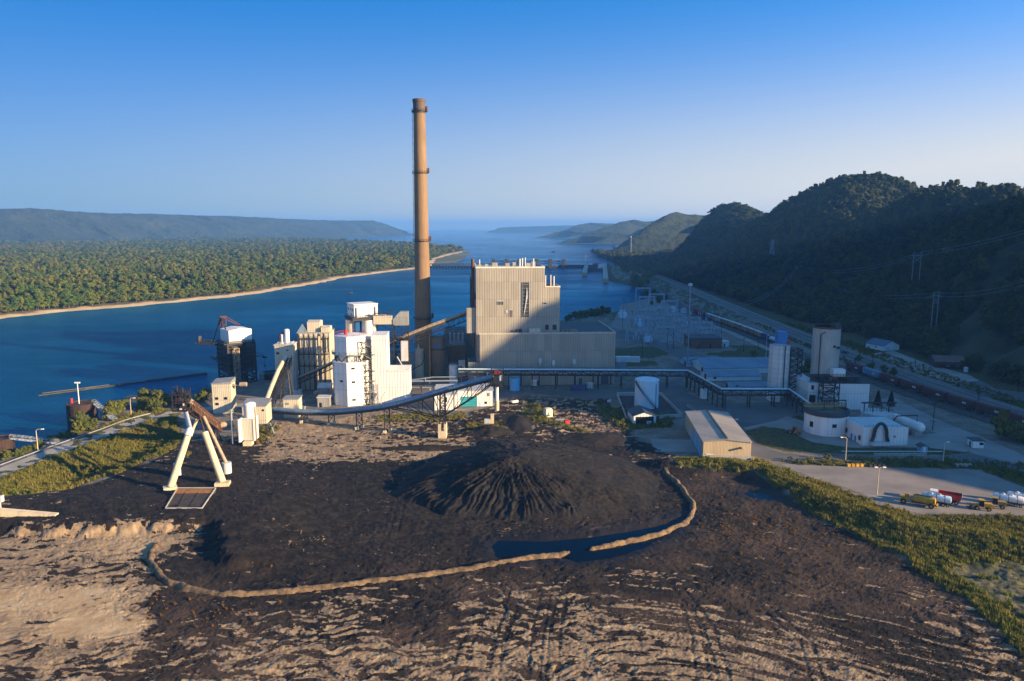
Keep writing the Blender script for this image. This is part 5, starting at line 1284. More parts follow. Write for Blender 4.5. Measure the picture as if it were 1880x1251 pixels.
part('roof', MB().add([(-.2, -.2, h_ + .01), (w_ + .2, -.2, h_ + .01), (w_ + .2, 7.2, h_ + .01), (-.2, 7.2, h_ + .01), (-.2, -.2, h_ + .3), (w_ + .2, -.2, h_ + 1), (w_ + .2, 7.2, h_ + 1.9), (-.2, 7.2, h_ + 1.2)], [(3, 2, 1, 0), (4, 5, 6, 7), (0, 1, 5, 4), (1, 2, 6, 5), (2, 3, 7, 6), (3, 0, 4, 7)]), GREYC, o)
for a, z in ((.24, .52), (.72, .52), (.24, .33)): part('window', MB().box(w_ * a - .7, w_ * a + .7, -.1, -.01, h_ * z - .55, h_ * z + .55), GLASS, o)
part('outlet_pipe', MB().cyl((w_, 2, h_ - 1), (w_ + 6, 2, h_ - 1), .3).cyl((w_ + 3.5, 2, h_ - .6), (w_ + 6.5, 2, h_ - .6), 1.0), BELTW, o)
# tripod lowering boom
F1, F2, F3, F4 = P(314, 899), P(409, 891), P(284 + 42, 872), P(417, 868)
topA = Vector(WP(341, 858, 722)); o = thing('stacker_boom', 'coal stacking boom on splayed cream tubes, with rusty conveyor gallery and black head machinery', 'stacker', (topA.x, topA.y, 0))
off = Vector((topA.x, topA.y, 0))
def lo(p, z): return Vector((p[0], p[1], z)) - off
hd = Vector((0, 0, topA.z))
def leg(p, px, py, r, mat, zb=1.0):
    x, y = p; e = Vector(AT(px, py, y + 10 * (.5 if r > .8 else .3))) - off
    l_ = part('leg', MB().cyl(lo(p, zb), e, r, r * .86, 18), mat, o, None, True); return l_, e
l1, e1 = leg(F1, 345, 800, 1.15, CONCY); part('footing', rb_(MB().box(-2.2, 1.8, -1.6, 1.6, -1.2, 1.1), .5, F1[0] - off.x, F1[1] - off.y), CONCY, l1)
l2, e2 = leg(F2, 376, 794, 1.15, CONCY); part('footing', rb_(MB().box(-2.2, 2.2, -1.5, 1.5, -1.2, 1.1), .15, F2[0] - off.x, F2[1] - off.y), CONCY, l2)
l3, e3 = leg(F3, 362, 770, .55, CONCY, 3.4); part('footing', MB().lathe([(1.15, -1), (1.15, 4)], (F3[0] - off.x, F3[1] - off.y, 0), 18), PALE, l3)
l4, e4 = leg(F4, 374, 765, .6, BELTW, 3.0); part('footing', MB().lathe([(1.5, -1), (1.5, 3.6)], (F4[0] - off.x, F4[1] - off.y, 0), 18), PALE, l4)
part('drop_tube', MB().cyl(e1, e1 + Vector((.4, 1, 1.8)), 1.3, n=18).cyl(e1 + Vector((.4, 1, 1.8)), hd + Vector((.6, 1.4, -6.5)), .72, n=16), PALE, o, None, True)
part('tie', MB().bar(e2, hd + Vector((4.5, 2, -5)), .35), RUST, o)
gA, gB = Vector(AT(348, 737, topA.y + 2)) - off, Vector(AT(400, 778, P(400, 815)[1])) - off
mb = MB().truss(gA, gB, 3.4, 18, .28, 3.0); part('gallery_truss', mb, RUST, o)
part('gallery_hood', MB().tube([gA + Vector((0, 0, .2)), gB + Vector((0, 0, .2))], .95, 12), BELTW, o)
part('gallery_wall', MB().add([gA + Vector((.2, -.2, 0)), gB + Vector((.2, -.2, 0)), gB + Vector((.2, -.2, -2.4)), gA + Vector((.2, -.2, -2.4)), gA + Vector((.3, .3, 0)), gB + Vector((.3, .3, 0)), gB + Vector((.3, .3, -2.4)), gA + Vector((.3, .3, -2.4))], [(0, 1, 2, 3), (7, 6, 5, 4), (0, 4, 5, 1), (1, 5, 6, 2), (2, 6, 7, 3), (3, 7, 4, 0)]), paint('rusty_sheets', (.085, .055, .035), .85, .4, .8), o)
part('tail_drum', MB().cyl(gB + Vector((-.5, -1.3, -.6)), gB + Vector((4.5, 1.5, -.2)), 1.1), BELTW, o)
part('gallery_trestle', MB().lattice(gB.x - 2, gB.y, 0, gB.z - 3.3, 4.5, 2.6, 4, .25), STEEL, o)
mb = MB()
rn = random.Random(12)
for z in (-6.2, -3.4, -.6): mb.box(hd.x - 2.4, hd.x + 2.4, hd.y - 1.6, hd.y + 2.4, hd.z + z, hd.z + z + .25).rail([(hd.x - 2.4, -1.6, hd.z + z), (hd.x + 2.4, -1.6, hd.z + z), (hd.x + 2.4, 2.4, hd.z + z), (hd.x - 2.4, 2.4, hd.z + z)], 1.1, .13, 1.1, True)
for a in (-2.3, 2.3):
    for c in (-1.5, 2.3): mb.bar((hd.x + a, c, hd.z - 6.2), (hd.x + a, c, hd.z + 1.4), .3)
for k in range(22): a, c, z = rn.uniform(-2.2, 1.6), rn.uniform(-1.7, 1.8), rn.uniform(-6, .5); mb.box(a, a + rn.uniform(.4, 1.2), c, c + rn.uniform(.4, 1.2), hd.z + z, hd.z + z + rn.uniform(.4, 1.4))
mb.cyl((-1, 0, hd.z - .3), (-1, 0, hd.z + 2.6), .2).cyl((.8, 0, hd.z), (.8, 0, hd.z + 1.8), .25).bar((-2.6, 0, hd.z + 2.1), (0, 0, hd.z + 2.4), .2)
part('head_machinery', mb, paint('black_machinery', (.028, .018, .014), .75, .5, 2), o)
part('head_lamps', MB().box(.2, .9, -1.9, -1.65, hd.z - 5.4, hd.z - 4.9).box(1.4, 1.8, -1.9, -1.65, hd.z - 4, hd.z - 3.2), PALE, o)
# low houses around the white silo building
o, w_, h_ = house('electrical_house', 'small beige flat roofed electrical house under the start of the curved conveyor', 'building', 521, 549, 768, 734, 7, BEIGE2, GREYC); part('side_vent', MB().box(1, 2.4, -.1, -.01, h_ - 2.4, h_ - 1.4), GALV, o)
part('stilt', MB().box(1, 1.8, .2, 1, -1.2, -1.01), CONC, o)
o, w_, h_ = house('pump_house', 'tiny grey pump house with a pitched roof left of the white silo building', 'building', 585, 606, 734, 712, 7, GREYC, None); part('roof', MB().gable_roof(0, w_, 0, 7, h_ + .01, h_ + 1.4), PALE, o); part('gable_ends', MB().gable(.02, w_ - .02, .02, 6.98, h_ - .3, h_, h_ + 1.35), GREYC, o)
o, w_, h_ = house('valve_house', 'low grey valve house at the foot of the white silo building', 'building', 583, 605, 748, 731, 5, GREYC, PALE); part('door', MB().box(1, 2, -.1, -.01, 0, 2.1), GLASS, o)
o, w_, h_ = house('workshop', 'low white workshop with a teal roller door behind the conveyor truss', 'building', 800, 905, 748, 719, 14, WHITEC, paint('workshop_roof', (.42, .44, .46), .6, .15))
part('front_bay', MB().box(-.3, 9.5, -6, -.02, -1, h_ - .4), WHITEC, o); part('bay_roof', MB().box(-.6, 9.8, -6.3, -.05, h_ - .39, h_ - .1), PALE, o)
kx = w_ / 105.0
part('roller_door', MB().box(46 * kx, 76 * kx, -.12, -.01, -.2, h_ * .64), TEAL, o); part('door', MB().box(81 * kx, 84 * kx, -.1, -.01, 0, 2.3), TANK, o)
wn = part('window', MB().box(90 * kx, 94 * kx, -.1, -.01, 1.2, 2.3), GLASS, o); part('wall_vent', MB().box(95 * kx, 99 * kx, -.14, -.01, h_ - 2.6, h_ - 1), GALV, o)
part('bay_window', MB().box(4.4, 5.4, -6.1, -6.01, h_ - 3.6, h_ - 1.4), GLASS, o)

# ================================================================== roads and pavements on the right
RD = 0
def road(name, pts, z, mat): return sheet(name, pts, z, mat)
def ribbon(pts, w_):
    pts = [Vector((*p, 0)) for p in pts]; L, Rr = [], []
    for i, p in enumerate(pts):
        d = (pts[min(i + 1, len(pts) - 1)] - pts[max(i - 1, 0)]).normalized(); n = Vector((-d.y, d.x, 0)) * w_ / 2
        L.append((p.x + n.x, p.y + n.y)); Rr.append((p.x - n.x, p.y - n.y))
    return L, Rr
def strip(name, pts, w_, z, mat, kind='structure', zf=None):
    L, Rr = ribbon(pts, w_); n = len(L); mb = MB()
    zz = [z if zf is None else zf(i) for i in range(n)]
    mb.add([(a, b_, c) for (a, b_), c in zip(L, zz)] + [(a, b_, c) for (a, b_), c in zip(Rr, zz)], [(i, n + i, n + i + 1, i + 1) for i in range(n - 1)])
    o = mb.build(name, mat); return tag(o, kind=kind)
HWY = smooth([P(1198, 503), P(1250, 524), P(1300, 546), P(1400, 588), P(1500, 629), P(1600, 668), P(1700, 704), P(1800, 738), P(1880, 764), P(1960, 790), (212, 180)], 4)
strip('highway', HWY, 14, .34, ASPH)
strip('highway_shoulder', HWY, 18, .30, paint('gravel_shoulder', (.20, .18, .15), 1, .2, .3, 0, False))
WLINE = paint('white_line', (.55, .55, .52), .7, .2, 1, 0, False); YLINE = paint('yellow_line', (.45, .30, .05), .7, .2, 1, 0, False)
for dx, mt in ((-5.6, WLINE), (5.6, WLINE), (-.25, YLINE), (.25, YLINE)):
    L, Rr = ribbon(HWY, 2 * abs(dx)); strip('road_markings', L if dx < 0 else Rr, .22, .352, mt)
RAIL = smooth([P(1175, 512), P(1215, 540), P(1270, 575), P(1350, 606), P(1430, 638), P(1500, 663), P(1560, 684), P(1640, 712), P(1760, 752), P(1880, 792), (196, 200)], 4)
strip('track_ballast', RAIL, 13, .30, paint('ballast', (.075, .068, .062), 1, .3, .5, 0, False))
for dx in (-3.9, -2.4, 1.9, 3.4):
    L, Rr = ribbon(RAIL, 2 * abs(dx)); strip('railway_rail', L if dx < 0 else Rr, .16, .42, paint('rail_steel', (.16, .13, .11), .4))
ACC = smooth([P(1230, 545), P(1290, 585), P(1345, 612), P(1420, 645), P(1490, 672)], 4)
strip('access_road', ACC, 6, .05, paint('pale_access_road', (.28, .26, .23), .95, .15, .1, 0, False))
sheet('plant_street', PP([(700, 752), (790, 742), (852, 734), (862, 720), (1130, 716), (1238, 700), (1252, 688), (1262, 722), (1300, 740), (1330, 742), (1420, 738), (1484, 734), (1490, 760), (1440, 764), (1425, 772), (1362, 786), (1385, 815), (1440, 833), (1545, 842), (1700, 842), (1790, 834), (1860, 850), (1900, 862), (1890, 868), (1760, 846), (1640, 848), (1500, 846), (1440, 850), (1378, 836), (1372, 812), (1330, 790), (1290, 766), (1230, 745), (1210, 728), (1140, 734), (905, 738), (860, 748), (790, 762), (705, 766)]), .02, ASPH)
sheet('plant_street', PP([(1428, 772), (1445, 764), (1482, 776), (1560, 806), (1668, 800), (1720, 796), (1788, 824), (1770, 830), (1700, 822), (1560, 822), (1490, 812), (1440, 788), (1400, 782), (1372, 789), (1364, 786)]), .026, CPAD)
sheet('gate_road', PP([(1600, 735), (1640, 730), (1720, 770), (1800, 802), (1880, 836), (1960, 862), (1900, 862), (1790, 834), (1720, 796), (1650, 762)]), .032, CPAD)
sheet('gravel_lot', PP([(1432, 852), (1520, 856), (1640, 860), (1788, 861), (1840, 880), (1900, 902), (1960, 930), (1960, 955), (1700, 946), (1650, 935), (1560, 898), (1480, 874)]), .03, LOT)
sheet('plant_street', PP([(1228, 680), (1250, 660), (1210, 640), (1130, 618), (1122, 606), (1150, 606), (1230, 632), (1300, 655), (1330, 662), (1275, 664), (1262, 690)]), .02, ASPH)
sheet('substation_yard', PP([(1122, 600), (1140, 560), (1190, 548), (1225, 556), (1260, 582), (1330, 622), (1335, 636), (1262, 640), (1170, 616)]), .015, paint('substation_gravel', (.22, .205, .18), 1, .2, .15, 0, False))
sheet('forecourt', PP([(1600, 650), (1640, 645), (1700, 668), (1780, 690), (1820, 712), (1780, 712), (1700, 690), (1640, 668)]), .3, CPAD)
sheet('side_road', PP([(1745, 706), (1800, 700), (1830, 716), (1960, 730), (1960, 745), (1850, 735), (1800, 730), (1770, 722)]), .32, ASPH)
PATHL = smooth([P(-120, 918), P(0, 868), (P(110, 826)), P(200, 794), P(260, 772), P(330, 757), P(400, 750), P(470, 742), P(560, 738)], 5)
strip('river_road', PATHL, 8.0, .06, paint('pale_road', (.34, .315, .27), .95, .12, .12, 0, False))
LG, RG = ribbon(PATHL, 9.4)
o = thing('guard_rail', 'galvanised guard rail along the river side of the pale road', 'guard rail', (*LG[4], 0))
mb, mp = MB(), MB(); o0 = Vector((*LG[4], 0))
for a, b_ in zip(LG[:22], LG[1:23]):
    a, b_ = Vector((*a, .75)) - o0, Vector((*b_, .75)) - o0; mb.bar(a, b_, .12, .38)
    for k in range(max(1, int((b_ - a).length / 3))): p = a.lerp(b_, k / max(1, int((b_ - a).length / 3))); mp.bar((p.x, p.y + .12, -.3), (p.x, p.y + .12, .8), .16)
part('beam', mb, GALV, o); part('posts', mp, STEEL, o)

# ================================================================== right-hand plant
o, r, h_ = drum('storage_tank', 'large pale blue storage tank with a dark spiral stair, inside a walled pit', 'tank', 1168.5, 1212.5, 752, 702, TANK, 'dome', n=40)
mb = MB(); n = 26
for k in range(n):
    a = rad(-160 + 112 * k / n); z = h_ * (1 - (k + .5) / n); b_ = rad(-160 + 112 * (k + 1) / n); z2 = h_ * (1 - (k + 1.5) / n)
    for hgt in (0, 1.0): mb.bar((math.cos(a) * (r + .5), math.sin(a) * (r + .5), z + hgt), (math.cos(b_) * (r + .5), math.sin(b_) * (r + .5), z2 + hgt), .9 if hgt == 0 else .12, .2 if hgt == 0 else .12)
part('spiral_stair', mb, paint('stair_blue_grey', (.07, .10, .13), .6), o)
part('level_gauge', MB().box(r * .62, r * .62 + .25, -r * .84, -r * .76, 1, h_ - 1), GALV, o)
o = thing('retaining_wall', 'low concrete containment wall round the pit of the pale blue storage tank', 'wall', P(1150, 765))
pts = PP([(1133, 727), (1214, 727), (1252, 766), (1150, 772)]); l0 = o.location
mb = MB()
for (a, b_) in zip(pts, pts[1:] + pts[:1]): mb.bar((a[0] - l0.x, a[1] - l0.y, .5), (b_[0] - l0.x, b_[1] - l0.y, .5), .4, 2.0)
part('wall', mb, CONC, o); sheet('tank_pit', [(x, y) for x, y in grow(pts, .97)], .04, paint('pit_floor', (.05, .045, .045), .95, .3, .2, 0, False))
part('coping', MB().bar((pts[0][0] - l0.x, pts[0][1] - l0.y, 1.56), (pts[1][0] - l0.x, pts[1][1] - l0.y, 1.56), .55, .1), PALE, o)
def gabled(name, label, cat, px0, px1, pyb, pye, depth, wall, roof, rise, ax='y', rot=0.0, open_=False, group=None, ov=.4):
    o = site(name, label, cat, px0, pyb, rot, group); X = (o.location.x, o.location.y); w_ = WU(X, px1, rot); h_ = ZA(*X, pye)
    part('walls', MB().gable(0, w_, 0, depth, -1, h_, h_ + rise, ax), wall, o)
    part('roof', MB().gable_roof(0, w_, 0, depth, h_ + .02, h_ + rise + .02, ax, .25, ov), roof, o)
    return o, w_, h_
o, w_, h_ = gabled('garage_shed', 'little white gabled shed with an open dark front, below the pale blue storage tank', 'shed', 1163, 1204, 779, 764.5, 11, WHITEC, ROOFD, 1.6, rot=rad(4))
part('opening', MB().box(1, w_ - 1, -.12, -.01, -.5, h_ - .3), GLASS, o); part('parked_blower', MB().box(w_ * .58, w_ * .8, -.6, -.13, 0, 1.3), PALE, o)
# beige shed in the last of the sun
o = site('beige_shed', 'long beige metal shed with tan ribbed roof, its end wall in low sun', 'shed', 1290, 844, rad(-5)); X = (o.location.x, o.location.y)
w_ = WU(X, 1378, rad(-5)); h_ = ZA(*X, 811); dp = 42
SHW = siding('shed_cladding', (.55, .42, .26), .5, 40, .08, line=.7)
part('walls', MB().gable(0, w_, 0, dp, -1, h_, h_ + .7, 'y'), SHW, o); part('roof', MB().gable_roof(0, w_, 0, dp, h_ + .02, h_ + .75, 'y', .25, .35), ROOFT, o)
part('ridge_vent', MB().box(w_ / 2 - .3, w_ / 2 + .3, 1, dp - 1, h_ + 1.02, h_ + 1.35), ROOFD, o); part('plinth', MB().box(-.06, w_ + .06, -.1, dp + .1, -1, h_ * .3), CONC, o)
for k, (a, b_) in enumerate(((4, 10), (12.5, 19), (22, 25))): part('roller_door', MB().box(-.18, -.07, a, b_, 0, h_ * .82), BTANK if k else BTANK, o)
part('wall_duct', MB().box(w_ * .78, w_ * .81, -1.3, -.02, h_ * .66, h_ * .76), GALV, o)
part('corner_bollard', MB().cyl((w_ + .6, -.5, -.5), (w_ + .6, -.5, 1.2), .22), YEL, o)
one('concrete_apron', MB().box(-16, -.4, 8, 24, -.5, .07), CPAD, 'pale concrete apron in front of the blue doors of the beige shed', 'apron', loc=(X[0], X[1], 0), rot=rad(-5))
x, y = P(1301, 841); o = thing('waste_trailer', 'white covered trailer bin parked against the sunlit end of the beige shed', 'trailer', (x, y - 1.2))
part('bin', MB().box(-1.3, 1.3, -.8, .8, .5, 1.9), WHITE, o); part('lid', MB().box(-1.6, 1.6, -1, 1, 1.92, 2.1), WHITE, o); part('wheel', MB().cyl((-.8, -.9, .35), (-.8, .9, .35), .38), RUBBER, o)
# row of low metal roofed stores, seen in blue shade
def store(px0, px1, pyb, pye, dep, rise, label, wall=WHITEC, roof=ROOFB, rot=TH):
    o, w_, h_ = gabled('warehouse', label, 'warehouse', px0, px1, pyb, pye, dep, wall, roof, rise, 'x', rot)
    part('loading_door', MB().box(-.1, -.01, 3, 6, 0, 3), GLASS, o); part('window', MB().box(3, 4.4, -.1, -.01, 1.2, 2.2), GLASS, o); return o, w_, h_
store(1262, 1330, 674, 668, 16, 2.2, 'small blue grey roofed store furthest back in the row beside the brick hall', BLUEC)
store(1294, 1440, 687, 677, 26, 3.4, 'largest store in the row, with a long dull grey roof reaching the ribbed silo', WHITEC, ROOFB)
store(1300, 1398, 700, 692, 13, 2.0, 'low store with a striped blue grey roof and white end wall, second from the front', WHITEC, ROOFB)
store(1340, 1412, 716, 711, 9, 1.6, 'front most low store with rounded roof edge, just behind the pipe bridge', BLUEC, ROOFB)
o, r, h_ = drum('cooling_vessel', 'stubby white vessel lying low beneath the pipe bridge corner', 'tank', 1287, 1300, 733, 717, WHITE, 'dome')
o, w_, h_ = house('brick_hall', 'brown brick switch hall with a flat dark roof edge beside the substation', 'building', 1268, 1325, 640, 622, 20, BRICK, ROOFD, rot=0); part('door', MB().box(w_ * .6, w_ * .66, -.1, -.01, 0, 3), GLASS, o); part('stair', MB().bar((w_ * .2, -.6, .5), (w_ * .38, -.6, 4.5), .8, .2), STEEL, o)
o, w_, h_ = house('control_cabin', 'bright blue grey metal cabin on the right end of the brick hall', 'cabin', 1326, 1338, 637, 628, 6, TANK, PALE, rot=0); part('door', MB().box(1, 2, -.1, -.01, 0, 2.2), GLASS, o)
o = site('air_handler', 'boxy pale air handling unit raised beside the right corner of the turbine hall', 'air handler', 1131, 682); mb = MB().box(0, 9, 0, 4, 5.2, 8.2); part('unit', mb.box(9.02, 14, .5, 3.6, 5, 8), PALE, o); part('support', MB().box(.5, 6, .5, 3, -.5, 5.18), GALV, o)
# ribbed silo on its stem with open stair tower
sR = mpp(753); xr, yr_ = P(1433, 740); o = thing('ribbed_silo', 'ribbed white silo on a narrow stem, with a blue hopper and dark stair frame', 'silo', (xr, yr_ + 5))
rr = 18 * mpp(740); X = (xr, yr_ + 5 - rr); zb_, zt_ = ZA(*X, 713), ZA(*X, 637)
part('shell', MB().lathe([(rr * .45, zb_ - 3), (rr, zb_), (rr, zt_), (rr * .3, zt_ + 1)], n=32), siding('ribbed_silo_shell', (.66, .64, .60), 1.5, 2.3, .08, line=.8), o, None, True)
mb = MB()
for k in range(11): z = zb_ + (zt_ - zb_) * k / 10; mb.lathe([(rr + .002, z - .06), (rr + .1, z - .05), (rr + .1, z + .05), (rr + .002, z + .06)], n=32)
part('hoops', mb, PALE, o); part('stem', MB().box(-4, .6, -2.6, 2.6, -1, zb_ - 1), WHITEC, o); part('stem_door', MB().box(-2.6, .2, -3.4, -2.62, -.5, 3.2), WHITE, o)
part('top_hopper', MB().box(-1.8, 2.6, -1.8, 2.4, zt_ + 1, zt_ + 6.6).cyl((-2.6, -1, zt_ + 1), (-2.6, -1, zt_ + 3.6), .35), BLUE, o); part('pipe', MB().cyl((.8, -rr - .35, zb_ - 1), (.8, -rr - .35, zt_ + .6), .22), STEEL, o); railtop(o, rr - .2, zt_ + .2)
part('top_gear', MB().box(3, 4.2, -2, 0, zt_ + .8, zt_ + 2.2), RED, o)
mb = MB().lattice(rr + 3.2, 1.5, -.5, zt_ - 2, 5.4, 5.4, 9, .42, 5, 5)
for k in range(9): z = (zt_ - 2) * k / 9; mb.bar((rr + 1, -1.2, z), (rr + 5.4, -1.2, z + (zt_ - 2) / 9), .8, .22); mb.bar((rr - 1, 0, z), (rr + 1, 0, z + .4), .2)
part('stair_tower', mb, STEEL, o)
# lime house: concrete silo above a white block
o, w_, h_ = house('lime_house', 'big white windowless block carrying a tall grey concrete silo and a dark roof deck', 'building', 1503, 1593.5, 752, 705, 24, WHITEC, None, rot=rad(-2))
part('roof', MB().box(.3, w_ - .3, .3, 23.7, h_ + .003, h_ + .2), ROOFD, o); part('side_bay', MB().box(-5, -.02, 1, 22, -1, h_ - .1), WHITEC, o)
part('side_door', MB().box(-4.2, -1.4, .86, .99, -.5, 6.5), GLASS, o); part('window', MB().box(-3.6, -2.4, .88, .99, 9, 11), GLASS, o)
sx = (1525 - 1503) / 90.5 * w_ + 1.5; rc = 23.5 * mpp(735); zt_ = ZA(o.location.x + sx, o.location.y + 14 - rc, 603)
part('silo', MB().lathe([(rc, -1), (rc * .985, zt_)], (sx, 14, 0), 40), paint('pale_concrete', (.46, .42, .36), .9, .16, .12), o, None, True)
part('silo_top', MB().lathe([(rc + .02, zt_ - .6), (rc + .14, zt_ - .5), (rc + .14, zt_ + .3), (rc - .3, zt_ + .3), (rc - .3, zt_)], (sx, 14, 0), 40), RUST, o); part('silo_fans', MB().cyl((sx + 1.5, 12, zt_), (sx + 1.5, 12, zt_ + 2), .5).box(sx + 2.6, sx + 4.6, 11, 13, zt_, zt_ + 1.8), ROOFD, o)
part('silo_pipe', MB().tube([(sx - rc * .72, 14 - rc * .75, h_), (sx - rc * .72, 14 - rc * .75, zt_ - 3), (sx - rc * .45, 14 - rc * .92, zt_ - 1.8)], .22, 8), STEEL, o); part('silo_vent', MB().box(sx + 1, sx + 2, 14 - rc - .3, 14 - rc + 1, zt_ - 9, zt_ - 8).box(sx + 3, sx + 4, 14 - rc - .1, 14 - rc + 1, zt_ - 9.6, zt_ - 8.6), ROOFD, o)
part('roof_tank', MB().lathe([(4.6, h_ + .25), (4.6, h_ + 2.2), (4.2, h_ + 2.3), (4.1, h_ + 1.6)], (w_ * .74, 9, 0), 28), ROOFD, o); part('roof_tank', MB().lathe([(4.0, h_ + .25), (4.0, h_ + 1.6), (3.6, h_ + 1.7), (3.5, h_ + 1.2)], (2.2, 7, 0), 28), ROOFD, o)
part('roof_cabin', MB().box(w_ * .30, w_ * .55, 3, 7, h_ + 2.8, h_ + 6), WHITE, o)
mb = MB().box(-4, w_ * .9, 2.5, 8.5, h_ + 2.45, h_ + 2.75).rail([(-4, 2.5, h_ + 2.75), (w_ * .9, 2.5, h_ + 2.75)], 1.2, .12, 1.2)
for k in range(8): mb.bar((-3.5 + k * (w_ * .9 + 3) / 7, 2.8, h_), (-3.5 + k * (w_ * .9 + 3) / 7, 2.8, h_ + 2.5), .2)
part('roof_walkway', mb, STEEL, o)
mb = MB().lattice(2.6, -3.4, -.5, h_ + 2.5, 7, 7, 5, .42, 5, 5)
for k in range(5): z = (h_ + 2) * k / 5; mb.bar((-.5 if k % 2 else 5.8, -3.5, z), (5.8 if k % 2 else -.5, -3.5, z + (h_ + 2) / 5), .9, .2)
part('stair_tower', mb, STEEL, o)
o, r, h_ = drum('clarifier_tank', 'wide round white tank with dark rim and railed bridge beside the pump building', 'tank', 1493, 1570, 803, 765, WHITEC, None, n=48)
part('dark_rim', MB().lathe([(r + .02, h_ - .6), (r + .25, h_ - .6), (r + .3, h_ + 1.3), (r - .6, h_ + 1.3), (r - .7, h_ + .2)], n=48), ROOFD, o); part('lid', MB().lathe([(r - .72, h_ + .4), (r * .3, h_ + .6), (.1, h_ + 1.2)], n=32), paint('brown_lid', (.16, .12, .08), .9), o)
mb = MB().box(-r * 1.1, r * .9, -1, 1, h_ + 2.0, h_ + 2.2).rail([(-r * 1.1, -1, h_ + 2.2), (r * .9, -1, h_ + 2.2)], 1.2, .14, 1.1).rail([(-r * 1.1, 1, h_ + 2.2), (r * .9, 1, h_ + 2.2)], 1.2, .14, 1.1); part('bridge', mb, paint('yellow_brown_rail', (.30, .22, .08), .7), o)
part('window', MB().box(-r * .12, r * .08, -r - .06, -r + .4, h_ * .45, h_ * .62), GLASS, o); part('window', rb_(MB().box(-.8, .8, -r - .06, -r + .4, h_ * .35, h_ * .62), -1.1), GLASS, o)
part('pipe_gantry', MB().bar((-2, -2, h_ + 1.3), (-2, -2, h_ + 5), .25).bar((r * .8, -2, h_ + 1.3), (r * .8, -2, h_ + 5), .25).bar((-2, -2, h_ + 5), (r * .8, -2, h_ + 5), .3, .5).bar((2, -2, h_ + 1.3), (2, -2, h_ + 5), .2), STEEL, o)
o, w_, h_ = house('pump_building', 'low white building with blue windows and a black arched pipe on its front', 'building', 1583, 1665.5, 819, 787.5, 17, WHITEC, None, rot=rad(1.0))
part('roof', MB().box(.25, w_ - .25, .25, 16.75, h_ + .003, h_ + .12), PALE, o); part('roof_edge', MB().box(-.1, w_ + .1, -.1, .2, h_ + .003, h_ + .4).box(-.1, .2, .2, 17, h_ + .003, h_ + .4), WHITE, o); part('roof_rail', MB().rail([(.6, .6, h_ + .1), (w_ - .6, .6, h_ + .1)], 1.1, .1, 1.6), GALV, o)
for a in (1.5, 12): part('window', MB().box(-.1, -.01, a, a + 1.8, 1.6, 3.4), GLASS, o)
for a in (5, 8): part('door', MB().box(-.1, -.01, a, a + 1.2, 0, 2.4), BLUE, o)
kx = w_ / 82.5
part('arched_pipe', MB().tube([(14 * kx, -1, 2)] + [((29 - 12 * math.cos(t)) * kx, -1, 4 + 5.0 * math.sin(t)) for t in [i * math.pi / 10 for i in range(11)]] + [(44 * kx, -1, 2)], .62, 12), paint('black_duct', (.02, .02, .022), .5), o)
part('pipe_box', MB().box(14 * kx, 46 * kx, -2.2, -.4, .5, 2.0), PALE, o); part('inner_panel', MB().box(24 * kx, 31 * kx, -.3, -.02, 2, 6.4), WHITE, o); part('porthole', MB().cyl((58 * kx, -.1, 3.6), (58 * kx, .2, 3.6), .5, n=16), GALV, o); part('control_panel', MB().box(43 * kx, 46 * kx, -.5, -.02, 1.4, 3.2), GLASS, o)
o, r, h_ = drum('settling_tank', 'round pale tank under a dark railed gantry behind the low white pump building', 'tank', 1594, 1648, 793, 764, PALE, 'flat', n=40)
part('gantry', MB().bar((-r * .9, 0, h_ - 2), (-r * .9, 0, h_ + 4), .3).bar((r * .8, 0, h_ - 2), (r * .8, 0, h_ + 4), .3).bar((-r * 1.1, 0, h_ + 4), (r * 1.3, 0, h_ + 4), .4, .6).bar((-r * .3, 0, h_), (-r * .3, 0, h_ + 4), .25).bar((r * .3, 0, h_), (r * .3, 0, h_ + 4), .25).rail([(-r, -1, h_ + .3), (r, -1, h_ + .3)], 1.3, .13, 1.2), STEEL, o)
o = thing('pressure_tank', 'long white horizontal pressure tank with a round end on concrete saddles', 'tank', P(1688, 801), rad(100)); rp = 9 * mpp(799)
mb = MB(); prof = [(.05, -rp * .9), (rp * .5, -rp * .8), (rp * .85, -rp * .5), (rp, 0), (rp, 15), (rp * .85, 15 + rp * .5), (rp * .5, 15 + rp * .8), (.05, 15 + rp * .9)]; mb.lathe(prof, n=24); mb.v = [(z, x, y + rp + 1.6) for x, y, z in mb.v]
part('shell', mb, WHITE, o, None, True)
for a in (.5, 12): part('saddle', MB().box(a, a + 1.4, -rp * .85, rp * .85, -.5, 1.9), CONC, o)
part('black_pipe', MB().tube([(2, 0, rp * 2 + 1.4), (2, 0, rp * 2 + 4), (2, 9, rp * 2 + 4.2), (2, 11, rp * 2 + 2)], .25, 8), STEEL, o)
o, w_, h_ = house('guard_house', 'little white guard house with a flat black roof beside the gate road', 'hut', 1785, 1806, 823, 810, 4.5, WHITEC, ROOFD, rot=rad(-10)); part('window', MB().box(w_ * .6, w_ * .95, -.1, -.01, 1.3, 2.3), GLASS, o); part('door', MB().box(-.1, -.01, 1.5, 2.5, 0, 2.1), GLASS, o)
o, w_, h_ = gabled('blue_hut', 'small blue hut with a dark pitched roof behind the yellow posted fence', 'hut', 1690, 1703, 831, 821, 3, siding('blue_boards', (.22, .42, .58), .4, 20, .1), ROOFD, .7, 'y', rot=rad(-4)); part('door', MB().box(.9, 1.7, -.1, -.01, 0, 2), WHITE, o)
o = thing('handrail_fence', 'pale blue pipe fence with yellow posts along the plant road', 'fence', P(1605, 838), rad(-.5)); L_ = WU((o.location.x, o.location.y), 1700, 0)
mb, mp = MB(), MB()
for z in (.5, 1.1): mb.cyl((0, 0, z), (L_, 0, z), .09, n=6)
mb.cyl((-10, 4, .6), (L_ + 8, 4, .6), .16, n=6)
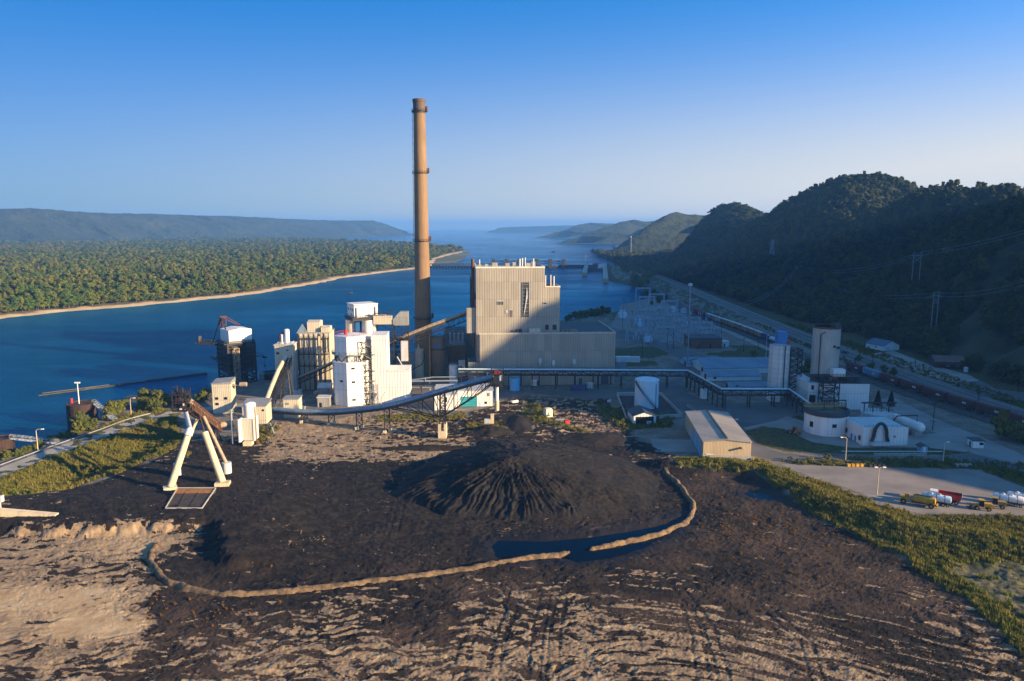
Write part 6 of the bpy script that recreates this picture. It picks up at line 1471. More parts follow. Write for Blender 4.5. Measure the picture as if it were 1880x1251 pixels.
for k in range(10): mp.cyl((k * L_ / 9, 0, -.3), (k * L_ / 9, 0, 1.5), .13, n=6)
part('pipes', mb, TANK, o); part('posts', mp, YEL, o)
# houses by the highway
o, w_, h_ = gabled('white_garage', 'white gabled garage with two pale doors and a blue grey roof across the highway', 'garage', 1622, 1650.5, 645, 636, 15, WHITEC, paint('garage_roof', (.08, .13, .20), .7), 3.0, 'y', rot=rad(20)); X = o.location
for a in (.14, .56): part('garage_door', MB().box(w_ * a, w_ * (a + .32), -.12, -.01, 0, h_ * .8), TANK, o)
part('window', MB().box(-.1, -.01, 6, 7, 1.5, 2.5), GLASS, o)
o, w_, h_ = gabled('brown_lodge', 'dark brown low lodge with a wide brown roof below the wooded bluff', 'house', 1716, 1772, 676, 664, 13, paint('log_wall', (.07, .045, .03), .9), paint('brown_roof', (.15, .10, .08), .85), 2.6, 'x', rot=rad(-14)); part('window', MB().box(6, 8, -.1, -.01, 1, 2.2).box(11, 13, -.1, -.01, 1, 2.2), paint('porch_glass', (.12, .14, .16), .2), o); part('porch', MB().box(2, w_ - 2, -3, -.05, 2.9, 3.1).box(2, 2.2, -3, -2.8, -.4, 2.9).box(w_ - 2.2, w_ - 2, -3, -2.8, -.4, 2.9), paint('porch_wood', (.08, .05, .035), .9), o)
x, y = P(1773, 683); one('water_butt', MB().lathe([(1.1, -.2), (1.15, 2.6), (.3, 2.9)], n=16), TANK, 'pale upright water tank beside the brown lodge', 'tank', loc=(x, y, 0))
o = thing('tower_antenna', 'tall pale blue steel tube mast with a round head above the substation', 'mast', P(1262, 672)); hm = ZA(o.location.x, o.location.y, 524)
part('mast_tube', MB().cyl((0, 0, -.5), (0, 0, hm), .55, .32, 16), GALV, o, None, True); part('mast_head', MB().lathe([(.2, hm - .8), (1.3, hm - .2), (1.3, hm + .8), (.2, hm + 1.3)], n=16), PALE, o)
part('mast_platform', MB().lathe([(.5, hm - 21), (1.6, hm - 20.9), (1.6, hm - 20.6), (.5, hm - 20.5)], n=14).rail([(1.5 * math.cos(k), 1.5 * math.sin(k), hm - 20.6) for k in range(6)], 1, .12, 2, True), GALV, o)

# ================================================================== coal pile
AX, AY = P(945, 921)
AY = 223.0; AX = XA_ = (945 - CX) / FP * 225; hA = ZA(AX, AY, 834)
def pile_z(X, Y):
    best = np.full(X.shape, -9.0)
    for k in range(13):
        t = k / 12; cx_ = AX + (-4.5 - AX) * t + 1.5 * math.sin(t * 5); cy_ = AY + 47 * t; hh = hA * (1 - t) ** .8 * .55 + hA * .45 * (1 - .72 * t) - .8 * math.sin(t * math.pi)
        dx, dy = X - cx_, Y - cy_; r = np.hypot(dx, dy); a = np.arctan2(dy, dx)
        sl = .215 + .15 * np.clip(-np.sin(a), 0, 1) ** 2 + .05 * np.clip(-np.cos(a), 0, 1)
        best = np.maximum(best, hh - r * sl)
    return best
px_, py_ = np.meshgrid(np.arange(-58, 62, .36), np.arange(186, 286, .36))
dx, dy = px_ - AX, py_ - AY; r = np.hypot(dx, dy); a = np.arctan2(dy, dx)
pz = pile_z(px_ + fbm(px_ / 14, py_ / 14, 3, 400) * 4, py_ + fbm(px_ / 14, py_ / 14, 3, 401) * 4)
aw = a + fbm(px_ / 9, py_ / 9, 3, 402) * .10
gul = np.abs(fbm(np.cos(aw) * 15 + r * .012, np.sin(aw) * 15, 3, 403, .6)) * np.clip(.7 + fbm(px_ / 8, py_ / 8, 2, 406) * 1.3, .15, 1.3); gul2 = np.abs(fbm(np.cos(aw) * 38 + r * .03, np.sin(aw) * 38 + r * .02, 2, 404))
front = np.clip(-np.sin(a + .35), 0, 1)
amp = np.clip(r / 9, 0, 1) * ss(-.5, 2.5, pz) * (.35 + .9 * front)
pz = pz - .2 + amp * (gul * 3.1 + gul2 * .9) - ss(2, 0, r) * .3 + fbm(px_ / 2.2, py_ / 2.2, 4, 405, .7) * .28
pz = np.where(pz < -.2, -1.0 + pz * .05, pz)
m, nt, b = newmat('coal'); g = NG(nt); o = g.obj()
cl = g.mix(g.ramp(g.noise(o, .9, 7, .75), .38, .68), (.007, .0062, .006), (.030, .024, .020))
cl = g.mix(g.math('MULTIPLY', g.ramp(g.noise(o, .09, 5, .7), .5, .7), .4), cl, (.058, .043, .034))
g.l(cl, b.inputs['Base Color']); b.inputs['Roughness'].default_value = .85; b.inputs['Specular IOR Level'].default_value = .3
g.bump(g.math('ADD', g.noise(o, 1.4, 8, .8), g.math('MULTIPLY', g.noise(o, 5, 3, .7), .4)), .3, b, .8)
COAL = m
cp = grid_obj('coal_pile', px_, py_, pz, COAL); tag(cp, 'great black coal pile with rain gullies fanning down its front, casting a long shadow', 'coal pile')
def heap(name, label, px, py, rx_, ry_, hgt, mat, seed, cat='heap'):
    x, y = P(px, py); n = max(24, int(rx_ * 3.2)); X, Y = np.meshgrid(np.linspace(-1.25, 1.25, n) * rx_, np.linspace(-1.25, 1.25, n) * ry_)
    q = np.hypot(X / rx_, Y / ry_) + fbm(X / rx_ * 1.7, Y / ry_ * 1.7, 3, seed) * .45
    Z = hgt * np.clip(1 - q, -.2, 1) ** 1 + fbm(X / 1.5, Y / 1.5, 4, seed + 1, .7) * .35
    Z = np.where(q > 1.05, -1.2, Z)
    o = grid_obj(name, X, Y, Z, mat); o.location = (x, y, gz(x, y) - .1); return tag(o, label, cat)
heap('coal_heap', 'dark coal heap under the discharge chute, trailing back towards the power house road', 948, 778, 9, 17, 2.4, COAL, 410)
heap('coal_heap', 'low black coal heap between the concrete trestle footing and the big pile', 900, 795, 11, 6, 3.0, COAL, 412)
heap('coal_heap', 'broad flat coal mound right of the big pile, crossed by pale track lines', 1085, 806, 17, 8, 2.2, COAL, 414)
heap('coal_heap', 'long dark coal bank with a rough front edge under the conveyor trestles', 790, 824, 20, 3.5, 1.6, COAL, 416)

# ================================================================== earth berm round the pile
BM = GROUND_MAT
m, nt, b = newmat('berm_earth'); g = NG(nt); o = g.obj()
cl = g.mix(g.ramp(g.noise(o, .6, 6, .7), .35, .65), (.075, .050, .030), (.235, .155, .08)); g.l(cl, b.inputs['Base Color']); b.inputs['Roughness'].default_value = .95
g.bump(g.noise(o, 1.6, 6, .75), .25, b)
BERMM = m
def berm(pts, label, seed, w_=1.15, h_=.8):
    pts = [Vector((*p, 0)) for p in smooth(pts, 3)]; n = len(pts); prof = [(-1, -.6), (-.82, .0), (-.5, .66), (-.26, .98), (-.08, 1.03), (.08, 1.0), (.26, .96), (.5, .62), (.82, .0), (1, -.6)]
    X = np.zeros((n, len(prof))); Y = X.copy(); Z = X.copy()
    for i, p in enumerate(pts):
        d = (pts[min(i + 1, n - 1)] - pts[max(i - 1, 0)]).normalized(); q = Vector((-d.y, d.x, 0)); e = min(1, .35 + min(i, n - 1 - i) / 6)
        g0 = gz(p.x, p.y)
        for j, (u, v) in enumerate(prof):
            X[i, j] = p.x + q.x * u * w_ * e; Y[i, j] = p.y + q.y * u * w_ * e; Z[i, j] = g0 * .5 + v * h_ * e
    Z += fbm(X / 3.5, Y / 3.5, 4, seed, .7) * .5 * (Z > -.5); X += fbm(X / 7, Y / 7, 3, seed + 1) * 1.0; Y += fbm(X / 7, Y / 7, 3, seed + 2) * 1.0
    o = grid_obj('earth_berm', X, Y, Z, BERMM); tag(o, label, 'berm')
berm(BERM, 'shorter curved sandy berm on the right, holding back the dark pond below the pile', 420)
berm(BERM2, 'longer curved sandy berm sweeping across the yard and hooking round at its left end', 430)

# ================================================================== small things in the yard
o = thing('rusty_plate', 'square rusty plate set in the coal by the boom feet, orange along its far edge', 'plate', P(350, 929), rad(-3)); zz = max(gz(*P(a, b_)) for a, b_ in ((305, 949), (372, 949), (397, 911), (327, 911), (350, 929), (340, 940), (370, 920))) + .12
c4 = [loc_of(o, *p) for p in PP([(305, 949), (372, 949), (397, 911), (327, 911)])]
part('plate', MB().prism(c4, zz - 1.2, zz), paint('rust_plate', (.055, .042, .034), .9, .5, .5), o)
c5 = [loc_of(o, *p) for p in PP([(321, 921), (388, 920), (393, 913), (328, 913)])]; part('rust_band', MB().prism(c5, zz + .003, zz + .05), paint('orange_rust', (.38, .15, .03), .9, .3, .6), o)
mb = MB()
for a, b_ in zip(c4, c4[1:] + c4[:1]): mb.bar((*a, zz + .08), (*b_, zz + .08), .3, .3)
part('kerb', mb, CONC, o)
mb = MB()
for t in (.33, .66): mb.bar((c4[0][0] + (c4[3][0] - c4[0][0]) * .1 + (c4[1][0] - c4[0][0]) * t, c4[0][1] + .8, zz + .04), (c4[3][0] + (c4[2][0] - c4[3][0]) * t, c4[3][1] - 2.6, zz + .04), .16, .1)
part('rails', mb, STEEL, o)
o = thing('concrete_ramp', 'low sandy concrete retaining wall sloping down into the yard at its left edge', 'wall', P(45, 962), rad(4)); zz = gz(*P(45, 962))
part('wall', MB().add([(-12, 0, zz - 1.5), (9, -1, zz - 1.5), (9, .8, zz - 1.5), (-12, 1.2, zz - 1.5), (-12, 0, zz + 2.4), (9, -1, zz + .2), (9, .8, zz + .2), (-12, 1.2, zz + 2.6)], [(3, 2, 1, 0), (4, 5, 6, 7), (0, 1, 5, 4), (1, 2, 6, 5), (2, 3, 7, 6), (3, 0, 4, 7)]), CONCY, o)
x, y = P(3, 950); one('signal_box', MB().box(-.9, .9, -.6, .6, 2.2, 4).box(-.15, .15, -.15, .15, -1, 2.2), PALE, 'small pale box on a post at the top of the sloping concrete wall', 'box', loc=(x, y, gz(x, y)))
x, y = P(1006, 766); one('concrete_block', MB().box(-1.6, 1.6, -1.4, 1.4, -.5, 3.6).box(-1.3, 1.3, -1.1, 1.1, 3.6, 4.0), paint('block_cream', (.66, .60, .48), .9), 'cream concrete block standing alone on bare ground right of the coal heap', 'block', loc=(x, y, 0), rot=rad(25))
x, y = P(901, 780); o = thing('concrete_pier', 'pair of cream concrete pier stumps in the grass beneath the discharge chute', 'pier', (x, y, gz(x, y))); part('pier', MB().box(0, 1.3, -.8, .8, -.6, 4.4), CONCY, o); part('low_pier', MB().box(-2.6, -.02, -.8, .8, -.6, 2.4), PALE, o)
x, y = P(1041, 778); o = thing('red_skip', 'small bright red bin on the bare ground', 'bin', (x, y, 0), .3); part('tub', MB().prism([(-1, -.7), (1, -.7), (1.2, .7), (-1.2, .7)], .2, 1.5), RED, o); part('skids', MB().box(-1, -.7, -.6, .6, -.2, .19).box(.7, 1, -.6, .6, -.2, .19), STEEL, o)
x, y = P(1028, 772); one('steel_trough', MB().box(-2, 2, -.5, .5, 0, .6).box(-2, 2, -.5, -.42, .6, .9), GALV, 'low grey steel trough lying left of the bright red bin', 'trough', loc=(x, y, 0), rot=.1)
o = thing('tracked_loader', 'small white cabbed loader half hidden by scrub below the pipe bridge', 'loader', (*P(945, 742), 0), .5)
part('body', MB().box(-1.6, 1.4, -1, 1, .8, 1.9), WHITE, o); part('cab', MB().box(-1, .6, -.8, .8, 1.92, 3.2), GLASS, o); part('track', MB().box(-1.8, 1.7, -1.35, -1.02, 0, .9), RUBBER, o); part('track', MB().box(-1.8, 1.7, 1.02, 1.35, 0, .9), RUBBER, o); part('arm', MB().bar((1.2, 0, 1.6), (2.6, 0, .7), .4).box(2.4, 3.1, -1, 1, .1, .9), STEEL, o)
for px, py, lb, mt in ((1062, 717, 'dark purple blue skip container standing by the turbine hall wall', paint('purple_blue', (.05, .05, .16), .5)), (1083, 713, 'grey crate by the loading door of the turbine hall', PALE), (980, 708, 'white cabinet on a concrete pad by the bright blue tank', WHITE)):
    x, y = P(px, py); w2 = 4 if 'skip' in lb else 1.5
    o = thing('container' if 'skip' in lb else 'cabinet', lb, 'container' if 'skip' in lb else 'cabinet', (x, y, 0), TH); part('body', MB().box(-w2, w2, -1.2, 1.2, .1, 3.0 if w2 < 3 else 2.6), mt, o); part('ribs', MB().box(-w2 + .3, -w2 + .5, -1.3, -1.21, .3, 2.4).box(-.1, .1, -1.3, -1.21, .3, 2.4).box(w2 - .5, w2 - .3, -1.3, -1.21, .3, 2.4), STEEL, o)
o = thing('flatbed_trailer', 'dark flatbed trailer loaded with machine parts, with a pale tub at its end', 'trailer', (*P(1108, 742), 0), -.3)
part('bed', MB().box(-3.4, 3.4, -1.2, 1.2, .9, 1.2), STEEL, o); mb = MB(); rn = random.Random(4)
for k in range(12): a, c = rn.uniform(-3, 1.6), rn.uniform(-1, .5); mb.box(a, a + rn.uniform(.5, 1.5), c, c + .6, 1.21, 1.21 + rn.uniform(.4, 1.5))
part('load', mb, paint('dark_parts', (.05, .04, .06), .7), o); part('tub', MB().prism([(1.9, -1), (3.2, -1), (3.5, 1), (1.6, 1)], 1.22, 2.2), PALE, o)
for a in (-2, 2): part('wheel', MB().cyl((a, -1.25, .45), (a, 1.25, .45), .46), RUBBER, o)
for k in range(9):
    x0_, y0_ = P(1262, 747); x1_, y1_ = P(1291, 766); t = k / 8
    one('bollard', MB().cyl((0, 0, -.3), (0, 0, 1.1), .16, n=8).lathe([(.16, 1.1), (.1, 1.2), (.01, 1.22)], n=8), paint('bollard_cream', (.6, .5, .25), .6) if k == 0 else bpy.data.materials['bollard_cream'], 'cream bollard in the slanting row between the tank pit and the beige shed', 'bollard', 'row of cream bollards by the beige shed', (x0_ + (x1_ - x0_) * t, y0_ + (y1_ - y0_) * t, 0))

# ================================================================== vehicles
def wheels(o, xs, yw, r, wd=.5, name='wheel'):
    for a in xs:
        for sg in (-1, 1):
            w_ = part(name, MB().cyl((a, sg * yw - wd / 2 * sg, r), (a, sg * yw + wd / 2 * sg, r), r, n=18), RUBBER, o, None, True)
            part('rim', MB().cyl((a, sg * (yw + wd / 2), r), (a, sg * (yw + wd / 2 + .04), r), r * .5, n=12), YEL if name == 'wheel' else PALE, w_)
def scraper(px, py, rot, label, tank=YEL, long_=True, name='water_wagon'):
    o = thing(name, label, 'tanker truck', (*P(px, py), .03), rot)
    part('tractor', MB().box(3.4, 6.6, -1.2, 1.2, 1.3, 2.5).box(2.6, 3.38, -.5, .5, 1.2, 2), YEL, o); part('cab', MB().box(3.5, 4.9, -.1, 1.2, 2.52, 3.7).box(3.4, 5.0, -.2, 1.3, 3.71, 3.85), paint('cab_tan', (.40, .22, .05), .6), o); part('window', MB().box(4.91, 4.95, 0, 1.1, 2.8, 3.6).box(3.6, 4.8, -.14, -.105, 2.8, 3.6), GLASS, o)
    mb = MB(); mb.lathe([(.2, -5.2), (1.35, -5.0), (1.45, -4.4), (1.45, 1.8), (1.3, 2.3), (.2, 2.4)], n=20); mb.v = [(z, x, y + 2.5) for x, y, z in mb.v]
    part('tank', mb, tank, o, None, True); part('frame', MB().box(-5.4, 2.6, -.8, .8, .9, 1.2), STEEL, o); part('spray_bar', MB().box(-5.9, -5.4, -1.4, 1.4, 1, 1.5), YEL, o); part('catwalk', MB().box(-4, 1.6, -.5, .5, 3.96, 4.05), STEEL, o)
    wheels(o, (5.2,), 1.5, .95, .7); wheels(o, (-3.9,), 1.5, .95, .7); o.scale = (.8,) * 3; return o
scraper(1688, 928, rad(145), 'yellow articulated water wagon with a round tank, left most on the gravel lot')
def tanker(px, py, rot, label, mat):
    o = thing('tank_trailer', label, 'tanker', (*P(px, py), .03), rot); mb = MB(); mb.lathe([(.2, -4.6), (1.15, -4.45), (1.3, -4), (1.3, 4), (1.15, 4.45), (.2, 4.6)], n=22); mb.v = [(z, x, y + 2.35) for x, y, z in mb.v]
    part('tank', mb, mat, o, None, True); mb = MB()
    for a in (-2.6, 0, 2.6): mb.lathe([(1.31, a - .08), (1.36, a - .08), (1.36, a + .08), (1.31, a + .08)], n=22)
    mb.v = [(z, x, y + 2.35) for x, y, z in mb.v]; part('hoops', mb, STEEL, o); part('frame', MB().box(-4.6, 4.6, -.7, .7, .7, 1.0), STEEL, o); part('manhole', MB().cyl((-1, 0, 3.6), (-1, 0, 4), .4).cyl((1.5, 0, 3.6), (1.5, 0, 3.95), .4), PALE, o)
    part('rear_ladder', MB().rail([(-4.75, -.5, .9), (-4.75, .5, .9)], 2.4, .09, .5), STEEL, o); wheels(o, (-3.6, -2.2, 3.4), 1.1, .52, .4, 'road_wheel'); o.scale = (.85,) * 3; return o
tanker(1718, 926, rad(147), 'white blue tank trailer with a black rear hoop, beside the yellow water wagon', TANK)
tanker(1850, 927, rad(150), 'white tank trailer furthest right on the gravel lot, its front in shadow', WHITE)
tanker(1876, 924, rad(150), 'white tank trailer cut by the right edge, behind a paler one', WHITE)
o = thing('dump_truck', 'red bodied dump truck behind the white blue tank trailer', 'dump truck', (*P(1737, 922), .03), rad(147)); part('dump_body', MB().add([(-3.6, -1.3, 1.3), (2, -1.3, 1.3), (2, 1.3, 1.3), (-3.6, 1.3, 1.3), (-3.9, -1.4, 3), (2.2, -1.4, 3), (2.2, 1.4, 3), (-3.9, 1.4, 3)], [(3, 2, 1, 0), (0, 1, 5, 4), (1, 2, 6, 5), (2, 3, 7, 6), (3, 0, 4, 7)]), RED, o)
part('tail_stripes', MB().box(-3.98, -3.9, -1.3, -.8, 1.5, 2.8).box(-3.98, -3.9, -.2, .3, 1.5, 2.8).box(-3.98, -3.9, .8, 1.3, 1.5, 2.8), WHITE, o); part('cab', MB().box(2.4, 4.4, -1.2, 1.2, 1.1, 3.1), WHITE, o); part('windscreen', MB().box(4.41, 4.45, -1, 1, 2.1, 2.9), GLASS, o); part('chassis', MB().box(-3.4, 4.6, -.7, .7, .7, 1.05), STEEL, o); wheels(o, (-2.6, -1.3, 3.4), 1.15, .55, .45, 'road_wheel')
def grader(px, py, rot, label, mat=YEL):
    o = thing('wheel_loader', label, 'loader', (*P(px, py), .03), rot); part('engine', MB().box(-2.8, -.3, -1, 1, 1.2, 2.5).box(-3.1, -2.81, -.9, .9, .9, 2.2), mat, o); part('cab', MB().box(-.28, 1.1, -.8, .8, 1.6, 3.4), GLASS, o); part('cab_roof', MB().box(-.5, 1.3, -1, 1, 3.42, 3.6), mat, o); part('front_frame', MB().box(1.12, 2.4, -.6, .6, 1, 1.8), mat, o)
    part('arms', MB().bar((1.4, -.6, 1.8), (3.6, -.6, .8), .25, .4).bar((1.4, .6, 1.8), (3.6, .6, .8), .25, .4), mat, o); part('bucket', MB().prism([(3.4, -1.5), (4.5, -1.5), (4.5, 1.5), (3.4, 1.5)], .1, .3).prism([(3.3, -1.5), (3.5, -1.5), (3.5, 1.5), (3.3, 1.5)], .31, 1.3), STEEL, o); wheels(o, (-1.7, 1.8), 1.15, .75, .55); o.scale = (.85,) * 3; return o
grader(1803, 936, rad(160), 'yellow wheel loader with a dark cab near the middle of the parked machines')
grader(1828, 932, rad(155), 'second, dustier yellow loader parked against the white tank trailer', paint('dusty_yellow', (.30, .20, .06), .8))
grader(1460, 797, rad(140), 'tan wheeled machine standing alone by the kerb of the loop road', paint('tan_machine', (.30, .16, .05), .7))
for i, (px, py, lb) in enumerate(((1571, 857, 'yellow equipment frame lying in the weeds behind the gravel lot'), (1611, 858, 'dark drawbar and frame parked at the foot of the lamp post on the lot'), (1770, 857, 'row of pale concrete blocks lying at the back of the gravel lot'))):
    mb = MB()
    for k in range(4): mb.box(-3 + k * 1.5, -2 + k * 1.5, -.5, .5, .1, 1.0)
    mb.box(-3.2, 3, -.1, .1, .1, .4); one(('equipment_frame', 'drawbar', 'block_row')[i], mb, (YEL, STEEL, CONC)[i], lb, ('equipment', 'drawbar', 'blocks')[i], loc=(*P(px, py), 0))
def car(px, py, rot, label, mat, z=.4):
    o = thing('parked_car', label, 'car', (*P(px, py), z), rot); part('body', MB().box(-2.2, 2.2, -.85, .85, .35, .95), mat, o); part('cabin', MB().add([(-1.5, -.78, .96), (1.1, -.78, .96), (1.1, .78, .96), (-1.5, .78, .96), (-1.0, -.65, 1.5), (.5, -.65, 1.5), (.5, .65, 1.5), (-1.0, .65, 1.5)], [(4, 5, 6, 7), (0, 1, 5, 4), (1, 2, 6, 5), (2, 3, 7, 6), (3, 0, 4, 7)]), GLASS, o); part('roof', MB().box(-1.0, .5, -.62, .62, 1.505, 1.55), mat, o)
    for a in (-1.4, 1.4):
        for sg in (-1, 1): part('wheel', MB().cyl((a, sg * .7, .32), (a, sg * .88, .32), .32), RUBBER, o)
    return o
car(1551, 650, rad(112), 'dark car driving on the highway beside the concrete silo', paint('car_dark', (.02, .025, .03), .3))
car(1262, 664, rad(20), 'white pickup parked at the left end of the brick hall', WHITE, .05)
car(1283, 523, rad(100), 'pale car in the lay-by under the far bluff', PALE, .3)

# ================================================================== lamps and poles
def lamp(px, py, pyt, arm, label, group=None, heads=1, mat=None, px_t=None):
    x, y = P(px, py); z = gz(x, y); h_ = ZA(x, y, pyt) - z
    o = thing('street_lamp', label, 'street lamp', (x, y, z), 0, group); part('pole', MB().cyl((0, 0, -.4), (0, 0, h_ - .6), .17, .10, 8), mat or PALE, o)
    part('arm', MB().tube([(0, 0, h_ - .7), (arm * .3, 0, h_ - .1), (arm, 0, h_)], .09, 6), mat or PALE, o); part('lamp_head', MB().box(*sorted((arm - .1, arm + .9 * (1 if arm > 0 else -1))), -.25, .25, h_ - .15, h_ + .12), WHITE, o)
    if heads == 2: part('lamp_head', MB().box(-1.4, -.4, -.25, .25, h_ - .15, h_ + .12), WHITE, o)
    return o
lamp(70, 829, 788, 2.0, 'street lamp nearest the left edge, leaning over the guard rail road', mat=CONCY)
lamp(241, 762, 731, 1.4, 'street lamp among bushes further along the river road', mat=CONCY)
lamp(1552, 846, 803, -1.4, 'street lamp with a bent arm in front of the low white building', mat=CONCY)
lamp(1731, 851, 812, .8, 'thin street lamp beside the small blue hut', mat=CONCY)
lamp(1610, 908, 858, 1.2, 'pale lamp post on the edge of the gravel lot', mat=CONCY, heads=2)
lamp(1344, 787, 770, 1.4, 'street lamp behind the beige shed', mat=PALE)
lamp(1406, 658, 616, .5, 'tall pale lamp post by the round shrub near the warehouses', mat=PALE)

# ================================================================== trains
def pathpt(path, s):
    for a, b_ in zip(path, path[1:]):
        L = math.hypot(b_[0] - a[0], b_[1] - a[1])
        if s <= L: t = s / L; return (a[0] + (b_[0] - a[0]) * t, a[1] + (b_[1] - a[1]) * t), math.atan2(b_[1] - a[1], b_[0] - a[0])
        s -= L
    return path[-1], 0
_, RR = ribbon(RAIL, 6.3); LL, _2 = ribbon(RAIL, 5.3)
TRK = LL if LL[-1][0] > RR[-1][0] else RR
def wagon_base(o, L):
    part('underframe', MB().box(-L / 2, L / 2, -1.1, 1.1, .95, 1.25), STEEL, o)
    for a in (-L / 2 + 1.9, L / 2 - 1.9):
        mb = MB()
        for d in (-.85, .85):
            for sg in (-1, 1): mb.cyl((a + d, sg * .7, .46), (a + d, sg * .82, .46), .46, n=10)
        mb.box(a - 1.3, a + 1.3, -.95, -.83, .3, .8).box(a - 1.3, a + 1.3, .83, .95, .3, .8); part('bogie', mb, RUBBER, o)
def hopper(label, mat, roofm=None, L=15.2):
    o = thing('hopper_wagon', label, 'railway wagon', (0, 0, 0), 0, 'wagons of the long goods train'); wagon_base(o, L)
    part('body', MB().add([(-L / 2 + .3, -1.5, 1.9), (L / 2 - .3, -1.5, 1.9), (L / 2 - .3, 1.5, 1.9), (-L / 2 + .3, 1.5, 1.9), (-L / 2 + .3, -1.5, 4.3), (L / 2 - .3, -1.5, 4.3), (L / 2 - .3, 1.5, 4.3), (-L / 2 + .3, 1.5, 4.3)], [(0, 1, 5, 4), (1, 2, 6, 5), (2, 3, 7, 6), (3, 0, 4, 7), (3, 2, 1, 0), (4, 5, 6, 7)]), mat, o)
    mb = MB()
    for k in range(9): x = -L / 2 + .6 + k * (L - 1.2) / 8; mb.box(x - .08, x + .08, -1.62, -1.51, 1.7, 4.2)
    part('ribs', mb, mat, o); mb = MB()
    for k in range(4): x = -L / 2 + 2.2 + k * (L - 4.4) / 3; mb.prism([(x - 1.4, -1.2), (x + 1.4, -1.2), (x + 1.4, 1.2), (x - 1.4, 1.2)], 1.26, 1.89)
    part('chutes', mb, mat, o); part('roof', MB().box(-L / 2 + .3, L / 2 - .3, -1.2, 1.2, 4.31, 4.6).box(-L / 2 + .5, L / 2 - .5, -.35, .35, 4.61, 4.75), roofm or mat, o)
    part('stencil_panel', MB().box(2.2, 4.6, -1.66, -1.625, 2.6, 3.4), roofm or PALE, o); return o
BRN = paint('wagon_brown', (.13, .040, .030), .75, .3, .5); MAR = paint('wagon_maroon', (.17, .025, .028), .7, .25, .5); WBLUE = paint('wagon_blue', (.16, .27, .36), .6, .2, .5)
TANW = paint('wagon_tan', (.42, .24, .12), .7, .2, .5); ORW = paint('container_orange', (.42, .15, .05), .6, .2, .5); NAVY = paint('container_navy', (.02, .04, .16), .5, .2, .5)
ORD = ['first', 'second', 'third', 'fourth', 'fifth', 'sixth', 'seventh', 'eighth', 'ninth', 'tenth', 'eleventh', 'twelfth', 'thirteenth', 'fourteenth', 'fifteenth', 'sixteenth', 'seventeenth', 'eighteenth', 'nineteenth', 'twentieth', 'twenty first', 'twenty second']
lens = 0
for a, b_ in zip(TRK, TRK[1:]): lens += math.hypot(b_[0] - a[0], b_[1] - a[1])
def s_at(px):
    s = 0
    for a, b_ in zip(TRK, TRK[1:]):
        qa, qb = pxcol((*a, 2)), pxcol((*b_, 2)); L = math.hypot(b_[0] - a[0], b_[1] - a[1])
        if qa <= px <= qb: return s + L * (px - qa) / (qb - qa)
        s += L
    return s
proto = {'b': hopper('brown hopper wagon', BRN), 'm': hopper('maroon hopper wagon', MAR), 'g': hopper('blue grey hopper wagon', WBLUE), 'w': hopper('maroon hopper wagon with white roof', MAR, WHITE)}
used = set(); s = s_at(1570); i = 0; cnt = {}
seq = 'bgbbbbbbbmwbb'
while s < lens - 8 and i < len(seq):
    p, a = pathpt(TRK, s); k = seq[i]; cnt[k] = cnt.get(k, 0) + 1
    lb = {'b': '%s dark brown hopper wagon on the line, counted from the concrete silo' % ORD[cnt[k] - 1], 'm': 'maroon hopper wagon just left of the white roofed one on the line', 'g': 'blue grey hopper wagon among the brown ones behind the white lime house', 'w': 'maroon hopper wagon with a pale roof at the right end of the train'}[k]
    o = proto[k] if k not in used else dup(proto[k]); used.add(k)
    o.location = (p[0], p[1], .42); o.rotation_euler = (0, 0, a); o['label'] = lb; s += 16.6; i += 1
# mixed train further along
def boxcar(label, mat, roofm, L=12.6, kind='container_wagon'):
    o = thing(kind, label, 'railway wagon', (0, 0, 0), 0, 'wagons of the mixed train'); wagon_base(o, L); part('box', MB().box(-L / 2 + .2, L / 2 - .2, -1.35, 1.35, 1.28, 4.4), mat, o); part('lid', MB().box(-L / 2 + .15, L / 2 - .15, -1.4, 1.4, 4.41, 4.55), roofm, o)
    mb = MB()
    for k in range(8): x = -L / 2 + .6 + k * (L - 1.2) / 7; mb.box(x - .07, x + .07, -1.43, -1.36, 1.4, 4.3)
    part('ribs', mb, mat, o); return o
def tankcar(label):
    o = thing('tank_wagon', label, 'railway wagon', (0, 0, 0), 0, 'wagons of the mixed train'); wagon_base(o, 14); mb = MB(); mb.lathe([(.2, -6.6), (1.2, -6.4), (1.45, -6), (1.45, 6), (1.2, 6.4), (.2, 6.6)], n=18); mb.v = [(z, x, y + 2.8) for x, y, z in mb.v]; part('tank', mb, PALE, o, None, True); part('dome', MB().cyl((0, 0, 4.1), (0, 0, 4.8), .5), PALE, o); return o
s = s_at(1278); i = 0; P2 = {}
for k in 'rrrwototototnkkk':
    if s > s_at(1432): break
    p, a = pathpt(TRK, s)
    spec = {'r': (RED, STEEL), 'w': (WBLUE, PALE), 'o': (ORW, PALE), 't': (TANW, PALE), 'n': (NAVY, NAVY)}.get(k)
    if k not in P2: o = P2[k] = tankcar('x') if k == 'k' else boxcar('x', *spec)
    else: o = dup(P2[k])
    o.location = (p[0], p[1], .42); o.rotation_euler = (0, 0, a); cn = {'r': 'dark red', 'w': 'blue grey', 'o': 'orange', 't': 'tan', 'n': 'navy blue', 'k': 'pale tank'}[k]
    o['label'] = '%s wagon, %s in line of the mixed train curving past the substation' % (cn, ORD[i]); s += 15.6 if k == 'k' else 14.0; i += 1
s = s_at(1240); n = 0

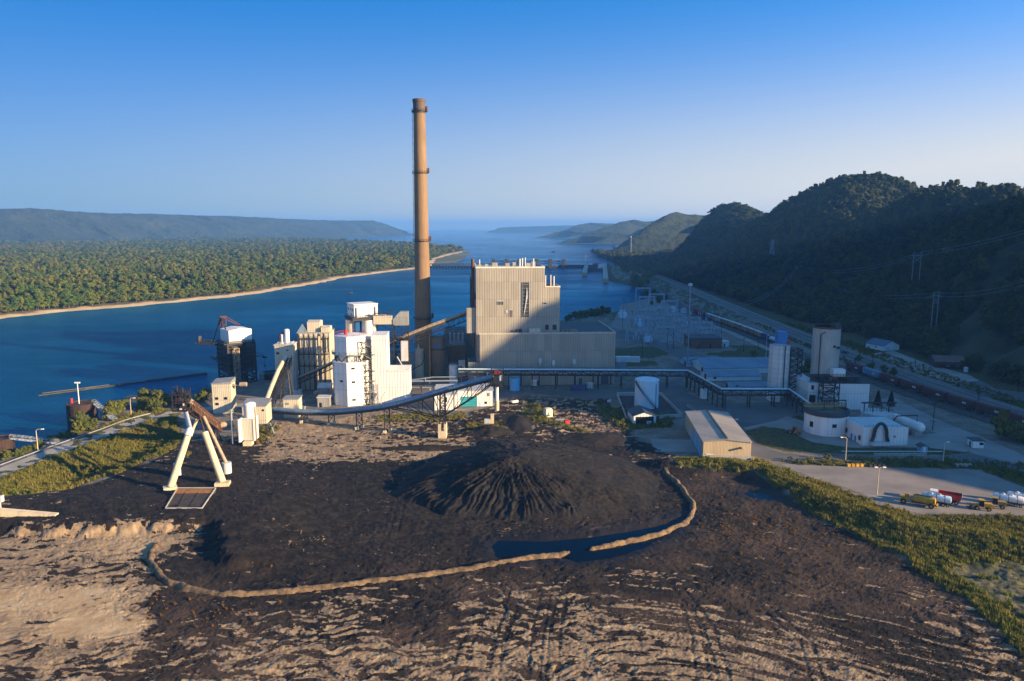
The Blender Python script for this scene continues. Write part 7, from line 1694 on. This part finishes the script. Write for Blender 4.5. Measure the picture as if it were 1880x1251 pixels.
# ================================================================== substation
GSUB = paint('substation_steel', (.36, .42, .47), .5, .12, .5)
def gantry(px, py, w_, h_, label, rot=0.0, deep=1.6):
    o = thing('substation_gantry', label, 'gantry', (*P(px, py), 0), rot, 'grey lattice gantries of the substation')
    for sg in (-1, 1): part('column', MB().lattice(sg * w_ / 2, 0, -.3, h_, 1.7, .9, 6, .3), GSUB, o)
    part('beam', MB().truss((-w_ / 2, 0, h_), (w_ / 2, 0, h_), 1.3, 8, .28, 1.2), GSUB, o); mb = MB()
    for k in range(5): x = -w_ / 2 + (k + .7) * w_ / 5.4; mb.cyl((x, 0, h_ - 3.6), (x, 0, h_ - 1.35), .2, n=8)
    part('insulators', mb, BLUE, o)
    part('peaks', MB().bar((-w_ / 2, 0, h_), (-w_ / 2, 0, h_ + 4), .2).bar((w_ / 2, 0, h_), (w_ / 2, 0, h_ + 4), .2), GALV, o); return o
SUBL = 'grey steel lattice gantry with hanging insulators standing among its twins in the substation'
g0 = gantry(1186, 600, 15, 15, SUBL, TH); rn = random.Random(21); cand_ = []
for (px, py, w_, hs) in ((1170, 628, 1, 1.25), (1187, 572, 1, 1), (1200, 612, 1.1, .8), (1215, 590, 1, .8), (1205, 566, 1, 1), (1235, 602, 1, .75), (1228, 578, 1, .9), (1250, 616, 1, .8), (1268, 606, 1, .7), (1240, 590, 1.2, .7), (1288, 618, 1, .75), (1300, 628, 1, .7), (1180, 556, 1, 1.1), (1222, 626, 1, .7)):
    dup(g0, P(px, py), TH + rn.uniform(-.1, .1), scale=(w_, 1, hs))
def breaker(px, py):
    o = thing('circuit_breaker', 'small grey switch frame with three blue insulators in the substation rows', 'switchgear', (*P(px, py), 0), TH, 'switch frames of the substation')
    part('stand', MB().bar((-1.6, 0, -.2), (-1.6, 0, 2.6), .3).bar((1.6, 0, -.2), (1.6, 0, 2.6), .22).box(-2.2, 2.2, -.3, .3, 2.6, 2.85).bar((-1.6, 0, .3), (1.6, 0, 2.5), .12), GALV, o); mb = MB()
    for x in (-1.7, 0, 1.7): mb.lathe([(.2, 2.86), (.3, 3.2), (.18, 3.5), (.3, 3.9), (.18, 4.2), (.26, 4.7), (.08, 5)], (x, 0, 0), 8)
    part('insulators', mb, paint('insulator_blue', (.40, .52, .62), .4), o); part('bus_bar', MB().cyl((-3, 0, 5.05), (3, 0, 5.05), .09, n=6), GALV, o); return o
b0 = breaker(1180, 620)
for j in range(8):
    for k in range(9):
        px, py = 1166 + k * 16 + j * 4 + rn.uniform(-3, 3), 632 - j * 8.5 + k * .6 + rn.uniform(-2, 2)
        if px > 1180 + (640 - 540) * 1.5 - (j * 2) or (py < 575 and px > 1235): continue
        dup(b0, P(px, py), TH + rn.choice((0, math.pi / 2)), scale=rn.uniform(.8, 1.25))
def transformer(px, py, sc, label):
    o = thing('transformer', label, 'transformer', (*P(px, py), 0), TH); part('tank', MB().box(-2.2, 2.2, -1.5, 1.5, .3, 4), TANK, o); mb = MB()
    for k in range(6): mb.box(-2.9, -2.22, -1.3 + k * .5, -1.1 + k * .5, .8, 3.6).box(2.22, 2.9, -1.3 + k * .5, -1.1 + k * .5, .8, 3.6)
    part('radiators', mb, TANK, o); mb = MB()
    for x in (-1.4, 0, 1.4): mb.lathe([(.3, 4.01), (.2, 4.6), (.3, 5), (.16, 5.6), (.05, 6.2)], (x, 0, 0), 8)
    part('bushings', mb, PALE, o); part('conservator', MB().cyl((-1.8, 1.3, 4.8), (1.2, 1.3, 4.8), .45), TANK, o); part('plinth', MB().box(-3.2, 3.2, -2, 2, -.4, .29), CONC, o); o.scale = (sc, sc, sc)
transformer(1143, 584, 1.3, 'pale blue transformer near the shore at the back left of the substation')
transformer(1172, 596, 1.1, 'pale blue transformer in the open left part of the substation yard'); transformer(1176, 601, .9, 'smaller transformer just in front of another in the open yard')
transformer(1236, 574, 1.2, 'transformer with white bushings near the railway side of the substation'); transformer(1255, 575, .9, 'white control kiosk like transformer next to the tall mast')
transformer(1190, 628, 1.0, 'transformer under the front gantry of the substation')

# ================================================================== poles, pylons and wires
def pole(px, py, pyt, label, arms=1, z=None, mat=None):
    x, y = P(px, py); z = gz(x, y) if z is None else z; h_ = ZA(x, y, pyt) - z
    o = thing('utility_pole', label, 'pole', (x, y, z), R.uniform(-.3, .3)); part('mast', MB().cyl((0, 0, -.5), (0, 0, h_), .2, .13, 7), mat or STEEL, o); mb = MB()
    for k in range(arms): mb.box(-1.4, 1.4, -.08, .08, h_ - .9 - k * 1.6, h_ - .7 - k * 1.6)
    part('crossarm', mb, mat or STEEL, o)
for q in ((1179, 656, 622, 'dark pole standing in the dry lawn right of the turbine hall'), (1225, 641, 602, 'dark pole left of the two by the substation gate'), (1236, 641, 606, 'dark pole right of the two by the substation gate'), (1143, 606, 547, 'dark pole at the left corner of the substation'),
          (1153, 606, 578, 'shorter dark pole beside the left corner pole of the substation'), (1160, 602, 570, 'dark pole by the first transformer'), (1155, 556, 533, 'thin pole on the shore spit beyond the substation'), (1365, 646, 620, 'dark pole on the lawn in front of the goods train'),
          (1324, 612, 580, 'dark pole beside the access road next to the mixed train'), (1392, 640, 622, 'short dark pole near the mixed train tanks'), (1602, 668, 640, 'dark pole on the verge of the highway above the brown wagons'), (1248, 575, 545, 'dark pole beside the tracks near the tall mast'),
          (1869, 722, 692, 'pale leaning pole by the side road near the right edge'), (1560, 633, 606, 'pale pole left of the white garage'), (1588, 636, 610, 'pale pole with a crossarm beside the white garage'), (1680, 672, 645, 'dark pole between the garage and the brown lodge'),
          (1497, 560, 512, 'thick dark pole on the cleared slope under the bluff'), (1714, 768, 738, 'thin pole with a grey box beside the railway'), (1712, 790, 770, 'dark steel post by the long white pressure tank')):
    pole(*q)
def hframe(px, py, pyt, X, label, wide=3.0, lat=False):
    u = (px - CX) / FP; Y = X / u; z = float(hill_z(np.array([X * 1.0]), np.array([Y * 1.0]))[0]); z = max(z, 0); h_ = ZA(X, Y, pyt) - z
    o = thing('pylon', label, 'pylon', (X, Y, z - .3), 0)
    if lat: part('lattice', MB().lattice(0, 0, 0, h_, 7, 1.2, 12, .4), GALV, o); part('cross_arms', MB().box(-5, 5, -.3, .3, h_ * .86, h_ * .86 + .5).box(-3.6, 3.6, -.3, .3, h_ * .94, h_ * .94 + .5), GALV, o)
    else: part('poles', MB().cyl((-wide, 0, 0), (-wide, 0, h_), .35, .25, 8).cyl((wide, 0, 0), (wide, 0, h_), .35, .25, 8), GALV, o); part('cross_arms', MB().box(-wide * 1.6, wide * 1.6, -.2, .2, h_ - 3, h_ - 2.5).bar((-wide, 0, h_ - 9), (wide, 0, h_ - 4), .25).bar((wide, 0, h_ - 9), (-wide, 0, h_ - 4), .25), GALV, o)
    return o, Vector((X, Y, z + h_))
o, p1 = hframe(1425, 405, 371, 470, 'tall lattice pylon with a lit top on the skyline of the bluff', lat=True)
o, p2 = hframe(1465, 520, 487, 330, 'twin pole pylon on the lower slope left of the cut line'); o, p3 = hframe(1680, 505, 462, 330, 'twin pole pylon high on the wooded slope'); o, p4 = hframe(1721, 572, 535, 300, 'braced twin pole pylon at the edge of the trees above the brown lodge', 1.8)
o, p5 = hframe(1414, 500, 440, 345, 'thin grey lattice pylon standing in the dark wood below the skyline', lat=True)
def wire(a, b_, sag, label, off=0):
    pts = [Vector(a).lerp(Vector(b_), t / 24) - Vector((0, 0, sag * 4 * (t / 24) * (1 - t / 24))) for t in range(25)]
    one('power_line', MB().tube(pts, .10, 5), GALV, label, 'cable', 'power lines on the bluff')
for k, (a, b_, sg) in enumerate(((p3, p2, 9), (p3, (420, 420, 130), 9), (p4, (300, 395, 62), 5), (p4, p2 + Vector((0, 0, -4)), 12), (p2, (200, 640, 16), 9))):
    for dz in (0, -2.5): wire(Vector(a) + Vector((0, 0, dz - 1)), Vector(b_) + Vector((0, 0, dz - 1)), sg, 'thin grey power line sagging across the shaded bluff between pylons')
x, y = P(1158, 470); o = thing('water_tower_mast', 'slender grey mast rising from the far village on the shore', 'mast', (x, y, 0)); part('mast_tube', MB().cyl((0, 0, -1), (0, 0, ZA(x, y, 433)), .9, .5, 8), GALV, o); part('mast_top', MB().box(-1.5, 1.5, -1.5, 1.5, ZA(x, y, 436), ZA(x, y, 434)), PALE, o)

# ================================================================== lock and dam
DAM = paint('dam_concrete', (.04, .04, .042), .9, .2, .05); DY = T(830, 492)[1]
o = thing('river_dam', 'long dark dam with gate piers and a service bridge across the river behind the chimney', 'dam', (0, DY, -4), 0)
xa, xb2 = T(766, 492)[0], T(1108, 497)[0]; k_ = DY / FP
zt = ZA(0, DY, 484) + 4; zg = ZA(0, DY, 478) + 4
mb = MB(); n = 22
for i in range(n): x = xa + (T(884, 492)[0] - xa) * i / (n - 1); mb.box(x - 1.0, x + 1.0, -6, 6, -3, zt - 1.2)
part('gate_piers', mb, DAM, o); part('service_bridge', MB().box(xa, xb2 - 60 * k_, -2.5, 2.5, zt - 1.19, zt).box(xa, xb2 - 62 * k_, 3, 4, -1, 3.4), DAM, o); part('sill_wall', MB().box(xb2 - 72 * k_, xb2, -2, 2, -3, 6.5), DAM, o); part('lock_gate', MB().box(xb2 - 36 * k_, xb2 - 2, -122, -118, -3, 5.5), DAM, o)
mb = MB()
for px in (906, 930, 953, 985, 1010, 1035): x = T(px, 492)[0]; mb.box(x - 3.4, x + 3.4, -7, 7, -3, zg).box(x - 4.2, x + 4.2, -5, 5, zg + .01, zg + 2.6)
part('roller_gate_towers', mb, DAM, o); mb = MB()
for a, b_ in ((906, 930), (930, 953), (953, 985), (985, 1010), (1010, 1035)):
    x0_, x1_ = T(a, 492)[0] + 3.5, T(b_, 492)[0] - 3.5; mb.bar((x0_, 0, zg - 5), ((x0_ + x1_) / 2, 0, zg - 2), 1.2).bar((x1_, 0, zg - 5), ((x0_ + x1_) / 2, 0, zg - 2), 1.2).box(x0_, x1_, -1, 1, zg - 2, zg - 1).box(x0_, x1_, -3, -2, -2, 4)
part('roller_gates', mb, DAM, o)
def lockwall(p0, p1, label):
    a, b_ = Vector((*T(*p0), 0)), Vector((*T(*p1), 0)); d = b_ - a; o = thing('lock_wall', label, 'lock wall', (a.x, a.y, -4), math.atan2(d.y, d.x)); L = d.length
    part('wall', MB().box(0, L, -4, 4, -3, 6.5), CONC, o); part('yellow_end', MB().box(-.3, -.01, -4.1, 4.1, .5, 5), YEL, o)
    part('mast', MB().cyl((L * .5, 0, 6.5), (L * .5, 0, 6.5 + 26), .4, .25, 6), GALV, o); part('rail', MB().rail([(0, -3.8, 6.5), (L, -3.8, 6.5)], 1.2, .2, 12), GALV, o)
lockwall((1073, 507), (1077, 490), 'left lock wall with a yellow end and slender mast beside the dam'); lockwall((1112, 519), (1110, 489), 'longer right lock wall with a yellow end against the wooded shore')
def boat(px, py, label, sc=1.0, rot=0.0, ppl=2):
    x, y = T(px, py); o = thing('motor_boat', label, 'boat', (x, y, -3.95), rot); o.scale = (sc,) * 3
    part('hull', MB().add([(-2.6, -.9, 0), (1.4, -.9, 0), (2.9, 0, .2), (1.4, .9, 0), (-2.6, .9, 0), (-2.6, -1.1, .9), (1.5, -1.1, .9), (3.2, 0, 1.1), (1.5, 1.1, .9), (-2.6, 1.1, .9)], [(4, 3, 2, 1, 0), (5, 6, 7, 8, 9), (0, 1, 6, 5), (1, 2, 7, 6), (2, 3, 8, 7), (3, 4, 9, 8), (4, 0, 5, 9)]), paint('boat_dark', (.03, .03, .035), .5), o)
    part('console', MB().box(-.5, .4, -.4, .4, .91, 1.8).bar((.3, 0, 1.8), (.5, 0, 2.3), .3), STEEL, o); part('engine', MB().box(-3.1, -2.62, -.3, .3, .2, 1.4), STEEL, o)
boat(641, 539, 'small dark motor boat with raised gear out on the river', 1.6, .2); boat(1093, 486, 'tiny dark boat heading for the lock, trailing a long wake', 2.2, 2.6); boat(1016, 463, 'tiny dark boat far out on the wide pool', 2.5, .3)
a, b_ = T(70, 727), T(372, 688)
o = thing('log_boom', 'long low dark floating boom lying slantwise on the river left of the unloading tower', 'boom', (a[0], a[1], -4), math.atan2(b_[1] - a[1], b_[0] - a[0])); L = math.hypot(b_[0] - a[0], b_[1] - a[1]); mb = MB(); rn = random.Random(2); t = 0
while t < L: l = rn.uniform(3, 8); mb.box(t, t + l, -.7 - rn.uniform(0, .4), .7 + rn.uniform(0, .4), -.5, rn.uniform(.5, 1.0)); t += l + .02
part('logs', mb, paint('wet_timber', (.05, .042, .036), .8, .4, .4), o); part('boom_deck', MB().box(2, L * .4, -.5, .5, 1.02, 1.15), paint('dry_timber', (.20, .16, .11), .9), o)
# mooring cells with gangways at the left bank
def cell(px, py, r, hh, label, trees=False):
    x, y = T(px, py); o = thing('mooring_cell', label, 'mooring cell', (x, y, -4)); part('sheet_piles', MB().lathe([(r, -3), (r, hh), (r - .5, hh), (r - .6, hh - .5), (.1, hh - .4)], n=24), paint('rusty_piles', (.045, .024, .018), .9, .45, .35), o)
    part('mast', MB().cyl((-1, 0, hh - .5), (-1, 0, hh + 9), .22, .16, 8).box(-2.2, .2, -.2, .2, hh + 8.7, hh + 9.3), WHITE, o); part('beacon', MB().cyl((-r * .6, -1, hh), (-r * .6, -1, hh + 2.2), .5), RED, o); return x, y, hh - 4
def gangway(p, q, label):
    d = Vector(q) - Vector(p); o = thing('gangway', label, 'gangway', p); part('truss', MB().truss((0, 0, 1.2), d + Vector((0, 0, 1.2)), 1.5, 12, .18, 1.6), GALV, o); part('deck', MB().bar((0, 0, -.1), d + Vector((0, 0, -.1)), 1.3, .12), PALE, o)
x, y, z = cell(153, 778, 6.0, 9.5, 'round rusty mooring cell topped with scrub, a white mast and red beacon'); gangway((x + 5.5, y, z), (*P(212, 775), .3), 'pale trussed gangway from the scrub topped mooring cell to the bank')
x, y, z = cell(3, 842, 4.6, 8, 'dark rusty mooring cell at the left edge, carrying a white mast'); gangway((x + 4, y, z), (*P(108, 815), .2), 'longer pale gangway from the mooring cell at the left edge to the bank')
x, y = T(252, 738); one('small_dock_shelter', MB().box(-5, 5, -2.4, 2.4, .2, .7).box(-4.5, 4.5, -2, 2, .71, 2.6).box(-5, 5, -2.6, 2.6, 2.62, 2.9), ROOFD, 'dark flat roofed dock shelter at the water beyond the bushes', 'dock', loc=(x, y, -4))
# far village houses by the shore and under the bluffs
rn = random.Random(44); n = 0
VM = [paint('village_white', (.6, .58, .54), .7), paint('village_cream', (.5, .42, .3), .7), paint('village_grey', (.3, .3, .3), .7)]; VR = [paint('village_roof', (.10, .09, .09), .8), paint('village_brown_roof', (.16, .09, .06), .8)]
NB = ['beside the shore railway', 'among the far trees', 'under the second bluff', 'by the far highway bend']; AD = ['tiny white', 'tiny cream', 'tiny grey']; FORM = ['long', 'square', 'tall', 'low', 'narrow', 'broad', 'plain']
for (px, py) in ((1150, 476), (1163, 474), (1178, 472), (1188, 470), (1196, 468), (1207, 466), (1183, 464), (1200, 461), (1214, 462), (1170, 466), (1222, 459), (1208, 456), (1230, 458), (1192, 458), (1176, 480), (1190, 478), (1202, 474)):
    x, y = P(px, py); i = n % 3; o = thing('far_house', '%s %s house %s in the hazy riverside village' % (AD[i], FORM[n % 7], NB[n % 4]), 'house', (x, y, 0), rn.uniform(0, 3), 'houses of the far riverside village'); w_, d_, h_ = rn.uniform(9, 15), rn.uniform(7, 10), rn.uniform(3.4, 6)
    part('walls', MB().gable(0, w_, 0, d_, -1, h_, h_ + 2.6, 'x'), VM[i], o); part('roof', MB().gable_roof(0, w_, 0, d_, h_ + .02, h_ + 2.65, 'x', .3, .5), VR[n % 2], o); n += 1
# fence of the right lot
o = thing('wire_fence', 'low dark post and wire fence along the weedy edge of the gate road', 'fence', (*P(1760, 846), 0)); mb, mw = MB(), MB(); prev = None
for k in range(14):
    x, y = P(1750 + k * 12, 844 + k * 1.9); q = Vector((x - o.location.x, y - o.location.y, 0)); mb.bar(q, q + Vector((0, 0, 1.8)), .1)
    if prev is not None:
        for z in (.6, 1.2, 1.75): mw.bar(prev + Vector((0, 0, z)), q + Vector((0, 0, z)), .035)
    prev = q
part('posts', mb, STEEL, o); part('wires', mw, GALV, o)

# ================================================================== shrubs, lawn trees and grasses
BUS = treekit('bush', 5, 4.4, 2.9, .5, 12, 70, .42, 91); bus_m = [(mesh_of(c, 'crown', L_BUSH), mesh_of(t, 'trunk', BARK)) for c, t in BUS]; bus_p = [combined(c, t, 'bush_mesh', L_BUSH) for c, t in BUS]
def bush(px, py, s, sz, label, group=None, mesh=None, kind='shrub', cat='shrub', z=None):
    x, y = P(px, py); z = gz(x, y) if z is None else z
    return plant(kind, bus_m[mesh if mesh is not None else R.randrange(5)], x, y, z - .15, s, sz, label, group, cat)
G1 = 'shrubs along the river road bank'
for px, py, s in ((208, 762, 1.5), (216, 757, 1.25), (196, 770, 1.2), (228, 752, 1.1), (268, 742, 1.6), (284, 742, 1.5), (262, 750, 1.3), (296, 748, 1.4), (305, 745, 1.3), (280, 756, 1.35), (160, 792, 1.0), (172, 786, .9)): bush(px, py, s, s * R.uniform(.9, 1.15), 'bushy green shrub in the thicket between the river road and the boom', G1)
for px, py, s in ((150, 795, 1.5), (142, 800, 1.2), (156, 788, 1.3)): bush(px, py, s, s * 1.2, 'dark leafy shrub growing at the foot of the scrub topped mooring cell', 'shrubs by the mooring cell')
for k in range(26):
    t = k / 25; px, py = 8 + 150 * t + R.uniform(-5, 5), 846 - 58 * t + R.uniform(-2, 3); s = R.uniform(.35, .7); bush(px, py, s, s, 'low green shrub on the bank between the guard rail and the water', 'low shrubs on the river bank')
for px, py, s in ((330, 745, 1.1), (345, 742, 1.0), (372, 738, 1.25), (318, 742, .9), (380, 730, 1.1)): bush(px, py, s, s, 'dark shrub behind the boom head, near the water', 'shrubs behind the boom head')
for k in range(46):
    px, py = R.uniform(120, 330), R.uniform(775, 880); q = P(px, py)
    if float(sdf(np.array([q[0]]), np.array([q[1]]), GRASS_L)[0]) < 2 or min(math.hypot(q[0] - e[0], q[1] - e[1]) for e in PATHL) < 6.5: continue
    s = R.uniform(.3, .75); bush(px, py, s, s * .8, 'low rounded shrub in the overgrown ditch left of the boom', 'shrubs in the overgrown ditch')
for px, py, s in ((1045, 588, 1.3), (1056, 584, 1.5), (1066, 582, 1.7), (1075, 578, 2.0), (1086, 576, 1.9), (1096, 573, 2.1), (1106, 572, 2.0), (1116, 571, 1.6), (1040, 590, 1.0)): bush(px, py, s, s, 'dark tree at the water edge right behind the turbine hall roof', 'dark trees on the shore behind the hall', None, 'shore_tree', 'tree')
for k in range(60):
    px, py = R.uniform(1112, 1205), R.uniform(484, 530)
    if px < 1120 + (py - 484) * 1.1 or px > 1190 + (py - 484) * .25: continue
    s = R.uniform(1.6, 3.0); bush(px, py, s, s * 1.2, 'dark tree in the grove beside the lock', 'grove beside the lock', None, 'shore_tree', 'tree', -1)
for px, py, s in ((1200, 548, 2.2), (1188, 540, 2.0), (1210, 556, 1.8), (1222, 552, 1.4), (1196, 560, 1.1)): bush(px, py, s, s, 'dark bushy tree on the strip between the cove and the railway', 'trees between cove and railway', None, 'shore_tree', 'tree')
bush(1383, 656, 1.25, 1.05, 'round clipped dark shrub on the lawn behind the warehouses'); bush(1484, 700, 2.0, 2.4, 'tall shrubby tree between the ribbed silo and the concrete silo', None, None, 'lawn_tree', 'tree')
bush(1838, 806, 1.5, 2.3, 'slender pale green tree beside the gate road near the guard house', None, 1, 'lawn_tree', 'tree'); bush(1862, 808, 1.5, 1.6, 'darker spreading tree next to the slender pale one', None, 2, 'lawn_tree', 'tree'); bush(1880, 815, 1.4, 1.3, 'bushy tree at the right edge below the wagons', None, 3, 'lawn_tree', 'tree')
for px, py in ((1600, 678), (1622, 684), (1640, 690), (1576, 664)): s = R.uniform(.9, 1.3); bush(px, py, s, s, 'dark shrub on the verge between the wagons and the highway', 'shrubs on the highway verge')
# bare branching tree by the highway
x, y = P(1796, 738); o = thing('bare_tree', 'small bare forked tree standing on the highway verge', 'tree', (x, y, .2)); mb = MB(); rn = random.Random(3)
def fork(p, d, l, r, k):
    q = p + d * l; mb.tube([p, q], [r, r * .65], 5)
    if k:
        for _ in range(3): fork(q, (d + Vector((rn.uniform(-.8, .8), rn.uniform(-.8, .8), rn.uniform(-.1, .5)))).normalized(), l * .68, r * .6, k - 1)
fork(Vector((0, 0, -.3)), Vector((0, 0, 1)), 2.2, .3, 4); part('branches', mb, BARK, o)
def conifer(px, py, pyt, label):
    x, y = P(px, py); h_ = ZA(x, y, pyt); o = thing('spruce_tree', label, 'tree', (x, y, 0)); rn = random.Random(int(px)); mb = MB(); part('trunk', MB().tube([(0, 0, -.4), (0, 0, h_ * .95)], [.25, .04], 6), BARK, o)
    for k in range(26):
        z = .8 + (h_ - 1) * k / 26; r = (1 - k / 27) * h_ * .24 + .15
        for j in range(13): a = j * .483 + k; leaves(mb, (math.cos(a) * r * .6, math.sin(a) * r * .6, z - r * .12), r * .42, 6, .3, rn, .5)
    part('crown', mb, L_CONIF, o)
conifer(1611, 744, 716, 'dark spruce left of the pair behind the white pump building'); conifer(1635, 746, 718, 'dark spruce right of the pair behind the white pump building')
# grasses: stuff
def tuft(name, mat, n, h_, w_, seed, wd=.07):
    rn = random.Random(seed); mb = MB()
    for _ in range(n):
        a, r = rn.uniform(0, 6.28), rn.uniform(0, w_); p = Vector((math.cos(a) * r, math.sin(a) * r, -.1)); l = h_ * rn.uniform(.55, 1.1); t = Vector((rn.uniform(-.4, .4), rn.uniform(-.4, .4), 1)).normalized() * l; s_ = Vector((math.sin(a), -math.cos(a), 0)) * wd * rn.uniform(.7, 1.6)
        mb.add([p - s_, p + s_, p + t * .6 + s_ * .8, p + t], [(0, 1, 2, 3)])
    me = bpy.data.meshes.new(name); me.from_pydata(mb.v, [], mb.f); me.materials.append(mat); return bpy.data.objects.new(name, me)
GT = [tuft('grass_tuft', L_GRASS, 34, 1.0, .75, 5 + k, .09) for k in range(3)]; DT = [tuft('dry_tuft', L_DRY, 26, .55, .5, 15 + k, .05) for k in range(2)]
lowb = [combined(*treekit('weed', 1, 1.3, 1.0, .1, 7, 40, .2, 300 + k)[0], 'weed_mesh', L_BUSH) for k in range(3)]
def spread(poly_ok, x0_, x1_, y0_, y1_, sp, seed, smin, smax):
    r_ = np.random.default_rng(seed); X, Y = np.meshgrid(np.arange(x0_, x1_, sp), np.arange(y0_, y1_, sp)); X = (X + r_.uniform(-.5, .5, X.shape) * sp).ravel(); Y = (Y + r_.uniform(-.5, .5, Y.shape) * sp).ravel()
    k = poly_ok(X, Y, r_); X, Y = X[k], Y[k]; vis_ = np.abs(X / Y) < .78; X, Y = X[vis_], Y[vis_]
    return [(a, b_, gz(a, b_), r_.uniform(0, 6.28), (s_ := r_.uniform(smin, smax)), s_ * r_.uniform(.7, 1.2)) for a, b_ in zip(X, Y)]
BARE = PP([(1715, 1035), (1880, 1030), (2400, 1060), (2400, 1500), (2150, 1500), (1990, 1270), (1900, 1170), (1800, 1085)])
def okveg(X, Y, r_):
    d = np.maximum(sdf(X, Y, GRASS_L), sdf(X, Y, GRASS_R)) + fbm(X / 7, Y / 7, 3, 9) * 4; rp = pline(X, Y, PATHL)
    return (d > .5) & (rp > 5.2) & (sdf(X, Y, SHORE) > 4) & (fbm(X / 5, Y / 5, 3, 510) > -.35) & ((sdf(X, Y, BARE) < 0) | (fbm(X / 6, Y / 3, 3, 512) > .22))
GP = spread(okveg, -210, 240, 108, 345, 1.05, 1, .7, 1.5)
tag(scatter('tall_grass', GP, GT), 'tall yellow green grass covering the banks')
tag(scatter('weeds', spread(lambda X, Y, r_: okveg(X, Y, r_) & (fbm(X / 9, Y / 9, 3, 511) > .16), -210, 240, 108, 345, 2.0, 2, .5, 1.1), lowb), 'leafy weeds among the bank grass')
def okdry(X, Y, r_):
    c = P(1400, 975); q = np.exp(-(((X - c[0]) / 18) ** 2 + ((Y - c[1]) / 18) ** 2)) * .5 + np.exp(-(((X - 85) / 34) ** 2 + ((Y - 165) / 18) ** 2)) * .09 + .003 + .25 * np.exp(-(((X - P(330, 1110)[0]) / 18) ** 2 + ((Y - P(330, 1110)[1]) / 6) ** 2)) + .2 * ss(70, 100, X) * (1 - ss(140, 150, Y))
    return (sdf(X, Y, YARD) > 2) & (r_.random(X.shape) < q * (fbm(X / 3, Y / 3, 3, 520) + .45)) & (pline(X, Y, BERM) > 3) & (pline(X, Y, BERM2) > 3)
tag(scatter('dry_grass', spread(okdry, -110, 130, 106, 230, .8, 3, .5, 1.3), DT), 'orange dry grass scattered over the dark yard')
GOLD = [PP(q) for q in ([(960, 760), (985, 775), (1060, 795), (1090, 805), (1085, 795), (1040, 782), (990, 765)], [(440, 800), (470, 790), (510, 778), (515, 790), (480, 812), (445, 818)], [(760, 755), (800, 765), (850, 758), (860, 768), (800, 775), (740, 770)], [(690, 765), (740, 762), (745, 776), (690, 776)], [(300, 818), (340, 812), (345, 835), (300, 850)], [(860, 780), (925, 775), (930, 790), (865, 795)])]
def okgold(X, Y, r_):
    d = np.full(X.shape, -1e9)
    for q in GOLD: d = np.maximum(d, sdf(X, Y, q))
    return (d + fbm(X / 4, Y / 4, 3, 530) * 4 > 0) & (r_.random(X.shape) < .75)
tag(scatter('golden_grass', spread(okgold, -120, 50, 225, 345, .9, 4, .5, 1.2), GT[:2] + DT[:1]), 'golden grass round the trestle feet and the edges of the yard')
def okverge(X, Y, r_):
    d = np.full(X.shape, -1e9)
    for q in LAWNS[6:7] + LAWNS[9:]: d = np.maximum(d, sdf(X, Y, q))
    v = (X > 233) & (Y > 250) & (X < 244) & (r_.random(X.shape) < .5); r1 = pline(X, Y, HWY); r2 = pline(X, Y, RAIL)
    v2 = (r1 > 10) & (r1 < 16) & (r_.random(X.shape) < .4)
    return ((d + fbm(X / 4, Y / 4, 3, 540) * 3 > 0) & (r_.random(X.shape) < .7) | v | v2) & (r1 > 9.5) & (r2 > 8)
tag(scatter('verge_grass', spread(okverge, 10, 268, 225, 620, 1.7, 5, .8, 1.6), GT + lowb[:1]), 'rough grass on the lawns and the verges of the road and railway')
